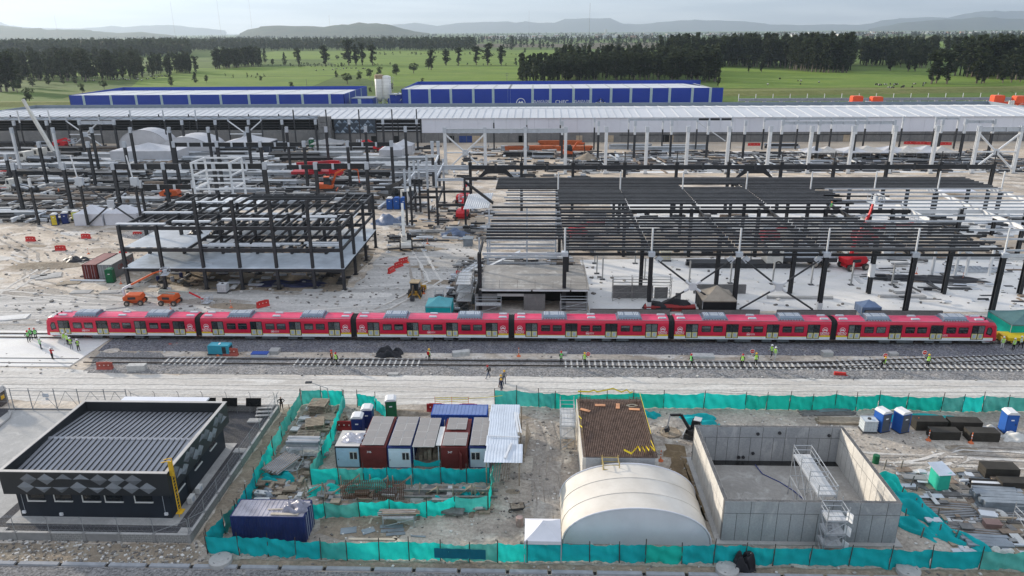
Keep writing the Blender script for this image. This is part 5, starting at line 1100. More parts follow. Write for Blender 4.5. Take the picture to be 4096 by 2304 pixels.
# link frame between the two sites
T = thing('link_frame', 'half-painted steel link frame beside the big roof frame', 'steel frame', (-24, 180, 0))
for x, y, z, bl in ((-31.4, 172.6, 14.2, .62), (-30.2, 172.6, 14.5, .7), (-23.9, 172.6, 15.8, .62), (-17.2, 173.3, 12.3, 1), (-31.4, 186.3, 14, .66), (-30.2, 186.3, 14, .66), (-24.9, 194.6, 13, .6), (-26.9, 178.6, 16.5, .5)):
 c = link('column', None, T, (x+24, y-180, 0))
 for z0, z1, m in ((.05, z*bl, BLKS), (z*bl, z, GALV)):
  if z1-z0 > .1:
   mb = MB().hcol(0, 0, z0, z1, .5, .5, .09); part(c, 'shaft', mb, m)
 mb = MB().box(-.5, .5, -.5, .5, 0, .5); part(c, 'footing', mb, CONC)
for a, b, m in (((-31, 173, 5.6), (-31, 186, 5.6), BLKS), ((-24, 173, 5.6), (-25, 194, 5.6), BLKS), ((-30, 186, 6.0), (-17, 186, 6.0), BLKS), ((-24, 172.8, 5.4), (-17.4, 173.2, 5.4), BLKS), ((-31, 180, 5.8), (-24.5, 180, 5.8), BLKS), ((-31, 173, 11), (-31, 186, 11), GALV), ((-24, 173, 11.8), (-24.7, 194, 11.8), GALV), ((-24, 172.8, 11.6), (-17.4, 173.2, 11.6), GALV), ((-30, 186, 11.4), (-25, 186, 11.4), GALV), ((-27, 178.6, 16.3), (-24, 178.6, 16.3), WSTEEL), ((-24, 178.6, 16.3), (-24, 173, 15.6), WSTEEL), ((-17, 173.3, 11.8), (-9.6, 173.3, 11.8), BLKS), ((-17, 173.3, 10.9), (-10, 166, 7.5), BLK)):
 mb = MB().ibeam(a, b, .35, .6, .06); wpart(T, 'beam', mb, m)
mb = MB()
for k in range(12): mb.prism([(-17+k*.5, 166, 6.0+k*.03), (-16.75+k*.5, 166, 6.15+k*.03), (-16.5+k*.5, 166, 6.0+k*.03)], (.6, 8, 1.8))
wpart(T, 'roof_sheeting', mb, WSTEEL)
# two-part steel side frame at the left end of the big roof
T = thing('side_frame', 'grey steel side frame with beams stacked at the roof frame corner', 'steel frame', (-9, 140, 0))
for x, y in ((-10.2, 126), (-9.4, 136), (-9.8, 148), (4.0, 148), (-1.8, 133), (-2, 150)):
 mb = MB().bar((x, y, 0.1), (x, y, 10.2), .3, .3); wpart(T, 'post', mb, GALV)
for z in (3.0, 6.0):
 for y in (128, 134, 140, 147):
  mb = MB().ibeam((-9.6, y, z), (3.8, y, z), .2, .4, .04); wpart(T, 'beam', mb, GALV)
for k in range(6):
 mb = MB().prism([(-9+k*1.0, 131, 3.2+k*.5), (-8+k*1.0, 131, 3.7+k*.5), (-8+k*1.0, 131, 3.5+k*.5), (-9+k*1.0, 131, 3.0+k*.5)], (0, 1.2, 0))
 wpart(T, "stair", mb, GALV)
# small dark building with ribbed roof and diamond fascia
NAVY = mat('navy_render', (.020, .026, .036), .55, v=.12, s=.6)
CHAR = mat('charcoal_panel', (.028, .031, .035), .4, v=.12, s=.6)
DIA = [mat('diamond_grey', (.14, .15, .165), .4, v=.08), mat('diamond_pale', (.20, .215, .235), .4, v=.08)]
RIB = mat('ribbed_roof', (.31, .32, .35), .42, metal=.2, v=.08, s=.5, spec=.5)
COPE = mat('parapet_coping', (.46, .44, .42), .5, v=.1)
SILL = mat('white_sill', (.68, .67, .64), .6, v=.05)
YST = mat('yellow_steel', (.70, .42, .03), .5, v=.1)
T = thing('service_building', 'dark navy building with ribbed metal roof and diamond-patterned fascia', 'building', (-43, 66, 0))
bx0, bx1, by0, by1 = -50.6, -35.5, 59.3, 72.3; ox0, ox1, oy0, oy1, oz0, oz1 = -51.3, -34.95, 58.7, 72.95, 3.05, 5.55
mb = MB().box(bx0, bx1, by0, by1, .09, 3.4); wpart(T, 'wall', mb, NAVY)
for nm, a in (('front', (ox0, ox1, oy0, oy0+.25)), ('back', (ox0, ox1, oy1-.25, oy1)), ('west', (ox0, ox0+.25, oy0+.25, oy1-.25)), ('east', (ox1-.25, ox1, oy0+.25, oy1-.25))):
 mb = MB().box(*a, oz0, oz1); f = wpart(T, 'fascia', mb, CHAR)
 mb = MB().box(a[0]-(.06 if nm != 'east' else .04), a[1]+(.06 if nm != 'west' else .04), a[2]-.05, a[3]+.05, oz1+.003, oz1+.06+(.01 if nm in ('west', 'east') else 0)); wpart(f, 'coping', mb, COPE)
mb = MB().box(ox0+.1, ox1-.1, oy0+.1, oy1-.1, oz0-.06, oz0-.004); wpart(T, 'soffit', mb, CHAR)
ry, rz0, rz1 = 65.9, 4.35, 4.95
n = 27; wx = (ox1-ox0-.5)/n
for i in range(n):
 a = ox0+.25+i*wx; b = a+wx
 for y0, y1, z0, z1 in ((oy0+.25, ry-.12, rz0, rz1), (ry+.12, oy1-.25, rz1, rz0)):
  mb = MB().add([(a, y0, z0), (b, y0, z0), (b, y1, z1), (a, y1, z1)], [(0, 1, 2, 3)]); pn = wpart(T, 'roof_panel', mb, RIB); mb = MB().bar((a+.03, y0, z0+.06), (a+.03, y1, z1+.06), .07, .12); wpart(pn, 'seam', mb, CHAR)
mb = MB().prism([(ox0+.25, ry-.3, rz1+.02), (ox0+.25, ry+.3, rz1+.02), (ox0+.25, ry, rz1+.14)], (ox1-ox0-.5, 0, 0)); wpart(T, 'ridge_cap', mb, RIB)
def diamond(cx, cz, w, h, m, face='front', half=None):
 pts = [(-w, 0), (0, -h), (w, 0), (0, h)]; mb = MB(); d = .16
 if half == 'up': pts = [(-w, 0), (w, 0), (0, h)]
 if half == 'dn': pts = [(-w, 0), (0, -h), (w, 0)]
 ap = (0, 0) if half is None else (0, h*.3 if half == 'up' else -h*.3)
 if face == 'front': V = [(cx+x, oy0-.004, cz+z) for x, z in pts]+[(cx+ap[0], oy0-d, cz+ap[1])]
 else: V = [(ox1+.004, cx+x, cz+z) for x, z in pts]+[(ox1+d, cx+ap[0], cz+ap[1])]
 k = len(pts); mb.add(V, [(i, (i+1) % k, k) for i in range(k)]); wpart(T, 'diamond_panel', mb, m)
w, h = .83, .62; zt, zb = 4.85, 3.72
Xf = lambda u: ox0+(u-25)/1250.*(ox1-ox0)
for u in (240, 370, 505, 635, 765, 895, 1022): diamond(Xf(u), 4.78, .84, .62, DIA[(u // 10) % 2], 'front', 'up' if u in (505, 635) else None)
for u in (205, 335, 468, 600, 735, 862, 992, 1118): diamond(Xf(u), 3.90, .84, .64, DIA[(u // 7) % 2], 'front', 'dn' if u in (335, 468, 735) else None)
for k in range(7):
 y = oy0+1.6+k*1.75; diamond(y, 4.75 if k % 2 == 0 else 3.9, .85, .62, DIA[k % 2], 'east'); diamond(y+.85, 3.95 if k % 2 == 0 else 4.75, .85, .62, DIA[(k+1) % 2], 'east', 'up' if k % 3 == 0 else None)
Xw = lambda u: bx0+(u-160)/1150.*(bx1-bx0)
for u in (310, 515, 728, 898, 1122):
 X = Xw(u); mb = MB().box(X-.82, X+.82, by0-.05, by0-.003, 2.0, 2.75); wn = wpart(T, 'window', mb, GLASSD)
 mb = MB().box(X-.9, X+.9, by0-.14, by0-.02, 1.88, 1.998); wpart(wn, 'sill', mb, SILL)
 mb = MB().box(X-.9, X-.82, by0-.12, by0-.003, 2.0, 2.8); wpart(wn, 'frame', mb, SILL)
for y in (61.6, 65.6, 69.3):
 mb = MB().box(bx1+.003, bx1+.05, y-.75, y+.75, 2.0, 2.75); wn = wpart(T, 'window', mb, GLASSD)
 mb = MB().box(bx1+.02, bx1+.14, y-.85, y+.85, 1.88, 1.998); wpart(wn, 'sill', mb, SILL)
for X, z in ((-50.2, .5), (-46.5, .3), (-36, .5)):
 mb = MB().box(X-.16, X+.16, by0-.16, by0-.003, z, z+.28); wpart(T, 'meter_box', mb, WHITE)
for X in (-50.1, -36.1):
 mb = MB().tube((X, by0-.04, .8), (X, by0-.04, 3.0), .025, 5); wpart(T, 'conduit', mb, GALV)
for y in (62.9, 63.2):
 mb = MB().tube((bx1+.12, y, .3), (bx1+.12, y, 3.0), .07, 6); wpart(T, 'pipe', mb, BLKS)
ld = link('ladder', None, T, (-34.9+43, 59.3-66, 0))
mb = MB()
for s in (0, .5): mb.bar((.15, -.05+s, .3), (.1, -.05+s, 6.6), .07, .07)
for k in range(16): mb.bar((.14, -.05, .5+k*.35), (.14, .45, .5+k*.35), .04, .04)
mb.bar((.1, -.05, 6.6), (-.7, -.05, 6.4), .06, .06); mb.bar((.1, .45, 6.6), (-.7, .45, 6.4), .06, .06); mb.box(.0, .35, -.15, .0, 5.0, 6.6); mb.box(-.1, .5, -.2, .6, .7, .78); part(ld, 'rails', mb, YST)
for i, (x, y) in enumerate(((-34.75, 61.9), (-34.7, 63.6))):
 A = thing('cooling_unit', ('nearer' if i == 0 else 'farther')+' white outdoor air-conditioning unit by the navy wall', 'air conditioner', (x, y, .09))
 mb = MB().box(-.22, .22, -.45, .45, .08, .75); part(A, 'case', mb, SILL); mb = MB().tube((.22, 0, .42), (.235, 0, .42), .26, 14); part(A, 'fan_grille', mb, GALV)
 for yy in (-.35, .35):
  mb = MB().box(-.2, .2, yy-.04, yy+.04, 0, .08); part(A, 'foot', mb, GALV)
# block wall with wire fence round the building
BLOCKP = ground_mat('grey_block', (.27, .265, .255), (.235, .23, .225), (.31, .305, .295), .5, 1.5, 6, speck=.12, bump=.3, bs=6)
MORT = mat('pale_mortar', (.52, .51, .48), .9); RENDER = mat('grey_render', (.25, .245, .24), .9, v=.15, s=.7)
WIRE = mat('fence_wire', (.30, .31, .32), .5, metal=.3, v=.1)
def block_wall(label, p, q, h, bays, bricks, posts=True, angle=0.0, th=.2, post_h=2.5):
 p, q = Vector((*p, 0)), Vector((*q, 0)); L = (q-p).length; rz = atan2(q.y-p.y, q.x-p.x)
 T = thing('block_wall', label, 'wall', p, rz); bw = L/bays
 for i in range(bays):
  mb = MB().box(i*bw+.15, (i+1)*bw-.15, -th/2+.015, th/2-.015, 0, h); w = part(T, 'panel', mb, MORT if i in bricks else RENDER)
  if i in bricks:
   for r in range(4):
    hh = (h-.02)/4; x = i*bw+.17-(.2 if r % 2 else 0)
    while x < (i+1)*bw-.2:
     a, b = max(x, i*bw+.17), min(x+.38, (i+1)*bw-.17)
     if b-a > .08:
      m2 = MB(); m2.box(a, b, -th/2, th/2, r*hh+.012, (r+1)*hh-.012); part(w, 'brick', m2, BLOCKP)
     x += .41
  mb = MB().box(i*bw+.12, (i+1)*bw-.12, -th/2-.03, th/2+.03, h+.002, h+.07); part(T, 'coping', mb, CONC)
 for i in range(bays+1):
  mb = MB().box(i*bw-.15, i*bw+.15, -th/2-.06, th/2+.06, 0, h+.1); part(T, 'pillar', mb, RENDER)
  if posts:
   mb = MB().tube((i*bw, 0, h), (i*bw, 0, post_h), .035, 6); mb.tube((i*bw, 0, post_h), (i*bw, -.3, post_h+.38), .03, 6); part(T, 'post', mb, WIRE)
 if posts:
  mb = MB()
  for z in (h+.35, h+.8, h+1.2, post_h-.03): mb.tube((0, 0, z), (L, 0, z), .008, 3)
  for k in (.1, .2, .3): mb.tube((0, -k, post_h+k*1.27), (L, -k, post_h+k*1.27), .006, 3)
  n = int(L/.45)
  for k in range(n):
   mb.tube((k*.45, 0, h), (k*.45+1.2, 0, post_h), .004, 3); mb.tube((k*.45+1.2, 0, h), (k*.45, 0, post_h), .004, 3)
  o = part(T, 'wire_mesh', mb, WIRE); o['kind'] = 'stuff'
  for s in (0, 1):
   mb = MB().tube((L-s*L, 0, post_h-.1), (L-s*L+(-1 if s == 0 else 1)*bw, 0, h+.2), .03, 5); part(T, 'stay', mb, WIRE)
 return T
block_wall('front block wall with wire fence before the navy building', (-82, 55.9), (-32.2, 55.9), .85, 15, (11, 13, 14))
block_wall('side block wall with wire fence climbing beside the navy building', (-32.2, 56.2), (-32.2, 80.7), .85, 8, (0, 1, 2, 3, 4, 5, 6, 7))
block_wall('back block wall with wire fence behind the navy building', (-50.8, 80.9), (-32.6, 80.9), .85, 6, (2, 3, 4, 5))
# sliding gate and back fence on the left
T = thing('wire_gate', 'long galvanised wire gate with diagonal stays behind the navy building', 'gate', (-66, 80.6, 0))
for x in (0, 2.4, 5.6, 8.6, 12, 14.8):
 mb = MB().tube((x, 0, 0), (x, 0, 3.1), .06, 6); part(T, 'post', mb, WIRE)
for z in (.25, 2.75):
 mb = MB().tube((0, 0, z), (14.8, 0, z), .045, 6); part(T, 'rail', mb, WIRE)
for a, b in ((2.4, 5.6), (5.6, 8.6), (8.6, 12), (12, 14.8)):
 mb = MB().tube((a, 0, .25), ((a+b)/2, 0, 2.75), .03, 5); mb.tube(((a+b)/2, 0, 2.75), (b, 0, .25), .03, 5); part(T, 'stay', mb, WIRE)
mb = MB().box(4.1, 4.9, -.05, -.03, 1.9, 2.4); mb.box(4.4, 4.8, -.05, -.03, 1.5, 1.8); part(T, 'sign_plate', mb, GALV)
T = thing('wire_fence', 'wire fence with slanted post tops running left from the gate', 'fence', (-82, 80.6, 0))
for x in (0, 3.2, 6.4, 9.6, 12.8, 15.4):
 mb = MB().tube((x, 0, 0), (x, 0, 2.9), .05, 6); mb.tube((x, 0, 2.9), (x+.15, -.3, 3.4), .035, 5); part(T, 'post', mb, WIRE)
mb = MB()
for z in (.3, 1.2, 2.1, 2.8): mb.tube((0, 0, z), (15.4, 0, z), .012, 3)
part(T, 'wire', mb, WIRE)
T = thing('generator_cabinet', 'grey canopied generator with yellow label behind the wire gate', 'generator', (-69.5, 82.0, 0))
mb = MB().box(-1.3, 1.3, -.7, .7, .1, 1.9); part(T, 'case', mb, mat('cabinet_dark', (.10, .09, .085), .6, v=.2)); mb = MB().prism([(-1.4, -.8, 1.9), (1.4, -.8, 1.9), (1.0, -.8, 2.4), (-1.0, -.8, 2.4)], (0, 1.6, 0)); part(T, 'hood', mb, COPE); mb = MB().box(1.302, 1.32, -.4, .2, .9, 1.4); part(T, 'label_plate', mb, YST)
T = thing('roof_canopy', 'flat white canopy roof edge behind the navy building', 'canopy', (-44.6, 76.5, 0))
mb = MB().box(-5.2, 5.2, -1.2, 1.6, 3.2, 3.4); part(T, 'roof', mb, CLADW)
for x in (-4.8, 4.8):
 for y in (-1, 1.3):
  mb = MB().tube((x, y, 0), (x, y, 3.2), .06, 6); part(T, 'post', mb, GALV)
for i, x in enumerate((-43.5, -40.7, -38.0, -35.0)):
 T = thing('solar_panel', '%s black panel from left on the fence behind the navy building' % ORD[i], 'panel', (x, 80.2, 0), 0, 'black panels on the back fence')
 mb = MB().obox((0, 0, 1.65), (1.9, .06, 1.05), 0, 0, rx=-.35); part(T, 'face', mb, BLACKP); mb = MB().bar((-.7, .2, 0), (-.7, .1, 1.5), .06, .06); mb.bar((.7, .2, 0), (.7, .1, 1.5), .06, .06); part(T, 'stand', mb, WIRE)
for i, (x, y, w_, d) in enumerate(((-33.6, 71.6, 1.3, .9), (-34.4, 78.4, 1.6, 1.0), (-33.3, 57.4, 1.3, .9), (-51.5, 57.0, 1.6, 1.0), (-59, 61.5, 1.8, 1.2), (-68.0, 78.6, 1.6, 1.1))):
 mb = MB().box(-w_/2, w_/2, -d/2, d/2, 0, .14); mb.box(-w_/2+.15, w_/2-.15, -d/2+.12, d/2-.12, .141, .16); single('access_cover', mb, CONC, 'concrete access cover %s' % ('in gravel beside the stepped bench', 'on the gravel behind the navy building', 'in the gravel corner by the front wall', 'in front of the navy wall at left', 'on the pale drive at left', 'beside the wire gate at far left')[i], 'cover', (x, y, .02))
mb = MB()
for k in range(3): mb.box(-1, 1, k*.45-.2, k*.45+.2, .25+k*.28, .33+k*.28)
for x in (-.9, .9): mb.bar((x, -.3, 0), (x, .9, 1.0), .06, .06)
single('stepped_bench', mb, CONC, 'small stepped concrete platform at the back corner of the compound', 'steps', (-33.6, 79.4, 0), .1)
mb = MB().path([(0, 0, .1), (.6, -.6, .12), (1.2, -1.8, .13), (1.4, -4, .14), (1.2, -9, .14)], .16, 6); single('kerb', mb, CONC, 'curved concrete kerb bordering the pale drive', 'kerb', (-66.4, 80.2, 0))
# teal net fences
NETC = [mat('teal_net', (.012, .62, .54), .75, v=.12, s=.5, c2=(.03, .76, .66), spec=.2, trans=.22), mat('teal_net_double', (.008, .40, .42), .75, v=.15, s=.5, spec=.2, trans=.12), mat('green_net', (.012, .48, .38), .75, v=.12, s=.5, spec=.2, trans=.2), mat('blue_net_patch', (.006, .13, .19), .75, v=.15, s=.6, spec=.2), mat('teal_net_faded', (.05, .52, .46), .8, v=.3, s=.35, c2=(.10, .60, .53), trans=.2), mat('teal_net_dusty', (.05, .44, .38), .85, v=.3, s=.4, c2=(.13, .50, .43), trans=.15)]
POST = mat('timber_post', (.055, .05, .045), .85, v=.3, s=2)
def net_fence(label, pts, h=2.0, mats=None, sag=.12, lean=0.0, top=.55, seed=0, low=0.05, tie=False):
 R = random.Random(seed); P = [Vector((*p, 0)) for p in pts]; T = thing('net_fence', label, 'fence', P[0], 0)
 hs = [h*R.uniform(.92, 1.06) for _ in P]
 for i, (a, b) in enumerate(zip(P, P[1:])):
  a, b = a-P[0], b-P[0]; d = (b-a); n = Vector((-d.y, d.x, 0)).normalized(); bow = R.uniform(-.10, .10); wr = [R.uniform(0, 6.28) for _ in range(4)]; mi = mats[i] if mats and i < len(mats) else 0; mi = R.choice((0, 0, 4, 5)) if mi == 0 else mi; cr = R.uniform(.6, 1.8)
  def f(u, v, a=a, b=b, n=n, i=i, bow=bow, wr=wr, cr=cr):
   top_z = hs[i]*(1-u)+hs[i+1]*u-sag*sin(pi*u)*R.uniform(.9, 1.1)
   off = bow*sin(pi*u)+cr*(.045*sin(u*21+wr[0]+v*5)+.045*sin(v*9+wr[1]+u*7)+.04*sin(u*33+wr[2]+v*4)*(1-v*.6)+.07*(1-v)*sin(u*9+wr[3]))
   q = a.lerp(b, u)+n*off; return (q.x, q.y, low+(top_z-low)*v+.03*sin(u*17+wr[3])*(1-v))
  k = max(8, int(d.length/.2)); mb = MB().grid(f, k, 8); part(T, 'net_panel', mb, NETC[mi], True)
 for i, p in enumerate(P):
  p = p-P[0]; lx, ly = R.uniform(-.1, .1), R.uniform(-.1, .1); mb = MB().tube((p.x, p.y-.06, 0), (p.x+lx, p.y-.06+ly, hs[i]+top*R.uniform(.5, 1.2)), .045, 6); part(T, 'post', mb, POST)
 return T
net_fence('long teal net fence along the bottom of the works', [(-29.9, 54.4), (-26.9, 54.25), (-24.2, 54.15), (-21.6, 54.0), (-19.3, 53.9), (-16.9, 53.8), (-14.0, 53.86), (-11.3, 53.92), (-8.5, 53.99), (-5.9, 53.9), (-3.35, 53.85), (-0.73, 53.92), (2.3, 54.0), (4.87, 54.14), (7.5, 54.1), (9.79, 54.08), (13.04, 54.07), (15.8, 54.1), (18.5, 54.05), (21.0, 54.01), (24.2, 54.1), (27.7, 54.15), (31.0, 53.8), (34.7, 54.0), (38.9, 54.0), (42.7, 53.9), (46.5, 53.9)], 2.0, [1, 1, 1, 1, 0, 0, 0, 0, 0, 0, 0, 1, 1, 1, 1, 2, 1, 1, 1, 1, 1, 1, 1, 1, 0, 0, 0], seed=1)
net_fence('teal net fence climbing along the side wall', [(-29.9, 54.5), (-29.4, 57.2), (-29.0, 59.6), (-29.0, 61.8), (-29.15, 64.6), (-29.3, 67.6), (-29.45, 70.8), (-29.6, 74.3), (-29.75, 78.2), (-29.9, 82.5)], 2.0, [1, 0, 1, 1, 0, 0, 0, 0, 0], seed=2)
net_fence('short teal net fence closing the pallet store by the road', [(-29.8, 82.7), (-27.2, 82.65), (-24.4, 82.6)], 2.2, seed=3)
net_fence('teal net fence between the pallet store and the cabins', [(-24.3, 82.5), (-23.8, 78), (-23.45, 73), (-23.5, 69.4), (-23.6, 65.5)], 2.1, seed=4)
net_fence('teal net fence in front of the row of cabins', [(-23.5, 65.3), (-20.6, 65.4), (-18.0, 65.45), (-15.5, 65.5), (-12.8, 65.6), (-9.9, 65.8), (-7.2, 65.9), (-4.8, 66.0)], 1.95, [0, 0, 1, 1, 1, 1, 1], seed=5)
net_fence('sagging teal net fence between cage yard and blue container', [(-29.0, 59.0), (-25.6, 59.3), (-22.7, 59.7), (-20.5, 59.8), (-17.2, 60.05), (-14.3, 60.3), (-10.6, 60.1), (-7.9, 60.9), (-4.7, 61.2)], 1.9, [1, 1, 0, 0, 0, 0, 0, 0], .3, seed=6)
net_fence('short teal net fence at the corner of the cage yard', [(-4.65, 61.3), (-4.5, 63.5), (-4.45, 66.2)], 2.2, seed=7)
net_fence('long teal net fence along the dirt road at the right', [(-5.2, 83.2), (-2.45, 82.9), (0.39, 82.7), (2.4, 82.3), (5.6, 82.5), (8.9, 82.5), (12.2, 82.5), (16.0, 82.7), (21, 82.7), (26.1, 82.6), (28.7, 82.5), (31.5, 82.5), (34.3, 82.4), (37.2, 82.7), (39.7, 82.5), (42.7, 83.0), (45.9, 82.6), (50.1, 82.5), (52.6, 82.5), (55.1, 82.5), (58.2, 82.6), (61.5, 82.7), (65, 82.7)], 2.15, [0, 0, 0, 2, 2, 2, 2, 0, 0, 2, 2, 2, 2, 2, 2, 2, 2, 0, 0, 0, 0, 0], .18, seed=8)
net_fence('small teal net screen behind the blue portable toilets', [(-22.6, 82.3), (-20.2, 81.7), (-18.3, 79.2)], 1.9, seed=9)
def crumpled(name, label, loc, rx, ry, h, m, seed=1, rz=0.0, cat='tarpaulin', n=22, group=None):
 """loose heap of cloth: ridged folds over a low mound"""
 R = random.Random(seed); ph = [R.uniform(0, 6.28) for _ in range(6)]; mb = MB()
 def f(u, v):
  x, y = (u-.5)*2, (v-.5)*2; e = max(0, 1-(abs(x)**2.6+abs(y)**2.6)); z = h*e**.45*(.55+.25*sin(x*5+ph[0]+y*2)+.2*sin(y*7+ph[1]+x*3)+.12*sin(x*13+y*9+ph[2]))
  return (x*rx*(1+.10*sin(y*6+ph[3])), y*ry*(1+.14*sin(x*5+ph[4])), max(.015, z)+R.uniform(-.02, .03)*h)
 mb.grid(f, n, n); return single(name, mb, m, label, cat, loc, rz, group, True)
for i, (x, y, rx, ry, h, rz, mi, lab) in enumerate(((36.2, 66.8, 2.2, 1.2, 1.5, -.9, 0, 'crumpled teal net at the upper end of the trench'), (37.3, 62.6, 3.4, 1.2, 1.3, -1.0, 1, 'long crumpled teal net draped over the trench beside the tank'), (35.6, 60.0, 2.6, .9, 1.0, -.8, 1, 'dark fold of teal net next to the tank wall'), (39.4, 57.6, 3.2, 1.1, 1.1, -.95, 1, 'lower end of crumpled teal net by the white sack'), (19.6, 79.6, 2.3, 1.3, .9, .1, 1, 'heap of teal net behind the small digger'), (13.6, 80.6, 1.7, .8, .8, 0, 1, 'dark teal net lying at the slab corner'), (-27.4, 65.9, 1.8, .8, 1.2, .2, 1, 'teal net hanging under the scaffold tube rack'), (-21.8, 64.0, 1.6, .6, 1.0, .2, 0, 'teal net draped over trestles left of the cage'), (-17, 64.4, 2.6, .5, 1.5, .05, 0, 'pale teal net lying over the top of rusty cage'), (-9.5, 62.6, 1.2, .5, .8, .2, 1, 'scrap of teal net right of the rusty cage'), (-6.8, 63.6, 1.3, .6, 1.0, -.4, 1, 'torn teal net in the corner of the cage yard'), (46.8, 80.6, 4.2, 1.0, .5, 0, 1, 'flat green tarpaulin behind the black block stacks'), (-9.6, 76.9, 2.0, .4, 2.6, 0, 0, 'strip of teal net behind the solar cabins'))):
 crumpled('loose_net', lab, (x, y, 0), rx, ry, h, NETC[mi], 20+i, rz, 'net')
mb = MB().grid(lambda u, v: (u*4.6, -.12+.03*sin(u*30), .5+v*1.05-.1*u), 20, 3); single('net_patch', mb, NETC[3], 'dark blue net patch tied on the lower teal fence', 'net', (-9.0, 53.82, 0))
crumpled('black_tarpaulin', 'black tarpaulin hanging over the lower fence above a manhole', (18.4, 53.55, 0), .9, .6, 2.1, mat('black_sheet', (.018, .018, .022), .45, v=.3), 77)
# containers and cabins
def corrugated(mb, x0, x1, y0, y1, z0, z1, pitch=.28, d=.035, mi=0):
 """box whose walls are folded in vertical ribs"""
 def wall(a, b):
  a, b = Vector(a), Vector(b); L = (b-a).length; n = max(2, int(L/pitch)); t = (b-a).normalized(); nn = Vector((t.y, -t.x, 0)); P = []
  for i in range(n+1):
   for f, o in ((0, 0), (.3, d), (.5, d), (.8, 0)):
    s = min(L, (i+f)*L/n); P.append(a+t*s+nn*(o-d))
    if s >= L: break
  Q = [(p.x, p.y, z) for z in (z0, z1) for p in P]; k = len(P); mb.add(Q, [(i, i+1, k+i+1, k+i) for i in range(k-1)], mi)
 wall((x0, y0, 0), (x1, y0, 0)); wall((x1, y0, 0), (x1, y1, 0)); wall((x1, y1, 0), (x0, y1, 0)); wall((x0, y1, 0), (x0, y0, 0))
def container(label, cx, cy, L, Wd, H, mw, mr, rz=0, ribs_roof=True, doors=None, name='shipping_container', cat='container'):
 """long side along local x; doors: 'x+' or 'x-' or '-y'"""
 T = thing(name, label, cat, (cx, cy, 0.05), rz); a, b = L/2, Wd/2
 mb = MB(); corrugated(mb, -a+.08, a-.08, -b+.06, b-.06, .12, H-.1); part(T, 'wall', mb, mw)
 mb = MB()
 for x in (-a, a):
  for y in (-b, b): mb.box(min(x, x-.16*(1 if x > 0 else -1)), max(x, x-.16*(1 if x > 0 else -1)), min(y, y-.14*(1 if y > 0 else -1)), max(y, y-.14*(1 if y > 0 else -1)), 0, H)
 for z0, z1 in ((0.005, .14), (H-.12, H-.005)):
  for y in (-b+.01, b-.1): mb.box(-a+.16, a-.16, y, y+.09, z0, z1)
  for x in (-a+.01, a-.1): mb.box(x, x+.09, -b+.14, b-.14, z0, z1)
 part(T, 'frame', mb, mw); rf = MB(); rf.box(-a+.1, a-.1, -b+.1, b-.1, H-.06, H-.03); r = part(T, 'roof', rf, mr)
 if ribs_roof:
  n = int((L-.4)/.42)
  for i in range(n):
   m2 = MB(); x = -a+.25+i*(L-.5)/n; m2.box(x, x+.14, -b+.14, b-.14, H-.029, H+.0); part(r, 'roof_rib', m2, mr)
 if doors:
  s = 1 if doors == 'x+' else -1
  for y in (-1, 1):
   m2 = MB(); y0, y1 = sorted((y*.03, y*(b-.16))); x0, x1 = sorted((s*(a-.02), s*(a+.02))); m2.box(x0, x1, y0, y1, .16, H-.14); dr = part(T, 'door', m2, mw)
   m2 = MB(); [m2.tube((s*(a+.05), y*q*(b-.16), .1), (s*(a+.05), y*q*(b-.16), H-.1), .025, 5) for q in (.3, .7)]; part(dr, 'lock_bar', m2, GALV)
 return T
CBLUE = mat('container_blue', (.018, .03, .12), .6, v=.25, s=.7); CROOF = mat('rusty_pale_roof', (.38, .36, .40), .6, v=.22, s=.8); CRED = mat('container_red', (.13, .022, .02), .6, v=.18, s=.8); CGREY = mat('container_grey', (.25, .255, .26), .6, v=.12, s=.8); CLBLUE = mat('cabin_pale_blue', (.34, .47, .58), .55, v=.1, s=.8); CBRIGHT = mat('container_bright_blue', (.03, .09, .38), .5, v=.1)
container('blue shipping container with rusty pale roof inside the lower net fence', -24.75, 57.45, 6.9, 2.7, 2.75, CBLUE, CROOF, 0, True, 'x+')
T = crumpled('grey_tarpaulin', 'heap of grey plastic sheet on the rusty container roof', (-22.4, 57.5, 2.8), 1.1, .9, .7, mat('grey_plastic', (.20, .20, .25), .35, v=.3, s=2), 31)
for i, (x, y, L_, w_, rz, lab) in enumerate(((-23.2, 56.5, 2.6, .3, -.02, 'pale plank along the front of the container roof'), (-24.2, 57.2, 1.6, .12, .05, 'thin lath on the container roof'))):
 mb = MB().box(-L_/2, L_/2, -w_/2, w_/2, 0, .05); single('plank', mb, mat('pale_plank', (.48, .42, .34), .8), lab, 'plank', (x, y, 2.83), rz)
SOL = mat('solar_face', (.27, .25, .235), .35, v=.06, s=.6, spec=.5); SOLF = mat('solar_frame', (.50, .49, .47), .5)
def solar(T, x0, x1, y0, y1, z, nx, ny, tilt=0.0):
 for i in range(nx):
  for j in range(ny):
   a, b = x0+(x1-x0)*i/nx, x0+(x1-x0)*(i+1)/nx; c, d = y0+(y1-y0)*j/ny, y0+(y1-y0)*(j+1)/ny; zz = z+.015*((i+j) % 2)
   mb = MB().box(a+.01, b-.01, c+.01, d-.01, zz, zz+.035); f = wpart(T, 'solar_panel', mb, SOLF)
   mb = MB().box(a+.045, b-.045, c+.045, d-.045, zz+.036, zz+.042); wpart(f, 'cells', mb, SOL)
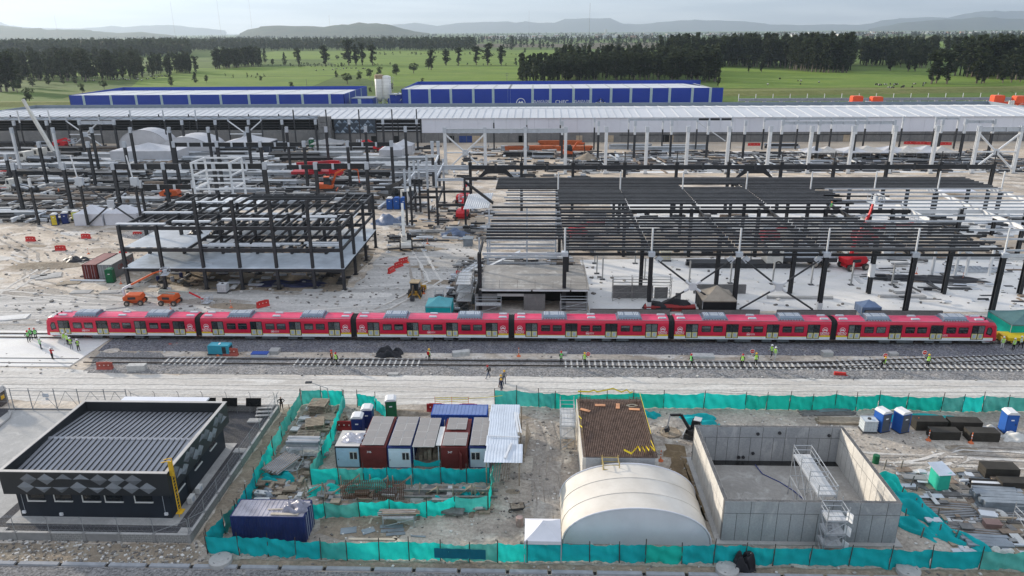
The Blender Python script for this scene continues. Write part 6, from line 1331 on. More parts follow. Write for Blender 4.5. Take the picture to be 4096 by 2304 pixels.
def cabin(label, x0, x1, y0, y1, front, frame, H=2.6, door=None, window=None, sol=None, num=None, roofm=None):
 T = thing('site_cabin', label, 'container', ((x0+x1)/2, (y0+y1)/2, 0))
 mb = MB(); corrugated(mb, x0+.06, x1-.06, y0+.08, y1-.06, .05, H-.05); wpart(T, 'wall', mb, frame)
 mb = MB().box(x0+.1, x1-.1, y0, y0+.06, .12, H-.16); wpart(T, 'front', mb, front)
 mb = MB()
 for x in (x0, x1-.12): mb.box(x, x+.12, y0-.02, y0+.12, 0, H)
 mb.box(x0+.12, x1-.12, y0-.02, y0+.1, H-.15, H); mb.box(x0+.12, x1-.12, y0-.02, y0+.1, 0, .12); wpart(T, 'frame', mb, frame)
 mb = MB().box(x0+.02, x1-.02, y0+.12, y1, H-.05, H+.02); wpart(T, 'roof', mb, roofm or frame)
 if door:
  a, b = x0+(x1-x0)*door[0], x0+(x1-x0)*door[1]; mb = MB().box(a, b, y0-.03, y0-.003, .13, 2.05); d = wpart(T, 'door', mb, front)
  mb = MB().box(a+.08, a+.14, y0-.07, y0-.031, 1.0, 1.12); wpart(d, 'handle', mb, BLKS)
 if window:
  a, b = x0+(x1-x0)*window[0], x0+(x1-x0)*window[1]; mb = MB().box(a, b, y0-.04, y0-.003, 1.05, 2.0); w = wpart(T, 'window', mb, SOLF)
  for k in (0, 1):
   q = (b-a)/2; mb = MB().box(a+k*q+.05, a+(k+1)*q-.05, y0-.055, y0-.041, 1.12, 1.93); wpart(w, 'pane', mb, GLASSD)
 if sol: solar(T, *sol)
 if num:
  o = link('number', text_mesh('number_'+num, num, .34, LOGOW), T, ((x0+x1)/2-.45-T.location.x, y0-.01-T.location.y, 2.0)); o.rotation_euler = (pi/2, 0, 0)
 return T
cabin('pale blue cabin under a crumpled silver tarp at the row end', -21.75, -19.05, 68.6, 72.0, CLBLUE, mat('cabin_dark', (.025, .03, .04), .6), 2.6, (.08, .48), (.58, .9), None, None, mat('cabin_roof_pale', (.55, .53, .50), .6, v=.1))
crumpled('silver_tarpaulin', 'crumpled silver tarpaulin on the end cabin roof', (-20.1, 70.4, 2.62), 1.1, 1.0, .45, mat('silver_sheet', (.42, .42, .46), .3, metal=.3, v=.3, s=2), 33)
cabin('dark red container numbered 346 with solar panels on top', -19.0, -16.15, 68.6, 75.2, CRED, CRED, 2.6, None, None, (-18.85, -16.4, 68.8, 75.0, 2.72, 2, 4), '346')
cabin('white-fronted blue cabin with window and solar roof', -16.05, -13.4, 68.6, 75.2, mat('cabin_white', (.58, .66, .72), .5, v=.06), CBLUE, 2.6, (.06, .52), (.6, .9), (-15.9, -13.5, 68.8, 75.0, 2.72, 2, 4))
T = thing('store_bay', 'open store bay under solar panels between two cabins', 'shelter', (-11.9, 71, 0))
for x in (-13.2, -10.5):
 for y in (68.8, 74.6):
  mb = MB().tube((x, y, 0), (x, y, 2.6), .05, 6); wpart(T, 'post', mb, GALV)
solar(T, -13.3, -10.9, 68.6, 74.9, 2.66, 2, 4)
mb = MB().box(-10.85, -9.9, 69.2, 73.2, 2.5, 2.54); wpart(T, 'roof_sheet', mb, mat('roof_sheet_white', (.7, .69, .66), .5)); mb = MB().box(-13.2, -10.3, 73.5, 73.6, .1, 2.3); wpart(T, 'back_wall', mb, DARKIN)
mb = MB(); [mb.box(-12.9+k*.5, -12.5+k*.5, 70+.3*(k % 2), 71.5, .1, .8+.3*(k % 3)) for k in range(5)]; wpart(T, 'stored_boards', mb, WOOD)
mb = MB().grid(lambda u, v: (-13.2+u*2.9, 68.45+.08*sin(u*9), .35+v*.85-.35*sin(pi*u)*v), 14, 4); wpart(T, 'net_screen', mb, NETC[1])
solar(cabin('dark red container numbered 347 with its door standing open', -10.25, -7.35, 68.7, 74.9, CRED, CRED, 2.6, None, None, None, '347'), -10.1, -7.5, 68.9, 71.6, 2.72, 2, 2)
solar(thing('panel_rack', 'solar panel rack behind the open red container', 'solar panels', (-8.8, 73.6, 0)), -10.0, -7.8, 72.2, 74.8, 2.76, 2, 2)
mb = MB().box(0, .05, -1.1, 0, .1, 2.3); single('open_door', mb, CRED, 'open red steel door leaf of the numbered container', 'door', (-8.3, 68.7, 0), .35)
cabin('white-fronted cabin with barred window beside the tin-roofed shelter', -7.2, -4.9, 68.8, 75.2, mat('cabin_white2', (.52, .62, .70), .5, v=.06), CBLUE, 2.6, (.62, .95), (.1, .52), (-7.1, -5.0, 69.0, 75.0, 2.72, 2, 4))
container('long bright blue container behind the solar cabins', -9.0, 77.2, 6.6, 2.6, 2.5, CBRIGHT, mat('blue_ribbed_roof', (.16, .22, .42), .45, v=.1), 0, True, None)
# tin-roofed shelter
TIN = mat('tin_sheet', (.58, .63, .70), .35, metal=.3, v=.12, s=.6, spec=.5)
T = thing('tin_shelter', 'shelter with overlapping pale tin sheets beside the cabins', 'shelter', (-3.3, 71.5, 0))
ys = [65.3, 67.2, 68.6, 70.4, 72.2, 74.0, 75.8, 77.6]
for i, (a, b) in enumerate(zip(ys, ys[1:])):
 x0, x1 = -5.3+rnd(-.08, .08), -1.9+rnd(-.1, .1)+(.5 if i < 2 else 0)
 mb = MB().grid(lambda u, v: (x0+u*(x1-x0), a-.15+v*(b-a+.3), 3.05-.02*i+.035*abs(sin(u*38))+.03*v), 40, 1); wpart(T, 'tin_sheet', mb, TIN)
for x in (-5.1, -1.7):
 for y in (65.6, 69.5, 73.5, 77.3):
  mb = MB().tube((x, y, 0), (x, y, 3.0), .06, 6); wpart(T, 'post', mb, WOOD)
for a, b, w_ in (((-1.9, 71, 3.2), (-2.4, 75.5, 3.2), .22), ((-1.6, 70.9, 3.2), (-2.1, 75.4, 3.2), .14), ((-2.6, 68.8, 3.2), (-3.2, 65.8, 3.2), .22), ((-5.2, 70.2, 3.2), (-1.7, 70.0, 3.2), .12)):
 mb = MB().bar(a, b, w_, .06); wpart(T, 'batten', mb, PACK)
for k in range(7):
 mb = MB().bar((-4.4+k*.25, 66.2, .1), (-4.1+k*.25, 66.6+.1*k, 2.4), .05, .05); wpart(T, 'stored_pole', mb, NETC[2] if k < 3 else WOOD)
for k in range(5):
 mb = MB().bar((-1.3, 70+k*.2, .2), (-1.0+.1*k, 76-k*.3, 1.9-k*.25), .1, .08); wpart(T, 'leaning_timber', mb, WOOD)
# portable toilets
def toilet(label, loc, rz, body, roof, s=1.0, door=None):
 T = thing('portable_toilet', label, 'portable toilet', loc, rz, 'portable toilets'); w = .58*s; h = 2.15*s
 mb = MB().box(-w, w, -w, w, .1, h); part(T, 'cabin', mb, body)
 mb = MB().prism([(-w-.03, -w-.03, h), (w+.03, -w-.03, h), (w+.03, -w-.03, h+.08), (w*.6, -w-.03, h+.26*s), (-w*.6, -w-.03, h+.26*s), (-w-.03, -w-.03, h+.08)], (0, 2*w+.06, 0)); part(T, 'roof', mb, roof)
 mb = MB().box(-w*.8, w*.8, -w-.03, -w-.003, .16, h-.12); d = part(T, 'door', mb, door or body)
 mb = MB().box(-.18, .18, -w-.04, -w-.031, h-.75, h-.6); part(d, 'sign_plate', mb, WHITE); mb = MB().box(w*.55, w*.68, -w-.07, -w-.031, 1.0*s, 1.15*s); part(d, 'handle', mb, BLKS)
 mb = MB().box(-w-.06, w+.06, -w-.06, w+.06, 0, .1); part(T, 'base', mb, BLKS); return T
TBL = mat('toilet_blue', (.02, .10, .38), .5, v=.08); TDB = mat('toilet_dark_blue', (.015, .03, .14), .5, v=.1); TROOF = mat('toilet_roof', (.68, .68, .68), .5, v=.05); TGR = mat('toilet_green', (.01, .12, .05), .5, v=.1); TGY = mat('toilet_grey', (.09, .10, .12), .5, v=.1); TYE = mat('toilet_yellow', (.62, .48, .04), .5); TLI = mat('toilet_lime', (.5, .6, .15), .5)
toilet('nearer dark blue portable toilet by the cabins', (-20.9, 75.6, 0), .05, TDB, TROOF, 1.12); toilet('farther dark blue portable toilet by the cabins', (-20.2, 77.6, 0), .05, TDB, TROOF, 1.12)
toilet('dark green portable toilet with white roof behind the cabins', (-17.8, 79.9, 0), .15, TGR, TROOF, 1.12)
toilet('blue toilet with grey door, the one next to the water tank', (40.8, 77.9, 0), .35, TBL, TROOF, 1.15, TGY); toilet('blue toilet with grey door next to the green tarpaulin', (43.0, 77.8, 0), .35, TBL, TROOF, 1.15, TGY)
toilet('bright blue toilet standing over white sacks at the right', (55.4, 77.9, 0), -.05, TBL, TROOF, 1.15)
toilet('green portable toilet beside the grey container left of the frame', (-81.4, 130.7, 0), .2, TGR, TGR, 1.15)
for i, (b, d) in enumerate(((TDB, TYE), (TDB, TDB), (TYE, TLI))): toilet(('yellow-doored', 'dark blue', 'lime yellow')[i]+' toilet of the trio beside the white tents', (-120.0+i*1.7, 174.5+i*1.6, 0), .3, b, TROOF, 1.25, d)
for i in range(3): toilet(('first', 'second', 'third')[i]+' bright blue toilet in the row under the link frame', (-39.3+i*1.9, 192, 0), 0, TBL, TBL if i else TROOF, 1.35)
toilet('green toilet beside the dark tent near the hall wall', (-93.0, 303, 0), .1, TGR, TROOF, 1.6)
# concrete box with reinforcement on top
T = thing('concrete_chamber', 'concrete chamber topped by a rusty reinforcement mat and yellow tape', 'concrete structure', (8.6, 71, 0))
cx0, cx1, cy0, cy1, ch = 4.75, 12.4, 64.7, 77.3, 4.0
PALEC = ground_mat('sunlit_shuttered_concrete', (.60, .575, .53), (.52, .50, .465), (.66, .635, .59), .3, 1.0, 4, speck=.06, bump=.08, rough=.8)  # paler cream copy: sunlight on the side walls put into the colour
for a in ((cx0, cx0+.35, cy0, cy1), (cx1-.35, cx1, cy0, cy1), (cx0+.35, cx1-.35, cy1-.35, cy1)):
 mb = MB().box(*a, 0, ch); wpart(T, 'wall', mb, PALEC)
mb = MB().box(cx0+.35, cx1-.35, cy0, cy0+.35, 0, ch-.002); wpart(T, 'wall', mb, CONC_D)  # front wall takes the darker tone as painted shade
mb = MB().box(cx0+.35, cx1-.35, cy0+.35, cy1-.35, ch-.5, ch-.25); wpart(T, 'formwork_deck', mb, mat('form_ply', (.085, .065, .055), .8, v=.3, s=1.5))
RUST = mat('rusty_rebar', (.17, .115, .09), .8, v=.35, s=2); mb = MB(); y = cy0+.15
while y < cy1-.1: mb.bar((cx0+.08, y, ch+.06), (cx1-.08, y, ch+.06), .05, .05); y += .19
x = cx0+.15
while x < cx1-.1: mb.bar((x, cy0+.08, ch+.1), (x, cy1-.08, ch+.1), .05, .05); x += .19
o = wpart(T, 'rebar_mat', mb, RUST); o['kind'] = 'stuff'
mb = MB()
for k in range(60):
 for y in (cy0+.1, cy1-.1): mb.tube((cx0+.1+k*.127, y, ch-.05), (cx0+.1+k*.127, y, ch+.32), .018, 3)
for k in range(95):
 for x in (cx0+.1, cx1-.1): mb.tube((x, cy0+.1+k*.131, ch-.05), (x, cy0+.1+k*.131, ch+.3), .018, 3)
o = wpart(T, 'starter_bars', mb, RUST); o['kind'] = 'stuff'
for x0 in (cx0+.25, cx1-1.6):
 mb = MB()
 for k in range(4): mb.bar((x0, cy1-.9, ch+.2+k*.18), (x0+1.3, cy1-.9, ch+.2+k*.18), .04, .04); mb.bar((x0+k*.43, cy1-.9, ch), (x0+k*.43, cy1-.9, ch+.9), .04, .04)
 wpart(T, 'column_cage', mb, RUST)
TAPE = mat('yellow_tape', (.78, .62, .04), .5, v=.06)
def ribbon(pts, w=.1):
 mb = MB()
 for a, b in zip(pts, pts[1:]): mb.add([(a[0], a[1], a[2]), (b[0], b[1], b[2]), (b[0], b[1]+.02, b[2]+w), (a[0], a[1]+.02, a[2]+w)], [(0, 1, 2, 3)])
 return mb
wpart(T, 'tape', ribbon([(9.0, 65.6, ch+.35), (9.7, 65.0, ch+.3), (10.5, 66.2, ch+.4), (10.6, 65.2, ch+.5), (10.9, 66.4, ch+.3), (11.1, 65.2, ch+.4), (11.3, 66.4, ch+.3), (11.5, 65.3, ch+.5), (11.75, 66.5, ch+.3), (12.1, 65.4, ch+.4)], .22), TAPE)
wpart(T, 'tape', ribbon([(12.2, 65.4, ch+.4), (12.0, 67.5, ch+.4), (12.25, 69, ch+.3), (12.2, 73, ch+.5), (12.1, 77.2, ch+.9)], .14), TAPE)
wpart(T, 'tape', ribbon([(4.9, 68, ch+.2), (5.0, 70, ch+.4), (4.8, 71, ch+.1), (5.05, 72, ch+.3), (4.8, 73, ch+.1), (4.95, 77.2, ch+1.0)], .16), TAPE)
wpart(T, 'tape', ribbon([(4.9, 77.2, ch+1.0), (6.2, 77.3, ch+.9), (6.8, 77.3, ch+1.1), (7.2, 77.3, ch+.9), (9, 77.4, ch+1.3), (10, 77.3, ch+.9), (10.6, 77.3, ch+1.2), (11, 77.3, ch+.8), (11.3, 77.3, ch+.95)], .18), TAPE)
for i, (x, y, rz, lab) in enumerate(((5.6, 74.4, -.5, 'tilted orange board at the corner of the reinforcement mat'), (7.4, 75.6, -.05, 'orange board lying square on the reinforcement mat'), (9.4, 75.4, 1.45, 'orange board lying crosswise on the reinforcement mat'), (11.2, 74.7, -.1, 'orange board next to coiled cable on the mat'))):
 mb = MB().box(-.6, .6, -.22, .22, 0, .06); single('board', mb, mat('orange_board', (.62, .30, .16), .7, v=.1), lab, 'board', (x, y, ch+.14), rz)
mb = MB().path([(.7*cos(k*.7)*(1-.02*k), .35*sin(k*.7)*(1-.02*k), .03*(k % 3)) for k in range(26)], .025, 4); single('cable_coil', mb, mat('pale_rope', (.42, .38, .30), .8), 'pale coiled cable on the reinforcement mat', 'cable', (11.0, 75.5, ch+.18))
# arched tent and square canopy
PVC = mat('tent_cream', (.60, .555, .49), .6, v=.08, s=.35, spec=.3, c2=(.68, .64, .58)); PVCW = mat('tent_white', (.66, .66, .70), .55, v=.06, s=.5, spec=.3)
def arch_tent(name, label, x0, x1, y0, y1, h, m, mw, ends=(True, True), nseg=18, bays=3):
 T = thing(name, label, 'tent', ((x0+x1)/2, (y0+y1)/2, 0)); cx, hw = (x0+x1)/2, (x1-x0)/2
 def arc(t, k=1.0): a = pi*(1-t); return (cx+hw*k*cos(a)*(1-.06*sin(a)), .05+h*k*sin(a)**.8)
 for b in range(bays):
  ya, yb = y0+(y1-y0)*b/bays, y0+(y1-y0)*(b+1)/bays
  mb = MB().grid(lambda u, v: (lambda q: (q[0], ya+(yb-ya)*v, q[1]-.05*sin(pi*v)*(q[1] > .4)))(arc(u)), nseg, 4); wpart(T, 'cover', mb, m, True)
 for b in range(bays+1):
  y = y0+(y1-y0)*b/bays; pts = [(arc(i/nseg, 1.004)[0], y, arc(i/nseg, 1.004)[1]) for i in range(nseg+1)]; mb = MB().path(pts, .03 if 0 < b < bays else .08, 5); wpart(T, 'rib', mb, m if 0 < b < bays else mw)
 for e, y in zip(ends, (y0, y1)):
  if e:
   mb = MB(); P = [(arc(i/nseg, .985)[0], y, arc(i/nseg, .985)[1]) for i in range(nseg+1)]
   mb.grid(lambda u, v: (lambda q: (q[0], y+.05*sin(u*23)*(1-v), .02+(q[1]-.02)*v))(arc(u, .985)), nseg*2, 5); wpart(T, 'end_panel', mb, mw, True)
 return T
arch_tent('arched_tent', 'big cream arched tent in front of the concrete chamber', 2.5, 16.15, 56.5, 63.8, 3.95, PVC, PVCW, nseg=24)
def canopy(label, x0, x1, y0, y1, z, top, m, skirt=.35, name='canopy_tent', walls=None, group=None, legs=True, cat='tent'):
 T = thing(name, label, cat, ((x0+x1)/2, (y0+y1)/2, 0), 0, group); cx, cy = (x0+x1)/2, (y0+y1)/2
 C = [(x0, y0), (x1, y0), (x1, y1), (x0, y1)]
 for i in range(4):
  a, b = C[i], C[(i+1) % 4]; mb = MB().grid(lambda u, v: (a[0]+(b[0]-a[0])*u+(cx-a[0]-(b[0]-a[0])*u)*v, a[1]+(b[1]-a[1])*u+(cy-a[1]-(b[1]-a[1])*u)*v, z+(top-z)*v-.10*sin(pi*v)*(top-z)), 6, 6); wpart(T, 'roof_panel', mb, m, True)
  mb = MB().grid(lambda u, v: (a[0]+(b[0]-a[0])*u, a[1]+(b[1]-a[1])*u, z-skirt*(1-v)), 6, 1); wpart(T, 'valance', mb, m)
  if walls:
   mb = MB(); n = Vector((b[1]-a[1], a[0]-b[0], 0)).normalized(); mb.grid(lambda u, v: (a[0]+(b[0]-a[0])*u+n.x*(.06*sin(u*19+i)*(1-v)-.04), a[1]+(b[1]-a[1])*u+n.y*(.06*sin(u*19+i)*(1-v)-.04), .03+(z-.1)*v), 16, 3); wpart(T, 'side_wall', mb, walls, True)
  if legs:
   mb = MB().bar((a[0], a[1], 0), (a[0], a[1], z), .06, .06); wpart(T, 'leg', mb, GALV)
 return T
canopy('square white canopy beside the big arched tent', -.95, 2.3, 53.9, 57.1, 2.3, 3.3, PVCW)
# open concrete tank
T = thing('concrete_tank', 'large open concrete tank with board-marked walls', 'concrete structure', (25.2, 64, 0))
tx0, tx1, ty0, ty1, th_, hh = 17.2, 33.1, 57.2, 70.9, .35, 4.4
mb = MB().box(tx0-.5, tx1+.5, ty0-.5, ty1+.4, 0, .12); wpart(T, 'footing', mb, CONC)
mb = MB().box(tx0+th_, tx1-th_, ty0+th_, ty1-th_, .121, .2); wpart(T, 'floor', mb, SLABC)
walls = (('front', (tx0, tx1, ty0, ty0+th_), CONC_D), ('back', (tx0, tx1, ty1-th_, ty1), CONC_D), ('left', (tx0, tx0+th_, ty0+th_, ty1-th_), PALEC), ('right', (tx1-th_, tx1, ty0+th_, ty1-th_), PALEC))  # front and back get the shaded tone, sides the sunlit one
for nm, a, m in walls:
 mb = MB().box(*a, .12, hh); w = wpart(T, 'wall', mb, mat('form_joint', (.14, .14, .14), .9))
 lo, hi = (a[0], a[1]) if nm in ('front', 'back') else (a[2], a[3]); n = 13 if nm in ('front', 'back') else 11; st = (hi-lo)/n
 for k in range(n):
  for z0, z1 in ((.14, 3.08), (3.14, hh-.0)):
   if z0 > 1 and k % 2: continue
   p, q = lo+k*st+.03, lo+(k+(2 if z0 > 1 and k < n-1 else 1))*st-.03; d = .012
   for s in (0, 1):
    mb = MB()
    if nm in ('front', 'back'): y = a[2]-d if s == 0 else a[3]; mb.box(p, q, y+.0005, y+d-.0005, z0, z1)
    else: x = a[0]-d if s == 0 else a[1]; mb.box(x+.0005, x+d-.0005, p, q, z0, z1)
    wpart(w, 'formwork_panel', mb, m)
mb = MB(); R = random.Random(3)
for nm, a, m in walls:
 n = 150
 for k in range(n):
  x, y = R.uniform(a[0]+.04, a[1]-.04), R.uniform(a[2]+.04, a[3]-.04); mb.tube((x, y, hh-.02), (x+R.uniform(-.03, .03), y, hh+R.uniform(.05, .16)), .02, 3)
o = wpart(T, 'starter_bars', mb, mat('cut_bars', (.25, .24, .23), .8)); o['kind'] = 'stuff'
for x, z in ((24.0, 3.6), (26.3, 3.75), (31.6, 3.5), (23.7, 1.2), (29.2, 1.1), (22.2, .7), (22.7, .7)):
 mb = MB().tube((x, ty1-th_-.15, z), (x, ty1-th_-.02, z), .18, 10); wpart(T, 'pipe_sleeve', mb, BLKS)
mb = MB().box(tx0+th_+.02, tx1-th_-.02, ty1-th_-.9, ty1-th_-.015, .201, .24); wpart(T, 'sump', mb, mat('sump_water', (.02, .02, .02), .1, spec=.6))
mb = MB().path([(23.8, 69.6, .3), (24.1, 68, .25), (25.5, 66.5, .25), (26.4, 65, .25), (27, 63.4, .25), (25.2, 63, .25), (24.6, 62.5, .25)], .05, 5); single('hose', mb, mat('hose_blue', (.03, .05, .22), .5), 'blue hose lying on the tank floor', 'hose', (0, 0, 0))
# scaffolds
SCF = mat('scaffold_tube', (.42, .44, .46), .4, metal=.5, v=.15, s=2); SCP = mat('scaffold_plank', (.52, .53, .54), .5, v=.12, s=1.5); SCO = mat('scaffold_yellow', (.45, .34, .12), .6, v=.15)
def scaffold(label, x0, x1, y0, y1, levels, top, m=SCF, planks=(True,), nx=1, ny=1, stairs=False):
 T = thing('scaffold', label, 'scaffold', ((x0+x1)/2, (y0+y1)/2, 0)); xs = [x0+(x1-x0)*i/nx for i in range(nx+1)]; yy = [y0+(y1-y0)*i/ny for i in range(ny+1)]
 for x in xs:
  for y in yy:
   mb = MB().tube((x, y, .02), (x, y, top), .045, 5); wpart(T, 'standard', mb, m)
 zs = [0]+list(levels)
 for z in list(levels)+[z+.55 for z in levels[-1:]]+[z+1.05 for z in levels[-1:]]:
  if z > top: continue
  mb = MB()
  for y in yy: mb.tube((x0, y, z), (x1, y, z), .04, 5)
  for x in xs: mb.tube((x, y0, z), (x, y1, z), .04, 5)
  wpart(T, 'ledger', mb, m)
 for a, b in zip(zs, zs[1:]):
  mb = MB()
  for i, (p, q) in enumerate(zip(yy, yy[1:])): mb.tube((x0, p, a+.1), (x0, q, b), .035, 5); mb.tube((x1, q, a+.1), (x1, p, b), .035, 5)
  for i, (p, q) in enumerate(zip(xs, xs[1:])): mb.tube((p, y0, a+.1), (q, y0, b), .035, 5)
  wpart(T, 'brace', mb, m)
 for k, z in enumerate(levels):
  if planks[k % len(planks)]:
   n = max(2, int((x1-x0)/.4))
   for i in range(n):
    mb = MB(); a = x0+.04+(x1-x0-.08)*i/n; mb.box(a, a+(x1-x0-.08)/n-.03, y0+.05, y1-.05, z+.05, z+.1); wpart(T, 'plank', mb, SCP)
 if stairs:
  for k, (a, b) in enumerate(zip(zs, zs[1:])):
   p, q = (y0+.2, y1-.2) if k % 2 == 0 else (y1-.2, y0+.2); mb = MB()
   for x in (x0+.25, x0+.75): mb.bar((x, p, a+.1), (x, q, b), .04, .08)
   for i in range(7): t = (i+.5)/7; mb.box(x0+.25, x0+.75, p+(q-p)*t-.08, p+(q-p)*t+.08, a+(b-a)*t, a+(b-a)*t+.03)
   wpart(T, 'stair', mb, SCF)
 return T
scaffold('tall narrow scaffold beside the reinforced chamber', 2.85, 4.45, 72.7, 76.9, (1.5, 3.0), 4.6, ny=2, stairs=True)
scaffold('yellow-jointed scaffold on the tank front wall', 25.7, 27.5, 55.1, 56.7, (1.2, 2.5, 3.9), 5.4, SCF, (True,), stairs=True)
T = scaffold('scaffold bridge spanning the inside of the concrete tank', 25.7, 27.4, 57.7, 64.6, (2.3, 4.75), 5.9, SCF, (False, True), ny=3)
scaffold('small yellow scaffold tower against the chamber front', 6.7, 8.3, 63.1, 64.5, (1.6, 3.2), 4.5, SCO, (False, True))
for i, (x, z) in enumerate(((27.55, 4.0), (27.55, 2.6), (27.55, 1.0))):
 mb = MB().box(-.02, .02, -.35, .35, 0, .9); single('white_board', mb, WHITE, ('upper', 'middle', 'lower')[i]+' white board tied to the tank scaffold', 'board', (x, 55.0, z), .4)
# kerb drains and manholes on the lower verge
x = -50.0; i = 0; KERB = mat('drain_concrete', (.30, .31, .33), .85, v=.15, s=1.2)
T = thing('kerb_drain', 'row of pale concrete drain kerbs along the lower gravel verge', 'kerb', (0, 52.62, 0))
while x < 46:
 L_ = 3.3+.3*(i % 3); mb = MB().prism([(x, -.24, 0), (x, .24, 0), (x, .2, .16), (x, -.2, .16)], (L_, 0, 0)); part(T, 'kerb_block', mb, KERB)
 mb = MB().box(x+L_+.06, x+L_+.32, -.2, .18, .0, .03); part(T, 'gully', mb, DARKIN); x += L_+.38; i += 1
for i, (x, y, lab) in enumerate(((-28.2, 53.2, 'round manhole cover below the corner of the net fence'), (16.8, 53.1, 'round manhole cover under the black tarpaulin'), (32.5, 53.35, 'round manhole cover below the tank corner, cut by the frame'))):
 T = thing('manhole', lab, 'manhole', (x, y, 0)); mb = MB().lathe([(1.0, 0), (1.0, .42), (.94, .46)], 28); part(T, 'shaft_ring', mb, CONC)
 mb = MB().lathe([(.42, .462), (.42, .48), (.38, .485)], 20); part(T, 'lid', mb, CONC)
 for a in (0, 2.1, 4.2):
  mb = MB().obox((.7*cos(a), .7*sin(a), .465), (.2, .05, .02), a+1.57); part(T, 'lifting_slot', mb, BLKS)
# block-walled room under the roof frame corner, low walls
SS = 1.59006
def O(x, y, z=0.0): return G(x*SS, y*SS, z)
T = thing('block_room', 'grey block-walled room with concrete slab roof under the roof corner', 'building', (-1, 122.5, 0))
mb = MB().box(-9.6, 8.9, 116.3, 129.7, 3.75, 4.0); wpart(T, 'slab', mb, SLABC)
for a, b in ((-9.2, -.9), (-.6, 5.6), (5.9, 8.7)):
 mb = MB().box(a, b, 116.18, 116.29, 3.62, 3.86); wpart(T, 'edge_trim', mb, WSTEEL)
def blockwork(T, x0, x1, y, z0, z1, name='wall', th=.2, bl=.42, bh=.24, m=None):
 mb = MB().box(x0, x1, y+.01, y+th-.01, z0, z1); w = wpart(T, name, mb, mat('dark_mortar', (.13, .125, .12), .95)); r = 0; z = z0
 while z < z1-.05:
  x = x0-(bl/2 if r % 2 else 0)
  while x < x1:
   a, b = max(x, x0), min(x+bl-.02, x1)
   if b-a > .06:
    m2 = MB(); m2.box(a, b, y, y+th, z+.01, min(z+bh-.01, z1)); wpart(w, 'block', m2, m or BLOCKG)
   x += bl
  z += bh; r += 1
 return w
blockwork(T, -10.4, -6.6, 116.6, 0, 3.0); blockwork(T, -2.1, 1.5, 116.6, 0, 3.0); mb = MB().box(-6.6, -2.1, 116.62, 116.78, 2.55, 3.0); wpart(T, 'lintel', mb, CONC)
blockwork(T, 3.9, 8.5, 116.6, 0, 1.7)
for a in ((-10.4, -10.2, 116.9, 129.4), (8.5, 8.7, 116.9, 129.4)):
 mb = MB().box(*a, 0, 3.7); wpart(T, 'side_wall', mb, BLOCKG)
mb = MB().box(-10.2, 8.5, 121.5, 121.7, 0, 3.7); wpart(T, 'back_wall', mb, DARKIN)
mb = MB()
for x in (-9.2, -6.2, -3.2, -.2, 2.8, 5.8, 8.4):
 for y in (116.7, 129.3): mb.tube((x, y, 4), (x, y, 5.5), .03, 5)
for y in (116.7, 129.3):
 for z in (4.6, 5.1): mb.tube((-9.2, y, z), (8.4, y, z), .022, 4)
for x in (-9.3, 8.5):
 for z in (4.6, 5.1): mb.tube((x, 116.7, z), (x, 129.3, z), .022, 4)
 for k in range(5): mb.tube((x, 118+k*2.6, 4), (x, 118+k*2.6, 5.5), .03, 5)
wpart(T, 'railing', mb, mat('rail_tube', (.22, .21, .20), .6))
scaffold('grey scaffold bay in front of the block room, left of its doorway', -10.2, -5.9, 114.9, 116.2, (1.5,), 2.7, SCF, (True,), nx=1)
scaffold('low scaffold before the half-built block wall', 4.1, 8.5, 114.9, 116.2, (1.0, 2.2), 3.2, SCF, (False,), nx=1)
scaffold('tall scaffold clinging to the left side of the block room', -13.6, -11.0, 116.5, 123.5, (1.6, 3.2, 4.6), 5.8, mat('scaffold_dull', (.22, .21, .20), .6), (True,), ny=2)
scaffold('long scaffold round the unfinished block wall on the floor', 13.4, 23.5, 121.4, 122.8, (1.6, 3.0), 4.4, mat('scaffold_dull2', (.24, .23, .22), .6), (False,), nx=3)
for i, (u0, u1, v, h, lab) in enumerate(((8.9, 22.0, 113.4, 1.5, 'first low block wall behind the train from the block room'), (23.9, 36.6, 113.4, 1.5, 'second low block wall behind the train from the block room'), (39.4, 52.2, 113.4, 1.5, 'third low block wall behind the train from the block room'), (53.6, 66.0, 113.4, 1.5, 'fourth low block wall behind the train, below the blue tent'), (13.6, 20.6, 122.9, 2.3, 'unfinished block wall wrapped in scaffold on the pale floor'), (20.9, 23.2, 122.9, 2.0, 'short block pier at the end of the scaffolded wall'), (28.3, 37.6, 125.5, 1.7, 'block wall standing behind the tan tent'), (24.1, 25.0, 120.2, 1.9, 'single block pier right of the scaffolded wall'))):
 T = thing('low_block_wall', lab, 'wall', ((u0+u1)/2, v, 0)); blockwork(T, u0, u1, v, 0, h, 'core', .3, .9 if h < 1.6 else .6, .38 if h < 1.6 else .3)
# tents and canopies
PVCG = mat('tent_grey_white', (.50, .50, .52), .6, v=.1, s=.3)
canopy('tan peaked tent with black walls under the crossed braces', 27.6, 33.2, 115.0, 120.6, 2.5, 4.3, mat('tan_canvas', (.36, .31, .25), .8, v=.12), .2, walls=mat('black_canvas', (.015, .015, .017), .8))
canopy('teal tent wrapped in green net beside the yellow digger', -18.2, -14.0, 112.0, 116.2, 2.4, 3.5, mat('teal_canvas', (.10, .36, .40), .7, v=.1), .25, walls=NETC[1])
canopy('green netted tent behind the cab of the last car', 71.6, 79.6, 104.9, 111.0, 2.6, 4.0, mat('dull_green_canvas', (.10, .19, .19), .7, v=.1), .2, walls=NETC[2])
canopy('small blue-grey tent on the pale floor behind the train', 53.8, 57.0, 115.2, 118.0, 1.4, 2.3, mat('blue_canvas', (.16, .22, .34), .7, v=.1), .2, walls=mat('blue_canvas2', (.12, .17, .27), .7))
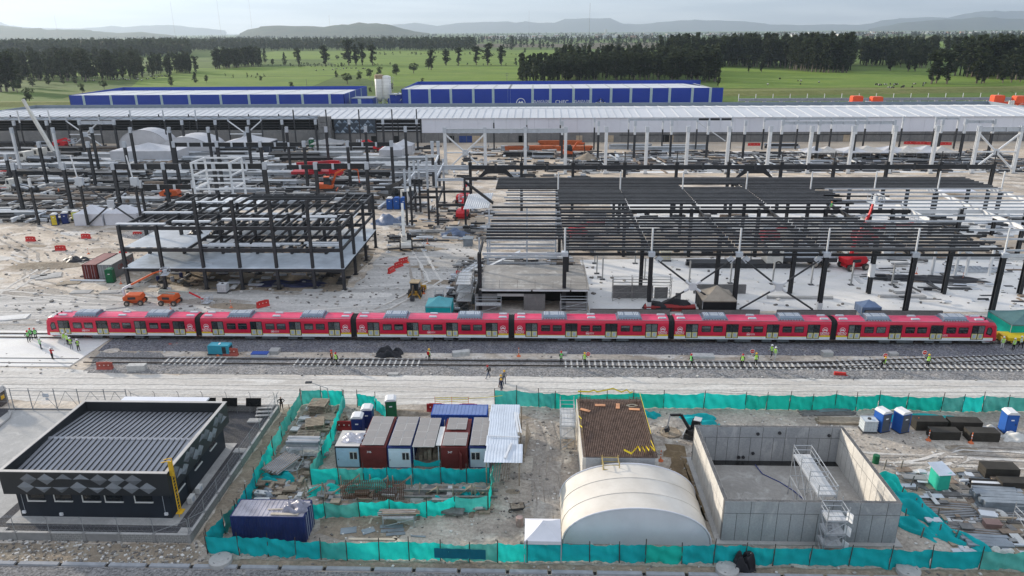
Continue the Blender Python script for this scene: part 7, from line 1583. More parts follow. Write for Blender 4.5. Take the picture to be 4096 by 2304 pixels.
canopy('left white box tent at the edge of the steel yard', -114.5, -107.3, 173.5, 178.5, 3.0, 5.0, PVCW, .2, walls=PVCW); canopy('right white box tent at the edge of the steel yard', -107.0, -98.8, 174, 179, 3.0, 5.0, PVCW, .2, walls=PVCW)
arch_tent('arched_tent', 'white arched store tent against the hall wall', -171, -150, 297, 306, 8.0, PVCG, PVCG, bays=2); arch_tent('arched_tent', 'white half-open arched tent with a dark gap in its cover', -149, -127, 286, 300, 6.6, PVCG, PVCG, bays=2)
canopy('long white gabled tent below the arched store tents', -158, -133, 268, 278, 4.0, 6.5, PVCG, .3, walls=PVCG); canopy('white gabled tent right of the arched tents', -124, -106, 290, 300, 4.0, 6.5, PVCG, .3, walls=mat('dark_wall_canvas', (.05, .06, .08), .8))
canopy('white marquee in the yard before the diamond facade', -58.5, -50, 272, 280, 3.6, 6.0, PVCG, .3, walls=PVCG); canopy('second white marquee behind the first, near the hall doors', -55.5, -48, 283, 290, 3.6, 5.6, PVCG, .3, walls=PVCG)
canopy('grey canvas shelter beside the green toilet near the wall', -91, -78, 294, 303, 2.6, 4.6, mat('grey_canvas', (.30, .30, .30), .8), .2)
for i, (u, w_) in enumerate(((2996+640*.427, 9), (2996+760*.427, 9), (2996+1000*.427, 10), (2996+1150*.427, 12), (2996+1380*.427, 12), (2996+1530*.427, 11), (2996+1720*.427, 12), (2996+1840*.427, 9))):
 p = G(u, 400+560*.427); canopy('%s white peaked canopy from left over the far platforms' % ORD[i], p.x-w_/2, p.x+w_/2, p.y, p.y+w_*.9, 2.6, 4.4, mat('canopy_cream', (.50, .47, .43), .6) if i % 2 else PVCG, .25, group='peaked canopies on the far platforms')
canopy('flat white tent at the right end of the fascia beam', 112, 122, 205, 214, 2.0, 3.6, PVCW, .2)
# red water barriers, cones, delineators
BRED = mat('barrier_red', (.55, .035, .03), .5, v=.12, s=.8); BDULL = mat('barrier_faded', (.36, .08, .06), .65, v=.15, s=.8); CONEM = mat('cone_orange', (.65, .16, .06), .6)
def barrier(label, x, y, rz, m=BRED, L_=2.2):
 T = thing('water_barrier', label, 'barrier', (x, y, 0), rz, 'plastic road barriers')
 mb = MB(); P = [(-.3, 0), (.3, 0), (.3, .14), (.14, .42), (.11, 1.1), (-.11, 1.1), (-.14, .42), (-.3, .14)]; mb.prism([(-L_/2, a, b) for a, b in P], (L_, 0, 0)); part(T, 'body', mb, m)
 for k in (-1, 0, 1):
  mb = MB().tube((k*L_*.28-.02, -.16, .72), (k*L_*.28-.02, .16, .72), .10, 8); part(T, 'forklift_hole', mb, mat('barrier_pale', (.7, .55, .5), .6))  # pale discs mark the through holes
 mb = MB().box(-L_*.35, L_*.35, -.08, .08, 1.1, 1.18); part(T, 'top_ridge', mb, m)
B = [(O(78, 607), .0, 'red barrier alone on bare earth at far left'), (O(217, 600), -.05, 'red barrier at the foot of the gravel heap'), (O(153, 630), .12, 'red barrier between the two left-hand lone barriers'), (O(347, 595), -.1, 'toppled red barrier behind the gravel heap'), (O(662, 772), .75, 'slanted red barrier on the haul road behind the second car'), (O(985, 685), 1.2, 'steep-angled red barrier before the white mobile crane'), (O(1003, 672), .95, 'red barrier with yellow strap before the white mobile crane'), (O(1015, 662), .8, 'farthest red barrier of the line before the mobile crane'), (O(1158, 697), -.75, 'red barrier beside the scaffold of the block room'),
  (Vector((-61.0, 92.5, 0)), .05, 'faded red barrier beside the concrete sleepers'), (Vector((-45.0, 97.6, 0)), -.03, 'dusty red barrier behind the blue lid on ballast'), (Vector((-12.5, 81.2, 0)), 0, 'dark red barrier behind the bright blue container, left one'), (Vector((-8.4, 81.2, 0)), 0, 'dark red barrier behind the bright blue container, right one'), (Vector((-22.8, 76.6, 0)), -.02, 'dark red barrier left of the dark blue toilets'), (G(30, 695), 0, 'red barrier far left among steel stacks'), (G(30, 765), .1, 'red barrier lower left among steel stacks'), (G(3016, 583), 0, 'red barrier pair on sand behind the fascia beam, left'), (G(3640, 577), 0, 'left red barrier of the long red line near the wall'), (G(3680, 578), 0, 'second red barrier of the long red line near the wall'), (G(3730, 579), 0, 'third red barrier of the long red line near the wall'), (G(3780, 580), 0, 'fourth red barrier of the long red line near the wall')]
for i, (p, rz, lab) in enumerate(B): barrier(lab, p.x, p.y, rz, BDULL if 'faded' in lab or 'dusty' in lab else mat('barrier_dark_red', (.30, .02, .02), .6) if 'dark red' in lab else BRED, 2.2 if p.y < 200 else 5.0)
for i, (p, lab) in enumerate(((O(305, 622), 'first'), (O(318, 618), 'second'))): pass
mb = MB(); [mb.lathe([(.35, 0), (.4, .9), (.2, 1.4)], 10, (dx, dy, 0)) for dx, dy in ((0, 0), (.9, .3), (.4, 1.0))]; single('red_drums', mb, BRED, 'cluster of three red plastic drums behind the grey container', 'drum', O(305, 648))
def delineator(label, p):
 T = thing('delineator_post', label, 'traffic post', p, 0, 'orange-footed posts'); mb = MB().lathe([(.32, 0), (.3, .08), (.09, .25)], 10); part(T, 'foot', mb, CONEM); mb = MB().tube((0, 0, .2), (0, 0, 1.35), .055, 6); part(T, 'post', mb, CONEM)
 for z in (.6, .95):
  mb = MB().tube((0, 0, z), (0, 0, z+.14), .06, 6); part(T, 'band', mb, WHITE)
for u, v, lab in ((2075, 1425, 'orange-footed post beside the little concrete box'), (3296+790*.5274, 1540+420*.5274, 'orange-footed post before the left black block stack'), (3296+1113*.5274, 1540+440*.5274, 'orange-footed post before the right black block stack'), (3296+705*.5274, 1540+322*.5274, 'orange-footed post behind the left black block stack'), (2600+80*.5274, 1540+575*.5274, 'orange-footed post near the chamber corner hoses'), (873, 1422, 'post between the blue generator and blue lid'), (1695, 1365/1.0-190, 'post near the mobile crane'), (925, 1231, 'orange and white post on the haul road behind the first gangway'), (683, 1240, 'red tilted post before the orange lifts'), (485, 1135, 'small orange cone post right of the white pipe'), (354, 1016, 'yellow-white post beside the black sheet at left'), (3665, 1096, 'post left of the white trestles on pale floor'), (3850, 1118, 'orange post right of the white trestles on pale floor'), (1710, 975, 'yellow post right of the mobile crane'), (1632, 1052, 'orange cone behind the farthest barrier')):
 delineator(lab, G(u, v))
# machines
TYRE = mat('tyre_rubber', (.06, .055, .05), .9, v=.25, s=2); HUBM = mat('dusty_hub', (.34, .29, .24), .8, v=.15); LORG = mat('lift_orange', (.60, .11, .03), .5, v=.15, s=.9); LRED = mat('lift_red', (.60, .02, .03), .45, v=.1); MW = mat('machine_white', (.62, .60, .55), .5, v=.12, s=.8); MY = mat('machine_yellow', (.48, .26, .04), .55, v=.2, s=.8); CAB = mat('cab_glass_dark', (.02, .025, .03), .1, spec=.6)
def wheel(T, x, y, r, w, hub=HUBM):
 s = 1 if y > 0 else -1; mb = MB(); n = 16
 prof = [(r*.55, -w/2), (r*.92, -w/2), (r, -w*.3), (r, w*.3), (r*.92, w/2), (r*.55, w/2)]
 P = [(x+q*cos(2*pi*i/n), y+d, r+q*sin(2*pi*i/n)) for q, d in prof for i in range(n)]; k = len(prof)
 mb.add(P, [(j*n+i, (j+1)*n+i, (j+1)*n+(i+1) % n, j*n+(i+1) % n) for j in range(k-1) for i in range(n)]); wl = part(T, 'wheel', mb, TYRE)
 mb = MB().tube((x, y-w*.42, r), (x, y+w*.42, r), r*.56, 12); part(wl, 'rim', mb, hub)
def boom_lift(label, loc, rz, m, joints, basket, mboom, scale=1.0):
 T = thing('boom_lift', label, 'boom lift', loc, rz); T.scale = (scale,)*3
 for x in (-1.15, 1.15):
  for y in (-1.05, 1.05): wheel(T, x, y, .48, .38)
 mb = MB().box(-1.5, 1.5, -.6, .6, .4, .8); mb.box(-1.25, -1.05, -1.0, 1.0, .4, .6); mb.box(1.05, 1.25, -1.0, 1.0, .4, .6); part(T, 'chassis', mb, m)
 mb = MB().prism([(-1.7, -.95, .95), (1.3, -.95, .95), (1.5, -.95, 1.25), (1.2, -.95, 1.85), (-1.1, -.95, 1.95), (-1.75, -.95, 1.6)], (0, 1.9, 0)); tr = part(T, 'turret', mb, m)
 mb = MB().box(-.9, .4, -.97, -.953, 1.15, 1.6); part(tr, 'panel', mb, BLKS); mb = MB().tube((0, 0, .8), (0, 0, .96), .5, 12); part(tr, 'slew_ring', mb, BLKS)
 for i, (a, b) in enumerate(zip(joints, joints[1:])):
  mb = MB().bar(a, b, .34-.05*i, .42-.06*i); part(T, 'boom', mb, mboom[i % len(mboom)])
 bx, by, bz = basket; mb = MB().box(bx-.6, bx+.6, by-.9, by+.9, bz, bz+.08)
 for z in (.55, 1.1):
  for a, b in (((-.6, -.9), (.6, -.9)), ((-.6, .9), (.6, .9)), ((-.6, -.9), (-.6, .9)), ((.6, -.9), (.6, .9))): mb.tube((bx+a[0], by+a[1], bz+z), (bx+b[0], by+b[1], bz+z), .035, 5)
 for a in ((-.6, -.9), (.6, -.9), (.6, .9), (-.6, .9), (0, -.9), (0, .9)): mb.tube((bx+a[0], by+a[1], bz), (bx+a[0], by+a[1], bz+1.1), .035, 5)
 mb.box(bx-.2, bx+.2, by-.2, by+.3, bz+.08, bz+.9); part(T, 'basket', mb, GALV); return T
boom_lift('orange boom lift with its arm raised under the frame deck', (-70.4, 118.9, 0), .15, LORG, [(-1.6, -.1, 1.6), (-1.75, -.1, 2.9), (-.4, .3, 3.5), (3.2, 1.2, 5.1), (4.6, 1.8, 5.4)], (5.0, 2.0, 4.6), [PACK, PACK, LORG, LORG], 1.0)
boom_lift('orange boom lift lying low with its basket on the ground', (-64.2, 118.9, 0), -.05, LORG, [(1.0, 0, 1.8), (-1.9, -.1, 2.1), (-1.6, .1, 2.5), (3.4, .5, 2.1), (5.6, .9, .7)], (6.2, 1.0, .15), [mat('boom_grey_green', (.36, .40, .36), .5), mat('boom_grey_green', (.36, .40, .36), .5), mat('boom_grey_green', (.36, .40, .36), .5), LRED], 1.0)
boom_lift('bright red boom lift parked on the pale shop floor', (62.6, 140.6, 0), .25, LRED, [(-.6, 0, 1.9), (-.4, 0, 3.3), (.3, 0, 5.4), (1.3, 0, 7.6), (1.6, 0, 9.0)], (1.9, 0, 9.0), [LRED], 1.45)
boom_lift('red boom lift behind the link frame columns, far one', (-20.0, 199, 0), 1.2, LRED, [(0, 0, 1.9), (.2, 0, 3.0), (1.2, 0, 3.5)], (1.8, 0, 3.0), [LRED], 1.4)
boom_lift('red boom lift seen end-on beside the link frame', (-18.6, 180, 0), 1.5, LRED, [(0, 0, 1.9), (.2, 0, 3.2), (1.2, 0, 3.6)], (1.8, 0, 3.0), [LRED], 1.4)
boom_lift('red boom lift glimpsed under the roof purlins', (9.5, 163, 0), .3, LRED, [(-.6, 0, 1.9), (2, 0, 2.6), (5, 0, 2.4)], (5.6, 0, 2.0), [LRED], 1.3)
boom_lift('long red boom lift under the white rafters at right', (72, 158, 0), .1, LRED, [(-2, 0, 1.9), (4, 0, 2.8), (7, 0, 3.0)], (7.6, 0, 2.6), [LRED], 1.5)
boom_lift('red boom lift beyond the valley gap of the roof', (52, 160, 0), .2, LRED, [(-1, 0, 1.9), (3, 0, 2.4), (4, 0, 2.2)], (4.6, 0, 1.8), [LRED], 1.3)
boom_lift('orange lift among tarp-covered steel at the left yard', (-104.0, 203, 0), .1, LORG, [(-1, 0, 1.9), (2, 0, 2.6), (3.5, 0, 2.2)], (4, 0, 1.8), [LORG], 1.6)
boom_lift('red lift near the hall wall at far left', (-197, 300, 0), .1, LRED, [(-1, 0, 1.9), (1.5, 0, 2.6), (2.5, 0, 1.9)], (3, 0, 1.4), [LRED], 1.7)
boom_lift('red lift beside the white marquees', (-62, 291, 0), .2, LRED, [(-1, 0, 1.9), (-3, 0, 3.0), (-4.5, 0, 2.6)], (-5, 0, 2.0), [LRED], 1.6)
def backhoe(label, loc, rz):
 T = thing('backhoe_loader', label, 'backhoe', loc, rz)
 for x, r in ((-1.1, .72), (1.4, .5)):
  for y in (-.95, .95): wheel(T, x, y, r, .42, MY)
 mb = MB().box(-1.9, 2.1, -.5, .5, .6, 1.3); mb.prism([(.2, -.48, 1.3), (2.2, -.48, 1.25), (2.2, -.48, 1.55), (.2, -.48, 1.85)], (0, .96, 0)); part(T, 'body', mb, MY)
 mb = MB().prism([(-1.5, -.75, 1.2), (.3, -.75, 1.2), (.1, -.75, 2.75), (-1.35, -.75, 2.75)], (0, 1.5, 0)); cb = part(T, 'cab', mb, CAB)
 mb = MB().prism([(-1.6, -.85, 2.76), (.3, -.85, 2.76), (.2, -.85, 2.92), (-1.5, -.85, 2.92)], (0, 1.7, 0)); part(cb, 'roof', mb, mat('faded_roof', (.52, .38, .22), .6))
 mb = MB().prism([(2.6, -1.15, .15), (3.3, -1.15, .15), (3.0, -1.15, .95), (2.7, -1.15, .9)], (0, 2.3, 0)); part(T, 'loader_bucket', mb, MY)
 for y in (-.6, .6):
  mb = MB().bar((1.0, y, 1.4), (2.8, y, .6), .14, .22); part(T, 'loader_arm', mb, MY)
 mb = MB().bar((-2.0, 0, 1.0), (-2.5, 0, 2.6), .25, .3); mb.bar((-2.5, 0, 2.6), (-3.4, 0, 1.2), .2, .24); part(T, 'boom', mb, mat('boom_dark', (.12, .09, .06), .6))
 mb = MB().prism([(-3.6, -.35, .1), (-3.1, -.35, .1), (-3.1, -.35, .8), (-3.5, -.35, 1.1)], (0, .7, 0)); part(T, 'bucket', mb, UNDER)
 for y in (-1.2, 1.2):
  mb = MB().bar((-1.9, y*.5, .9), (-2.2, y, .05), .16, .16); part(T, 'stabiliser', mb, MY)
backhoe('yellow backhoe loader seen from behind on the haul road', (-21.6, 124.2, 0), 1.5)
def excavator(label, loc, rz, m, ma, s=1.0, arm=None):
 T = thing('excavator', label, 'excavator', loc, rz); T.scale = (s,)*3
 for y in (-.62, .62):
  mb = MB(); P = [(-1.05+.28*cos(a), .28+.28*sin(a)) for a in (pi/2, 2.6, pi, 3.7, 3*pi/2)]+[(1.05+.28*cos(a), .28+.28*sin(a)) for a in (-pi/2, -.6, 0, .6, pi/2)]; mb.prism([(x, y-.16, z) for x, z in P], (0, .32, 0)); tk = part(T, 'track', mb, TYRE)
  for k in range(4):
   mb = MB().tube((-.8+k*.53, y-.19, .26), (-.8+k*.53, y+.19, .26), .14, 8); part(tk, 'roller', mb, UNDER)
 mb = MB().box(-.6, .6, -.4, .4, .3, .6); part(T, 'chassis', mb, UNDER)
 mb = MB().prism([(-1.25, -.7, .62), (.75, -.7, .62), (.75, -.7, 1.05), (-.2, -.7, 1.25), (-1.2, -.7, 1.3), (-1.4, -.7, 1.0)], (0, 1.4, 0)); part(T, 'body', mb, m)
 mb = MB().prism([(-.45, -.68, 1.1), (.6, -.68, 1.05), (.55, -.68, 2.0), (.2, -.68, 2.2), (-.4, -.68, 2.2)], (0, .85, 0)); c = part(T, 'cab', mb, CAB); mb = MB().box(-.45, .35, -.7, .2, 2.2, 2.27); part(c, 'roof', mb, ma)
 arm = arm or [(.6, .35, 1.0), (1.7, .35, 2.7), (2.9, .35, 2.4), (3.1, .35, .9)]
 for i, (a, b) in enumerate(zip(arm, arm[1:])):
  mb = MB().bar(a, b, .22-.03*i, .30-.05*i); part(T, ('boom', 'boom', 'stick')[min(i, 2)], mb, m if i < 2 else ma)
 e = Vector(arm[-1]); mb = MB().prism([(e.x-.1, .05, e.z), (e.x+.3, .05, e.z-.2), (e.x+.2, .05, e.z-.65), (e.x-.25, .05, e.z-.5)], (0, .6, 0)); part(T, 'bucket', mb, UNDER); mb = MB().box(1.2, 1.3, -.8, .8, .05, .5); part(T, 'blade', mb, ma); return T
excavator('small black and white digger beside the concrete tank', (18.6, 75.6, 0), 2.75, mat('digger_black', (.03, .03, .032), .4), mat('digger_grey', (.5, .5, .5), .5), 1.05)
excavator('orange excavator with raised arm among steel stacks', (-62, 214, 0), .1, LORG, LORG, 2.1, [(.6, .35, 1.0), (1.2, .35, 2.6), (3.0, .35, 3.4), (4.3, .35, 3.0), (4.4, .35, 1.2)])
excavator('black excavator with orange house on sand near the hall', (12, 278, 0), .1, LORG, mat('digger_black', (.03, .03, .032), .4), 2.0)
def crane_truck(label, loc, rz, mcab, mbody, s=1.0, boom=None, axles=(-3.2, -1.9, 1.6, 3.0), mboom=None, cargo=False, tarp=False):
 T = thing('crane_truck', label, 'truck', loc, rz); T.scale = (s,)*3
 for x in axles:
  for y in (-1.05, 1.05): wheel(T, x, y, .52, .36)
 mb = MB().box(-4.6, 2.4, -1.2, 1.2, .85, 1.35); part(T, 'bed', mb, mbody)
 mb = MB().prism([(2.45, -1.22, .6), (4.6, -1.22, .6), (4.6, -1.22, 1.6), (4.2, -1.22, 2.75), (2.45, -1.22, 2.8)], (0, 2.44, 0)); c = part(T, 'cab', mb, mcab)
 mb = MB().prism([(4.61, -1.0, 1.7), (4.24, -1.0, 2.6), (4.30, -1.0, 2.6), (4.67, -1.0, 1.7)], (0, 2.0, 0)); part(c, 'windscreen', mb, CAB)
 for y in (-1.235, 1.225):
  mb = MB().box(3.0, 4.0, y, y+.012, 1.65, 2.45); part(c, 'side_window', mb, CAB)
 if boom:
  mb = MB().box(-1.4, .4, -.9, .9, 1.36, 2.2); part(T, 'turntable', mb, mbody); mb = MB().box(-.3, .9, -1.2, -.4, 1.4, 2.6); part(T, 'operator_cab', mb, CAB)
  for i, (a, b) in enumerate(zip(boom, boom[1:])):
   mb = MB().bar(a, b, .55-.1*i, .65-.12*i); part(T, 'boom', mb, mboom or mbody)
 if cargo:
  for k in range(4):
   mb = MB().bar((-4.4, -.9+k*.6, 1.55), (2.2, -.9+k*.6, 1.55), .3, .35); part(T, 'load', mb, GALV if k % 2 else BLK)
 return T
crane_truck('red and white crane truck parked among steel stacks', O(800, 447), 0.02, LRED, mat('crane_red', (.42, .03, .04), .5, v=.15), 1.75, [(-3.8, .2, 2.5), (3.4, .2, 2.9), (4.2, .2, 2.9)])
crane_truck('white crane truck with boom raised at far left', G(215, 645), 2.9, MW, mat('truck_grey', (.25, .25, .25), .6), 1.7, [(-.5, 0, 2.2), (3.6, 0, 10.5), (4.8, 0, 13.2)], mboom=MW)
crane_truck('white-cabbed lorry in the middle of the left yard', G(160, 655), 2.9, MW, BLKS, 1.6, cargo=True)
crane_truck('white lorry facing the haul road beside the link frame', O(1000, 507), -.7, MW, BLKS, 1.5, [(-3, 0, 2.2), (1, 0, 3.6), (3, 0, 5)], mboom=BLKS)
crane_truck('white truck with black chassis under the roof purlins', (52.5, 142.5, 0), 3.14, MW, BLKS, 1.5, cargo=True)
T = crane_truck('white truck front standing left among tarpaulins', G(95, 770), 2.6, MW, BLKS, 1.4, cargo=True)
def mobile_crane(label, loc, rz):
 T = thing('mobile_crane', label, 'crane', loc, rz)
 for x in (-1.6, 1.7):
  for y in (-1.15, 1.15): wheel(T, x, y, .78, .55, MW)
 mb = MB().prism([(-3.2, -1.1, .9), (3.2, -1.1, .9), (3.2, -1.1, 1.5), (2.4, -1.1, 1.7), (-2.6, -1.1, 1.9), (-3.2, -1.1, 1.5)], (0, 2.2, 0)); part(T, 'carrier', mb, MW)
 for x in (-2.8, 2.8):
  mb = MB().bar((x, -4.0, .8), (x, 4.0, .8), .35, .35); ou = part(T, 'outrigger', mb, BLKS)
  for y in (-3.9, 3.9):
   mb = MB().tube((x, y, .1), (x, y, 1.3), .1, 6); mb.box(x-.45, x+.45, y-.45, y+.45, 0, .12); part(ou, 'jack', mb, GALV)
 mb = MB().box(-1.4, 1.6, -.2, 1.0, 1.9, 2.9); part(T, 'turret', mb, MW); mb = MB().prism([(-.2, -1.2, 1.7), (1.4, -1.2, 1.7), (1.2, -1.2, 3.1), (-.1, -1.2, 3.1)], (0, .95, 0)); part(T, 'cab', mb, CAB)
 for i, (a, b) in enumerate((((-1.2, .4, 2.9), (4.6, .4, 6.4)), ((4.6, .4, 6.4), (7.6, .4, 8.2)), ((7.6, .4, 8.2), (8.0, .4, 7.2)))):
  mb = MB().bar(a, b, .7-.15*i, .8-.18*i); part(T, 'boom', mb, MW)
 mb = MB().tube((8.0, .4, 7.2), (8.0, .4, 3.4), .03, 4); mb.box(7.85, 8.15, .25, .55, 2.9, 3.4); part(T, 'hook', mb, BLKS); mb = MB().tube((6.6, .4, 6.6), (6.6, .4, 4.5), .14, 6); part(T, 'ram', mb, BLKS)
mobile_crane('white mobile crane with outriggers spread on the haul road', (-28.6, 154.5, 0), 1.75)
T = thing('generator_set', 'blue towable generator standing on ballast before the first car', 'generator', (-46.7, 98.1, 0), -.03)
GBL = mat('generator_blue', (.04, .30, .40), .5, v=.08); mb = MB().prism([(-1.6, -.65, .25), (1.6, -.65, .25), (1.6, -.65, 1.45), (1.5, -.65, 1.6), (-1.5, -.65, 1.6), (-1.6, -.65, 1.45)], (0, 1.3, 0)); part(T, 'canopy', mb, GBL); mb = MB().box(.55, 1.15, -.665, -.652, .35, 1.4); mb.box(1.601, 1.615, -.5, .5, .4, 1.3); part(T, 'louvre', mb, BLKS); mb = MB().box(-1.75, 1.75, -.7, .7, .05, .25); part(T, 'skid', mb, UNDER); mb = MB().box(-.1, .1, -.3, .3, 1.6, 1.68); part(T, 'lifting_eye', mb, WHITE)
T = thing('tool_chest', 'box with blue lid lying on ballast before the first car', 'box', (-40.5, 97.3, 0), 0); mb = MB().box(-1.2, 1.2, -.5, .5, 0, .5); part(T, 'case', mb, PACK); mb = MB().box(-1.22, 1.22, -.52, .52, .5, .62); part(T, 'lid', mb, CBRIGHT)
mb = MB().box(-.7, .7, -.7, .7, 0, .55); single('cable_pit', mb, CONC, 'concrete pit frame behind the blue lidded box', 'concrete box', (-38.8, 98.6, 0))
T = thing('buffer_wagon', 'low yellow shunting wagon coupled to the last car', 'wagon', (73.2, 104.15, 0)); mb = MB().box(-3.0, 3.6, -1.3, 1.3, .85, 1.3); part(T, 'deck', mb, YELLOW)
for x in (-2.0, 2.2):
 for y in (-.78, .78):
  mb = MB().tube((x, y-.08, .62), (x, y+.08, .62), .34, 14); part(T, 'wheel', mb, YST)
mb = MB().box(-3.6, -3.0, -.9, .9, .5, 1.5); mb.tube((-3.9, -.7, 1.0), (-3.6, -.7, 1.0), .3, 10); mb.tube((-3.9, .7, 1.0), (-3.6, .7, 1.0), .3, 10); part(T, 'buffer', mb, YST)
crumpled('black_tarpaulin', 'dark tarpaulin over boxes on ballast before the third car', (-21.6, 98.1, 0), 1.9, 1.0, 1.5, mat('black_sheet', (.018, .018, .022), .45, v=.3), 41)
crumpled('rope_heap', 'red and blue slings dropped on ballast before the first car', (-55.6, 101.6, 0), .9, .4, .15, mat('sling_red', (.45, .08, .05), .7), 42, .3, 'sling')
mb = MB().box(-.75, .75, -.2, .2, .1, .5); mb.bar((.6, 0, .3), (1.0, -.2, .05), .12, .12); single('red_toolbox', mb, BRED, 'small red machine lying on gravel below the turnout', 'machine', (41.6, 92.4, 0), -.2)
# containers left of the frame, small site things
container('dark red container next to the lettered grey one', -86.3, 136.3, 8.0, 2.8, 2.9, CRED, mat('red_roof', (.26, .12, .11), .6, v=.2), pi/2, False, 'x-')
T = container('grey container with red lettering on its long side', -83.2, 136.3, 8.0, 2.8, 2.9, CGREY, mat('grey_roof', (.40, .39, .36), .6, v=.12), pi/2, False, 'x-')
o = link('lettering', text_mesh('cinco_text', 'CINCO-7', 1.3, mat('letter_red', (.35, .05, .05), .6)), T, (.6, -1.415, 1.7)); o.rotation_euler = (pi/2, 0, 0)
for i, (x, y, w_, d, rz, lab) in enumerate(((O(123, 695).x, O(123, 695).y, 4.4, 3.4, .5, 'square concrete lid with round hole at left of the containers'), (O(102, 695).x, O(102, 695).y, 3.4, 2.2, .5, 'grey concrete slab left of the square lid'), (O(175, 712).x, O(175, 712).y, 4.0, 2.2, .25, 'wooden pallet panel before the red container'), (O(205, 735).x, O(205, 735).y, 3.6, 1.8, .1, 'pale slab on ground below the red container'), (O(278, 735).x, O(278, 735).y, 3.4, 1.6, .1, 'pale slab below the green toilet'), (O(292, 772).x, O(292, 772).y, 3.0, 2.0, .4, 'tilted pale slab on the haul road edge'), (O(30, 800).x, O(30, 800).y, 5.0, 2.2, .25, 'pale panel on ground left of the train'), (O(770, 784).x-2, 126, 3.6, 1.6, 0, 'pale slab at the front of the steel frame'), (O(1092, 763).x, O(1092, 763).y, 2.4, 1.6, 0, 'white slab beside the teal tent'), (O(1155, 800).x, 112.6, 5.0, 2.6, .15, 'white sheet lying behind the third car'), (O(1105, 800).x+1, 111.5, 8.0, 1.0, 0, 'long white sheet edge behind the third car'))):
 mb = MB().box(-w_/2, w_/2, -d/2, d/2, 0, .16); mb.box(-w_*.35, w_*.35, -d*.3, d*.3, .161, .18); single('slab', mb, WOOD if 'wooden' in lab else CONC_W if 'white' in lab or 'panel' in lab else CONC, lab, 'slab', (x, y, 0), rz)
mb = MB().tube((-3.5, 0, .2), (3.5, 0, .2), .2, 8); single('white_pipe', mb, PACK, 'white pipe lying before the two containers', 'pipe', (O(222, 708).x, O(222, 708).y, 0), -.02)
def ibc(label, p, m, s=1.0):
 T = thing('water_tank', label, 'tank', p); T.scale = (s,)*3; mb = MB().box(-.55, .55, -.48, .48, .15, 1.1); part(T, 'bottle', mb, m); mb = MB().tube((0, 0, 1.1), (0, 0, 1.2), .15, 8); part(T, 'cap', mb, BLKS); mb = MB().box(-.6, .6, -.52, .52, 0, .14); part(T, 'pallet', mb, UNDER); mb = MB()
 for z in (.2, .45, .7, .95, 1.12):
  for a, b in (((-.57, -.5), (.57, -.5)), ((-.57, .5), (.57, .5)), ((-.57, -.5), (-.57, .5)), ((.57, -.5), (.57, .5))): mb.bar((*a, z), (*b, z), .03, .03)
 for k in range(5):
  for y in (-.5, .5): mb.bar((-.5+k*.25, y, .15), (-.5+k*.25, y, 1.12), .03, .03)
 part(T, 'cage', mb, GALV)
ibc('caged white water tank in front of the steel frame', O(563, 735), mat('ibc_white', (.66, .66, .66), .5), 1.5); ibc('pale caged water tank left of the blue toilets', Vector((39.2, 77.7, 0)), mat('ibc_pale', (.55, .60, .62), .4), 1.4); ibc('yellowish caged tank on the pale floor', G(2000+1540*.428, 780+610*.428), mat('ibc_yellow', (.62, .56, .38), .5), 1.9)
for i, (u, v, lab, m) in enumerate(((1480, 780+800*.428, 'dark blue oil drum under the frame deck, left', TDB), (1615*.428, 780+805*.428, 'grey drum under the frame deck', GALV), (1695*.428, 780+770*.428, 'small blue drum under the frame deck', TDB), (1300+1475*.5274, 1540+1065*.5274, 'rusty drum beside the wheelbarrow', mat('drum_rusty', (.36, .26, .23), .6, v=.25)), (3296+390*.5274, 1540+590*.5274, 'green drum full of rods behind the tank corner', TGR))):
 p = G(1480*.428 if i == 0 else u, v); mb = MB().lathe([(.34, 0), (.34, .95), (.30, .96)], 14); mb.lathe([(.36, .3), (.36, .34)], 14); mb.lathe([(.36, .62), (.36, .66)], 14); single('drum', mb, m, lab, 'drum', p)
T = thing('wheelbarrow', 'wheelbarrow full of rubble near the rusty drum', 'wheelbarrow', (-1.75, 61.2, 0), .2); mb = MB().add([(-.5, -.35, .35), (.45, -.3, .35), (.45, .3, .35), (-.5, .35, .35), (-.75, -.5, .75), (.7, -.42, .75), (.7, .42, .75), (-.75, .5, .75)], [(0, 3, 2, 1), (0, 1, 5, 4), (1, 2, 6, 5), (2, 3, 7, 6), (3, 0, 4, 7)]); part(T, 'tray', mb, UNDER); mb = MB().grid(lambda u, v: (-.68+u*1.3, -.42+v*.84, .72+.12*sin(u*9)*sin(v*8)), 6, 6); part(T, 'rubble', mb, MUD); wheel(T, -.75, 0, .2, .1)
for y in (-.3, .3):
 mb = MB().tube((-.75, y*.3, .2), (1.3, y, .65), .025, 5); mb.tube((.5, y, .45), (.6, y, 0), .025, 5); part(T, 'handle', mb, SCF)
T = thing('water_bin', 'black round water tank on a stand beside the teal tent', 'tank', (-16.6, 117.6, 0)); mb = MB().lathe([(.6, 1.2), (.78, 2.3), (.82, 2.35), (.3, 2.5)], 16); part(T, 'bin', mb, mat('bin_black', (.03, .03, .035), .4)); mb = MB()
for a, b in ((-.7, -.7), (.7, -.7), (.7, .7), (-.7, .7)): mb.tube((a, b, 0), (a, b, 3.2), .035, 5)
for z in (1.15, 2.2, 3.1):
 for a, b in (((-.7, -.7), (.7, -.7)), ((.7, -.7), (.7, .7)), ((.7, .7), (-.7, .7)), ((-.7, .7), (-.7, -.7))): mb.tube((*a, z), (*b, z), .03, 5)
part(T, 'stand', mb, SCF)
T = thing('green_hut', 'small green netted hut with white tin roof in the right yard', 'hut', (41.6, 66.3, 0), .18)
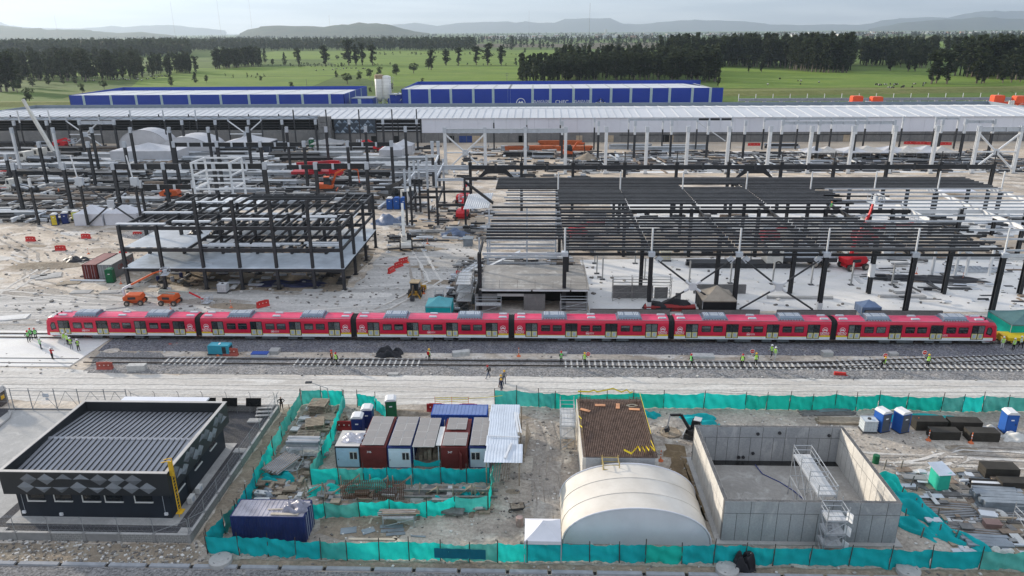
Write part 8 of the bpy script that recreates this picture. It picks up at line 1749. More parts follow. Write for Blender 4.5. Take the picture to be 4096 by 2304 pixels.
mb = MB().box(-.65, .65, -.7, .7, .05, 2.1); part(T, 'wall', mb, mat('hut_green', (.03, .45, .32), .7, v=.12)); mb = MB().add([(-.95, -.95, 2.1), (.95, -.95, 2.0), (.75, .95, 2.45), (-.95, .95, 2.5), (-.95, -.95, 2.06), (.95, -.95, 1.96), (.75, .95, 2.4), (-.95, .95, 2.45)], [(0, 1, 2, 3), (7, 6, 5, 4), (0, 4, 5, 1), (1, 5, 6, 2), (2, 6, 7, 3), (3, 7, 4, 0)]); part(T, 'roof', mb, TIN); mb = MB().box(.66, .7, -.55, .3, .1, 1.9); part(T, 'door', mb, DARKIN); mb = MB().box(.7, .85, .4, .75, .2, 1.1); part(T, 'red_sheet', mb, BRED)
for i, (x, y, L_, d, h, rz, lab) in enumerate(((47.2, 76.3, 3.2, 1.3, 1.05, .0, 'front left black block stack by the posts'), (46.6, 78.5, 3.6, 1.5, 1.25, .0, 'rear left black block stack by the green tarpaulin'), (51.4, 76.1, 3.4, 1.4, 1.15, -.03, 'front right black block stack near the sacks'), (50.6, 78.4, 3.6, 1.4, 1.2, -.03, 'rear right black block stack behind the others'), (48.7, 68.2, 3.4, 1.5, 1.5, -.05, 'upper black block stack at the right frame edge'), (49.0, 66.2, 2.8, 1.2, 1.1, -.03, 'lower black block stack at the right frame edge'))):
 T = thing('formwork_stack', lab, 'formwork', (x, y, 0), rz, 'black formwork block stacks'); n = 5; bm = mat('block_black', (.040, .036, .030), .8, v=.25)
 for k in range(n):
  mb = MB().box(-L_/2+rnd(-.03, .03), L_/2+rnd(-.03, .03), -d/2, d/2, h*k/n+.01, h*(k+1)/n); part(T, 'panel', mb, bm)
crumpled('sack_heap', 'heap of white sacks at the foot of the bright blue toilet', (55.2, 76.2, 0), 1.3, .8, .9, mat('sack_white', (.62, .61, .58), .7, v=.1), 51, 0, 'sacks'); crumpled('sack_heap', 'white sacks left of the bright blue toilet', (53.6, 78.3, 0), .8, .5, .6, mat('sack_white', (.62, .61, .58), .7, v=.1), 52, 0, 'sacks')
crumpled('big_bag', 'big white bag at the lower end of the teal net trench', (42.0, 55.7, 0), 1.1, .8, 1.0, mat('sack_white', (.62, .61, .58), .7, v=.1), 53, 0, 'bag'); crumpled('rubble_bag', 'open white box of rubble in the right yard', (44.6, 61.6, 0), 1.2, .9, .7, mat('sack_white', (.62, .61, .58), .7, v=.1), 54, .1, 'bag'); crumpled('white_sheet', 'crumpled white sheet beside the side net fence', (-27.6, 61.0, 0), 1.2, .6, .6, mat('white_sheet', (.66, .66, .63), .5, v=.1), 55, 0, 'sheet'); crumpled('grey_bags', 'grey rubbish bags under the hanging teal net', (-27.7, 63.2, 0), 1.1, .8, .9, mat('grey_bag', (.22, .24, .27), .4, v=.3), 56, 0, 'bags'); crumpled('black_tarpaulin', 'black plastic bundle in the pallet store', (-27.3, 72.0, 0), .9, .8, 1.1, mat('black_sheet', (.018, .018, .022), .45, v=.3), 57)
crumpled('blue_tarpaulin', 'navy tarpaulin on the earth under the steel frame', O(735, 715), 6.0, 1.8, .8, mat('navy_sheet', (.03, .035, .08), .45, v=.3), 58); crumpled('blue_tarpaulin', 'grey-blue tarpaulin over spoil beside the link frame', (-18.8, 165.4, 0), 3.4, 1.6, 1.6, mat('greyblue_sheet', (.13, .17, .26), .5, v=.25), 59); crumpled('blue_tarpaulin', 'grey sheeted heap behind the steel frame corner', (-37, 177, 0), 3.8, 2.6, 2.4, mat('greyblue_sheet', (.13, .17, .26), .5, v=.25), 60); crumpled('black_tarpaulin', 'black sheeting on slabs at far left', O(335, 635)-Vector((9, 6, 0)), 2.6, 1.6, 1.0, mat('black_sheet', (.018, .018, .022), .45, v=.3), 61); crumpled('black_tarpaulin', 'black tarp over red pipes left of the tan tent', (22.6, 117.9, 0), 4.2, 1.5, 2.0, mat('black_sheet', (.018, .018, .022), .45, v=.3), 62); crumpled('black_tarpaulin', 'long dark membrane lying across the pale floor at right', (74, 134, 0), 10, 2.2, .7, mat('black_sheet', (.018, .018, .022), .45, v=.3), 63, -.1)
crumpled('black_tarpaulin', 'small black sheet on the upper deck of the frame, left', (-66.5, 136.6, 8.0), 1.3, .9, .9, mat('black_sheet', (.018, .018, .022), .45, v=.3), 64); crumpled('black_tarpaulin', 'small black sheet on the upper deck of the frame, right', (-62.4, 137, 8.0), 1.3, 1.0, 1.4, mat('black_sheet', (.018, .018, .022), .45, v=.3), 65)
# bundles: pipes, rods, timber, pallets
def bundle(name, label, loc, rz, L_, n, k, r, m, cat, jit=.06, flat=False, ends=0.0, z0=0.0, group=None):
 T = thing(name, label, cat, loc, rz, group)
 for j in range(k):
  for i in range(n-(0 if flat else j % 2)):
   mb = MB(); y = (i-(n-1)/2)*r*2.15+(0 if flat else (j % 2)*r); z = z0+r+j*r*1.8; dx = rnd(-jit, jit)*L_; a = rnd(-jit, jit)*.5
   if flat: mb.obox((dx, y, z), (L_, r*2, r*1.7), a)
   else: mb.tube((-L_/2+dx, y+a, z), (L_/2+dx, y-a, z), r, 6)
   part(T, 'pipe' if not flat else 'board', mb, m[(i+j) % len(m)] if isinstance(m, list) else m)
 return T
PIPE = mat('dull_pipe', (.16, .155, .15), .6, v=.3, s=2); PIPEL = mat('pale_pipe', (.36, .37, .38), .5, metal=.3, v=.2); RODS = mat('rusty_rod', (.22, .17, .13), .8, v=.3, s=2); SHT = mat('blue_grey_sheet', (.24, .27, .30), .45, metal=.3, v=.2)
def gg(x, y): return G(3296+x*.5274, 1540+y*.5274)
for x, y, rz, L_, n, k, r, m, nm, lab in ((700, 750, -.85, 4.2, 7, 1, .07, PIPE, 'pipe_bundle', 'slanted bundle of thin dark pipes beside the teal trench'), (930, 840, -.05, 2.6, 5, 2, .08, PIPE, 'pipe_bundle', 'short pipe bundle below the green hut'), (930, 920, -.1, 4.4, 9, 2, .06, [PIPE, PIPEL, RODS], 'pipe_bundle', 'wide mixed pipe bundle in the right yard, upper'), (990, 985, .1, 4.4, 9, 2, .06, [PIPE, PIPEL, PIPE], 'pipe_bundle', 'wide mixed pipe bundle in the right yard, lower'), (1150, 1120, -.12, 5.0, 8, 2, .06, [PIPEL, PIPE, RODS], 'pipe_bundle', 'long loose pipes above the grey sheets'), (1240, 1170, -.05, 5.2, 6, 1, .06, [PIPE, RODS], 'pipe_bundle', 'loose pipes lying next to the grey sheets'), (1180, 720, -.05, 3.8, 5, 1, .2, SHT, 'sheet_stack', 'flat mossy frame right of the green hut'), (1260, 785, -.08, 4.0, 3, 2, .2, [PACK, DARKIN], 'sheet_stack', 'white and black banded sheet stack'), (1290, 850, -.06, 4.2, 4, 2, .2, SHT, 'sheet_stack', 'grey metal sheet stack, upper of two at right'), (1350, 930, -.05, 4.6, 4, 3, .22, SHT, 'sheet_stack', 'grey metal sheet stack, lower of two at right'), (1390, 985, -.05, 4.4, 6, 1, .09, [PIPEL, PIPE], 'pipe_bundle', 'loose grey tubes below the metal sheets'), (1230, 1225, -.06, 4.0, 4, 2, .2, SHT, 'sheet_stack', 'low grey sheet stack by the lower fence'), (1480, 830, .3, 3.0, 6, 2, .12, WOOD, 'timber_stack', 'pile of short timber at right edge'), (130, 280, -.03, 5.5, 9, 2, .08, WOOD, 'timber_stack', 'long timber pile left of the caged tank'), (30, 215, .05, 6.5, 8, 1, .08, PIPE, 'pipe_bundle', 'dark rods and beams along the road fence'), (60, 195, .1, 4.0, 4, 1, .1, SHT, 'sheet_stack', 'grey boards behind the tank by the fence')):
 p = gg(x, y); bundle(nm, lab, p, rz, L_, n, k, r, m, 'pipes' if 'pipe' in nm else 'sheets' if 'sheet' in nm else 'timber', .05, 'pipe' not in nm)
for i, (x, y, rz, lab) in enumerate(((1235, 1010, -.2, 'pale crate of hoses in the right yard'), (1270, 1075, -.1, 'reddish box beside the scaffold tubes'))):
 p = gg(x, y); mb = MB().box(-.7, .7, -.4, .4, 0, .5); mb.box(-.75, .75, -.45, .45, .5, .58); single('crate', mb, PACK if i == 0 else mat('dull_red_box', (.26, .17, .15), .7), lab, 'box', p, rz)
scaffold('leaning scaffold frames at the right edge of the yard', 45.6, 48.6, 56.2, 60.5, (1.4,), 2.4, SCF, (False,))
for i, (x, y) in enumerate(((455, 640), (575, 660), (540, 770), (580, 850), (655, 770), (700, 830), (690, 930), (735, 1000), (615, 1010), (860, 1010), (735, 1160), (870, 1140), (990, 1170))):
 p = gg(x, y); mb = MB().bar((0, 0, 0), (rnd(-.2, .2), rnd(-.1, .1), rnd(1.1, 1.5)), .09, .09); single('stake', mb, mat('stake_wood', (.16, .15, .13), .85), '%s wooden stake from the top along the teal net trench' % ORD[i], 'stake', p, 0, 'stakes along the teal trench')
def bb(x, y): return G(800+x*.5274, 1540+y*.5274)
def pallets(label, p, rz, n, L_=2.2):
 T = thing('pallet_stack', label, 'pallets', p, rz, 'timber pallet stacks')
 for k in range(n):
  o = link('pallet', None, T, (rnd(-.12, .12), rnd(-.12, .12), k*.17)); o.rotation_euler = (0, 0, rnd(-.15, .15))
  for i in range(6):
   mb = MB().box(-L_/2, L_/2, -1.0+i*.36, -.8+i*.36, .12, .15); part(o, 'board', mb, WOOD)
  for x in (-L_/2+.1, 0, L_/2-.1):
   mb = MB().box(x-.06, x+.06, -1.0, 1.0, .0, .12); part(o, 'bearer', mb, WOOD)
pallets('tall stack of pallets at the road end of the store', Vector((-26.9, 80.3, 0)), .05, 10); pallets('messy pallet stack in the middle of the store', Vector((-26.4, 76.6, 0)), .2, 7); pallets('lower pallet stack leaning beside the messy one', Vector((-26.8, 74.2, 0)), -.1, 4)
bundle('timber_stack', 'dark timber pieces behind the pallet stacks', (-24.9, 78.6, 0), -.1, 3.2, 6, 3, .12, WOOD, 'timber', .08, True)
bundle('pipe_bundle', 'bundle of steel tubes right of the pallets', (-24.6, 73.4, 0), .1, 2.8, 9, 3, .05, PIPEL, 'pipes', .08)
bundle('pipe_bundle', 'fan of scaffold tubes on the rack by the side fence', (-27.3, 67.4, 1.2), 1.15, 3.6, 22, 2, .05, [PIPEL, RODS, PIPEL, PIPE], 'pipes', .06)
scaffold('scaffold rack carrying the fan of tubes', -28.4, -25.3, 66.3, 68.6, (1.1,), 1.5, SCF, (False,)); scaffold('scaffold table stacked with ladders and trays', -27.6, -23.9, 69.8, 71.6, (.7, 1.5), 2.0, SCF, (True,), nx=2)
bundle('ladder_stack', 'ladders and metal trays on the scaffold table', (-25.8, 70.7, 1.65), 0, 3.6, 4, 2, .16, [PIPEL, SHT], 'ladders', .03, True)
for i, (x, y, rz, L_) in enumerate(((-24.9, 64.3, 1.1, 2.4), (-25.3, 63.9, 1.3, 2.8), (-24.6, 63.6, .9, 2.2), (-25.6, 62.9, .1, 2.6), (-24.4, 62.6, 1.0, 2.4))):
 mb = MB().bar((-L_/2, 0, .06), (L_/2, 0, .06), .1, .1); single('pole', mb, WOOD, '%s loose pole lying below the tube rack' % ORD[i], 'pole', (x, y, 0), rz, 'loose poles in the store')
for i, (x, y, L_, w_, rz, lab) in enumerate(((-15.2, 56.7, 4.6, .28, .01, 'long pale plank lying before the sagging fence'), (-12.4, 56.2, 2.6, .3, -.75, 'pale plank meeting the long one at an angle'), (-17.8, 57.9, 1.5, .9, .2, 'grey sheet square beside the planks'), (-15.9, 57.9, 1.2, .8, .5, 'grey broken sheet in the mud'), (-13.8, 58.6, 2.2, .5, .05, 'upper grey board below the scaffold table'), (-13.6, 58.0, 2.2, .45, .12, 'middle grey board below the scaffold table'), (-13.2, 57.5, 1.8, .4, .15, 'lower grey board below the scaffold table'), (-11, 57.2, 1.4, .2, -.05, 'short grey lath near the scaffold table'), (-16, 59.4, .9, .2, 1.5, 'short plank against the sagging fence'))):
 mb = MB().box(-L_/2, L_/2, -w_/2, w_/2, 0, .05); single('plank', mb, SHT if 'grey' in lab else mat('pale_plank', (.48, .42, .34), .8), lab, 'plank', (x, y, .03), rz)
scaffold('little scaffold table before the sagging fence', -14.6, -11.6, 58.5, 59.6, (1.0,), 1.3, SCF, (True,)); bundle('timber_stack', 'rods and boards heaped on the little scaffold table', (-13.1, 59.1, 1.15), .04, 3.6, 7, 3, .05, [RODS, PIPEL, WOOD], 'timber', .08)
# rusty cage and timber trestles
T = thing('rebar_cage', 'rusty reinforcement cage on trestles inside the net fence', 'rebar cage', (-16.4, 62.9, 0)); mb = MB()
for y in (-.6, .6):
 for k in range(9): mb.bar((-3.2, y, .45+k*.17), (3.2, y, .45+k*.17), .035, .035)
 for k in range(30): mb.bar((-3.2+k*.22, y, .4), (-3.2+k*.22, y, 1.95), .035, .035)
for k in range(30): mb.bar((-3.2+k*.22, -.6, .42), (-3.2+k*.22, .6, .42), .03, .03); mb.bar((-3.2+k*.22, -.6, 1.85), (-3.2+k*.22, .6, 1.85), .03, .03)
o = part(T, 'bars', mb, mat('cage_rust', (.10, .045, .03), .85, v=.3)); o['kind'] = 'stuff'
for i, (x, y) in enumerate(((-22.6, 63.4), (-20.4, 63.0), (-19.2, 64.7), (-16.2, 64.7), (-13.8, 64.7), (-10.8, 63.2), (-7.4, 63.3), (-5.2, 63.4))):
 T = thing('trestle', '%s timber trestle from left round the rusty cage' % ORD[i], 'trestle', (x, y, 0), .1*((i*7) % 5-2), 'timber trestles round the cage')
 for s in (-1, 1):
  mb = MB().bar((-.9, s*.1, .1), (.9, s*.1, 1.5), .08, .06); part(T, 'leg', mb, WOOD); mb = MB().bar((s*.95, -.5, 0), (s*.95, 0, 1.7), .09, .08); mb.bar((s*.95, .5, 0), (s*.95, 0, 1.7), .09, .08); part(T, 'frame', mb, WOOD)
for i, (y, z, lab) in enumerate(((62.6, .6, 'front'), (63.3, .9, 'middle'), (63.8, .6, 'rear'))):
 mb = MB().bar((-6.0, 0, z), (3.6, 0, z+.1), .22, .2); single('steel_tube', mb, PIPE, lab+' dark beam running right from the rusty cage', 'beam', (-7.4, y, 0))
# steel stacks in the yards
def steel_stack(label, p, L_, kind, n=4, rows=2, rz=0.0, s=1.0):
 T = thing('steel_stack', label, 'steel stack', p, rz, 'steel stacks in the yard')
 mats = {'g': [GALV, mat('galv_dull', (.36, .38, .40), .5, metal=.2, v=.15)], 'b': [BLKS, BLK], 'w': [WSTEEL, GALV], 'm': [GALV, BLKS, mat('galv_dull', (.36, .38, .40), .5)], 'o': [mat('orange_form', (.52, .14, .05), .6, v=.15)], 'p': [PIPE, mat('brown_bar', (.12, .09, .07), .8)]}[kind]
 for j in range(rows):
  for i in range(n):
   mb = MB(); dx = rnd(-.06, .06)*L_; y = (i-(n-1)/2)*.62*s+rnd(-.08, .08); z = .35*s+j*.62*s
   if kind == 'p': mb.tube((-L_/2+dx, y, z), (L_/2+dx, y, z), .2*s, 6)
   else: mb.ibeam((-L_/2+dx, y, z), (L_/2+dx, y, z), .42*s, .58*s, .06*s)
   part(T, 'beam', mb, mats[(i+j) % len(mats)])
 for x in (-L_*.35, L_*.35):
  mb = MB().box(x-.12, x+.12, -n*.34*s, n*.34*s, 0, .06); part(T, 'dunnage', mb, WOOD)
 return T
YR = [ # photo row: v, then (u, length m, kind)
 ('row nearest the white tents', 862, [(60, 18, 'g'), (255, 7, 'm'), (470, 9, 'm'), (560, 8, 'b')]),
 ('row beside the orange lift', 812, [(40, 14, 'p'), (170, 10, 'p'), (330, 9, 'p'), (560, 16, 'g'), (760, 12, 'b')]),
 ('row behind the tarps', 768, [(210, 16, 'p'), (420, 14, 'b'), (600, 18, 'b'), (740, 14, 'g'), (960, 16, 'g'), (1230, 14, 'm'), (1560, 10, 'm')]),
 ('row under the front black beams', 735, [(70, 18, 'b'), (260, 16, 'g'), (500, 22, 'b'), (720, 14, 'b'), (900, 18, 'g'), (1120, 20, 'g'), (1290, 16, 'b'), (1520, 18, 'g'), (1600, 14, 'b')]),
 ('row level with the red crane truck', 705, [(150, 20, 'b'), (330, 22, 'b'), (480, 18, 'm'), (690, 12, 'g'), (930, 20, 'g'), (1110, 22, 'g'), (1530, 22, 'b'), (1640, 12, 'g')]),
 ('row behind the red crane truck', 676, [(90, 20, 'g'), (330, 24, 'g'), (480, 20, 'w'), (640, 16, 'b'), (980, 18, 'm'), (1150, 16, 'g'), (1500, 24, 'g'), (1640, 18, 'g')]),
 ('row beyond the second black beams', 648, [(110, 22, 'w'), (310, 18, 'm'), (480, 24, 'w'), (640, 24, 'w'), (820, 18, 'g'), (960, 26, 'g'), (1100, 20, 'w'), (1240, 22, 'b'), (1470, 26, 'g'), (1600, 20, 'g')]),
 ('row halfway to the tents', 628, [(60, 18, 'g'), (230, 20, 'b'), (430, 20, 'g'), (600, 26, 'w'), (760, 24, 'g'), (900, 20, 'm'), (1080, 24, 'w'), (1180, 20, 'b'), (1340, 22, 'g'), (1480, 20, 'w')]),
 ('row before the arched tents', 606, [(90, 20, 'm'), (240, 20, 'b'), (380, 20, 'p'), (950, 18, 'm'), (1110, 16, 'm'), (1340, 16, 'g'), (1480, 18, 'm')]),
 ('sandy row by grey wall', 582, [(60, 22, 'b'), (200, 14, 'm'), (1060, 20, 'g'), (1300, 16, 'g')])]
for nm, v, items in YR:
 for i, (u, L_, kd) in enumerate(items):
  p = G(u, v+rnd(-5, 5)); far = p.y > 230
  steel_stack('%s stack, %s from left in the %s' % ({'g': 'grey beam', 'b': 'black beam', 'w': 'pale girder', 'm': 'mixed steel', 'p': 'dark rod'}[kd], ORD[i], nm), p, L_*.95, kd, 4 if not far else 5, 2 if kd != 'w' else 1, rnd(-.05, .05), 1.15 if not far else 1.5)
for i, (u, v, L_, kd, lab) in enumerate(((2245, 400+420*.427, 22, 'o', 'bright orange formwork stack near the hall wall'), (2120, 400+470*.427, 24, 'o', 'long orange formwork line in front of the other, left part'), (2290, 400+472*.427, 18, 'o', 'long orange formwork line in front of the other, right part'), (2080, 400+530*.427, 16, 'b', 'dark panels stacked behind the fascia beam, left'), (2170, 400+535*.427, 10, 'm', 'mixed panels beside the blue tub'), (2520, 400+455*.427, 20, 'g', 'grey beams on sand near the small excavator'), (2740, 400+460*.427, 22, 'g', 'grey beams on sand near the tarped plant'), (2640, 400+480*.427, 26, 'g', 'second grey beam line on the sand'), (3130, 400+450*.427, 16, 'm', 'scrap steel pile behind the second portal'), (1440+950, 870, 5, 'g', 'grey beams under the left roof bay'), (2060, 400+470*.427, 14, 'g', 'grey beams next to the orange line'))):
 steel_stack(lab, G(u, v), L_*.8, kd, 3, 2, rnd(-.03, .03), 1.4)
for i, (x, y, L_, lab) in enumerate(((3.0, 134.5, 7, 'upper bundle of galvanised purlins at the floor edge'), (3.6, 130.8, 7, 'lower bundle of galvanised purlins at the floor edge'), (-4.8, 133, 7, 'stack of grey trays left of the galvanised purlins'), (-13.6, 136, 9, 'long grey channels leaning beside the block room'))):
 bundle('purlin_bundle', lab, (x, y, 0), .02 if i < 3 else 1.2, L_, 5, 3, .16, [PIPEL, GALV], 'purlins', .03, True)
bundle('purlin_bundle', 'black purlins stacked on pale floor by the white truck', (40.5, 142.0, 0), .0, 20, 5, 2, .28, BLKS, 'purlins', .02, True); bundle('grating_stack', 'stack of wire gratings beside the scaffolded side', (-14.2, 131, 0), 1.3, 6, 6, 2, .16, RODS, 'gratings', .03, True)
bundle('pipe_bundle', 'red pipes under the black tarp by the crossed brace', (22.6, 117.1, 0), 0, 8.5, 4, 3, .16, mat('red_pipe', (.32, .03, .03), .5), 'pipes', .02)
for i, (a, b, y, lab) in enumerate(((40.6, 52.0, 123.2, 'row of rubble blocks on the pale floor'), (60.5, 68.5, 124.0, 'timber strip lying on the pale floor'))):
 bundle('rubble_row', lab, ((a+b)/2, y, 0), -.01, (b-a), 2, 1, .2, CONC, 'rubble', .02, True)
# clutter too small to count between the stacks
def clutter(name, n, box, m, seed, L_=(1, 6), s=(.15, .6)):
 R_ = random.Random(seed); mb = MB()
 for _ in range(n):
  x, y = R_.uniform(*box[:2]), R_.uniform(*box[2:]); a = R_.choice((0, 0, 0, 1.57))+R_.uniform(-.15, .15); q = R_.uniform(*s); mb.obox((x, y, q*.5+R_.choice((0, 0, .4))), (R_.uniform(*L_), R_.uniform(.15, 1.0), q), a, R_.randrange(len(m)))
 o = link(name, mb.mesh(name, m)); o['kind'] = 'stuff'
CM = [BLKS, BLKS, BLK, GALV, PIPE, mat('clutter_grey', (.26, .26, .26), .7), RODS, mat('clutter_pale', (.55, .55, .54), .6)]
clutter('yard_scrap', 2600, (-205, -34, 192, 268), CM, 11, (1, 9), (.2, .9)); clutter('yard_scrap_near', 520, (-150, -84, 176, 196), CM, 12, (1, 6), (.2, 1.1)); clutter('yard_scrap_wall', 420, (-215, -40, 268, 306), CM, 13, (1, 7), (.2, .8)); clutter('platform_scrap', 900, (10, 172, 244, 288), CM, 14, (1, 12), (.15, .6)); clutter('platform_scrap_left', 300, (-28, 20, 232, 300), CM, 15, (1, 6), (.2, .7)); clutter('bay_scrap', 420, (8, 120, 149, 186), CM, 16, (.6, 5), (.15, .7)); clutter('room_scrap', 240, (-16, -10.6, 112, 146), CM, 17, (.4, 2.2), (.1, .4)); clutter('side_scrap', 120, (-9, 8, 130, 149), CM, 18, (.6, 5), (.15, .5)); clutter('frame_scrap', 160, (-76, -36, 126, 156), CM, 19, (.4, 3), (.1, .4)); clutter('link_scrap', 200, (-34, -12, 160, 200), CM, 20, (.4, 4), (.1, .5)); clutter('store_scrap', 240, (-29, -23.8, 60, 81), CM[5:]+[WOOD, WOOD], 22, (.3, 1.8), (.04, .25)); clutter('right_yard_scrap', 260, (38, 50, 55, 69), CM[3:]+[WOOD], 23, (.3, 2.6), (.04, .2)); clutter('cage_scrap', 120, (-22, -5, 60.5, 65), CM[4:]+[WOOD], 24, (.3, 2.4), (.04, .25)); clutter('floor_scrap', 110, (60, 108, 120, 147), CM, 25, (.5, 4), (.05, .3))
for i, (y, lab) in enumerate(((258.2, 'nearest of three pit tracks behind the fascia beam'), (262.6, 'middle of three pit tracks behind the fascia beam'), (282.6, 'far pit track before the white cladding'))):
 T = thing('railway_track', lab, 'railway track', (90, y, .04))
 for d in (-.8, .8): rail(T, [(-74+4*i, d), (80, d)], .3)
 sleepers(T, -74+4*i, 80, lambda x: 0, .02, 2.4, DSLP, None, 1.1)
# small posts of the shop floor
for i, (x, y) in enumerate(((11.9, 143.6), (11.8, 136.9), (20.1, 143.6), (12.6, 133.3), (20.6, 133.4), (28.7, 131.6), (36.3, 131.4), (44.0, 131.0), (51.0, 130.7), (58.3, 130.7), (65.8, 130.8), (43.4, 143.8), (51, 143.8))):
 T = thing('steel_prop', '%s slim grey prop standing on the pale floor' % ORD[i], 'prop', (x, y, 0), 0, 'slim props on the pale floor'); mb = MB().bar((0, 0, .05), (0, 0, 4.3), .24, .24); part(T, 'shaft', mb, mat('prop_grey', (.36, .36, .35), .7)); mb = MB().box(-.5, .5, -.5, .5, 0, .05); part(T, 'base_plate', mb, BLKS)
for i, (x, y, rz, lab) in enumerate(((78, 136.4, 0, 'left white trestle frame on the pale floor at right'), (84.5, 136.6, 0, 'right white trestle frame on the pale floor at right'))):
 T = thing('white_trestle', lab, 'trestle', (x, y, 0), rz)
 for dx in (-2.2, 2.2):
  mb = MB().bar((dx, 0, 0), (dx, 0, 5.6), .4, .4); part(T, 'leg', mb, WSTEEL)
 mb = MB().bar((-2.4, 0, 5.6), (2.4, 0, 5.6), .4, .5); mb.bar((2.2, 0, 5.5), (4.5, -1.2, 4.4), .4, .4); part(T, 'beam', mb, WSTEEL)
for i, (u, v, w_, lab) in enumerate(((3860, 1080, 7, 'left grating frame on the pale floor at right'), (3920, 1085, 8, 'right grating frame on the pale floor at right'))):
 T = thing('grating_rack', lab, 'grating', G(u, v)); 
 for k in range(9):
  mb = MB().bar((-w_/2+k*w_/8, -1, .3), (-w_/2+k*w_/8, 1, .3), .12, .3); part(T, 'slat', mb, GALV)
 mb = MB().box(-w_/2, w_/2, -1.1, -1.0, .1, .5); mb.box(-w_/2, w_/2, 1.0, 1.1, .1, .5); part(T, 'edge', mb, GALV)
mb = MB().box(-24, 24, -.6, .6, 0, .5); single('trench_edge', mb, CONC_D, 'long dark trench edge along the back of the pale floor', 'kerb', (80, 147.6, 0))
mb = MB().box(-12, 9, -.25, .25, 0, .45); single('ground_beam', mb, CONC, 'long concrete ground beam before the link frame', 'beam', (-18.5, 168.6, 0), -.01)
mb = MB().prism([(-1, -1, 0), (1, -1, 0), (1.0, -1, 1.6), (-1, -1, 1.6)], (0, 2, 0)); mb.box(-1.2, 1.2, -1.2, 1.2, 1.6, 1.8); single('grey_skip', mb, mat('skip_grey', (.22, .25, .28), .6), 'grey skip at the corner of the roof frame', 'skip', O(1178, 617))
mb = MB().box(-.6, .6, -.5, .5, 0, 1.1); mb.box(-.75, .75, -.65, .65, 1.1, 1.25); single('water_box', mb, mat('skip_grey', (.22, .25, .28), .6), 'small grey box with white lid left of the block room', 'box', O(1191, 762))
# street lamp head, tapes
T = thing('work_lamp', 'floodlight on a leaning pole over the pallet store', 'lamp', (-25.8, 81.5, 0)); mb = MB().tube((0, 0, 0), (-.2, 0, 3.0), .05, 6); mb.tube((-.2, 0, 3.0), (-2.2, .1, 3.7), .04, 6); part(T, 'pole', mb, WIRE); mb = MB().obox((-2.5, .1, 3.75), (.8, .4, .15), .1); part(T, 'head', mb, BLKS)
T = thing('barrier_tape', 'yellow tape strung between red posts behind the blue container', 'tape', (-12.6, 81.6, 0))
for x in (0, 2.1, 4.2):
 mb = MB().tube((x, 0, 0), (x, 0, 1.9), .03, 5); part(T, 'post', mb, CONEM)
for z in (1.2, 1.55, 1.8): part(T, 'tape', ribbon([(0, 0, z), (1.0, 0, z-.08), (2.1, 0, z), (3.2, 0, z-.06), (4.2, 0, z)], .07), TAPE)
mb = ribbon([(0, 0, 1.7), (2, .4, 1.6), (4.2, .8, 1.7)], .06); part(T, 'loose_end', mb, TAPE).location = (4.2, 0, 0)
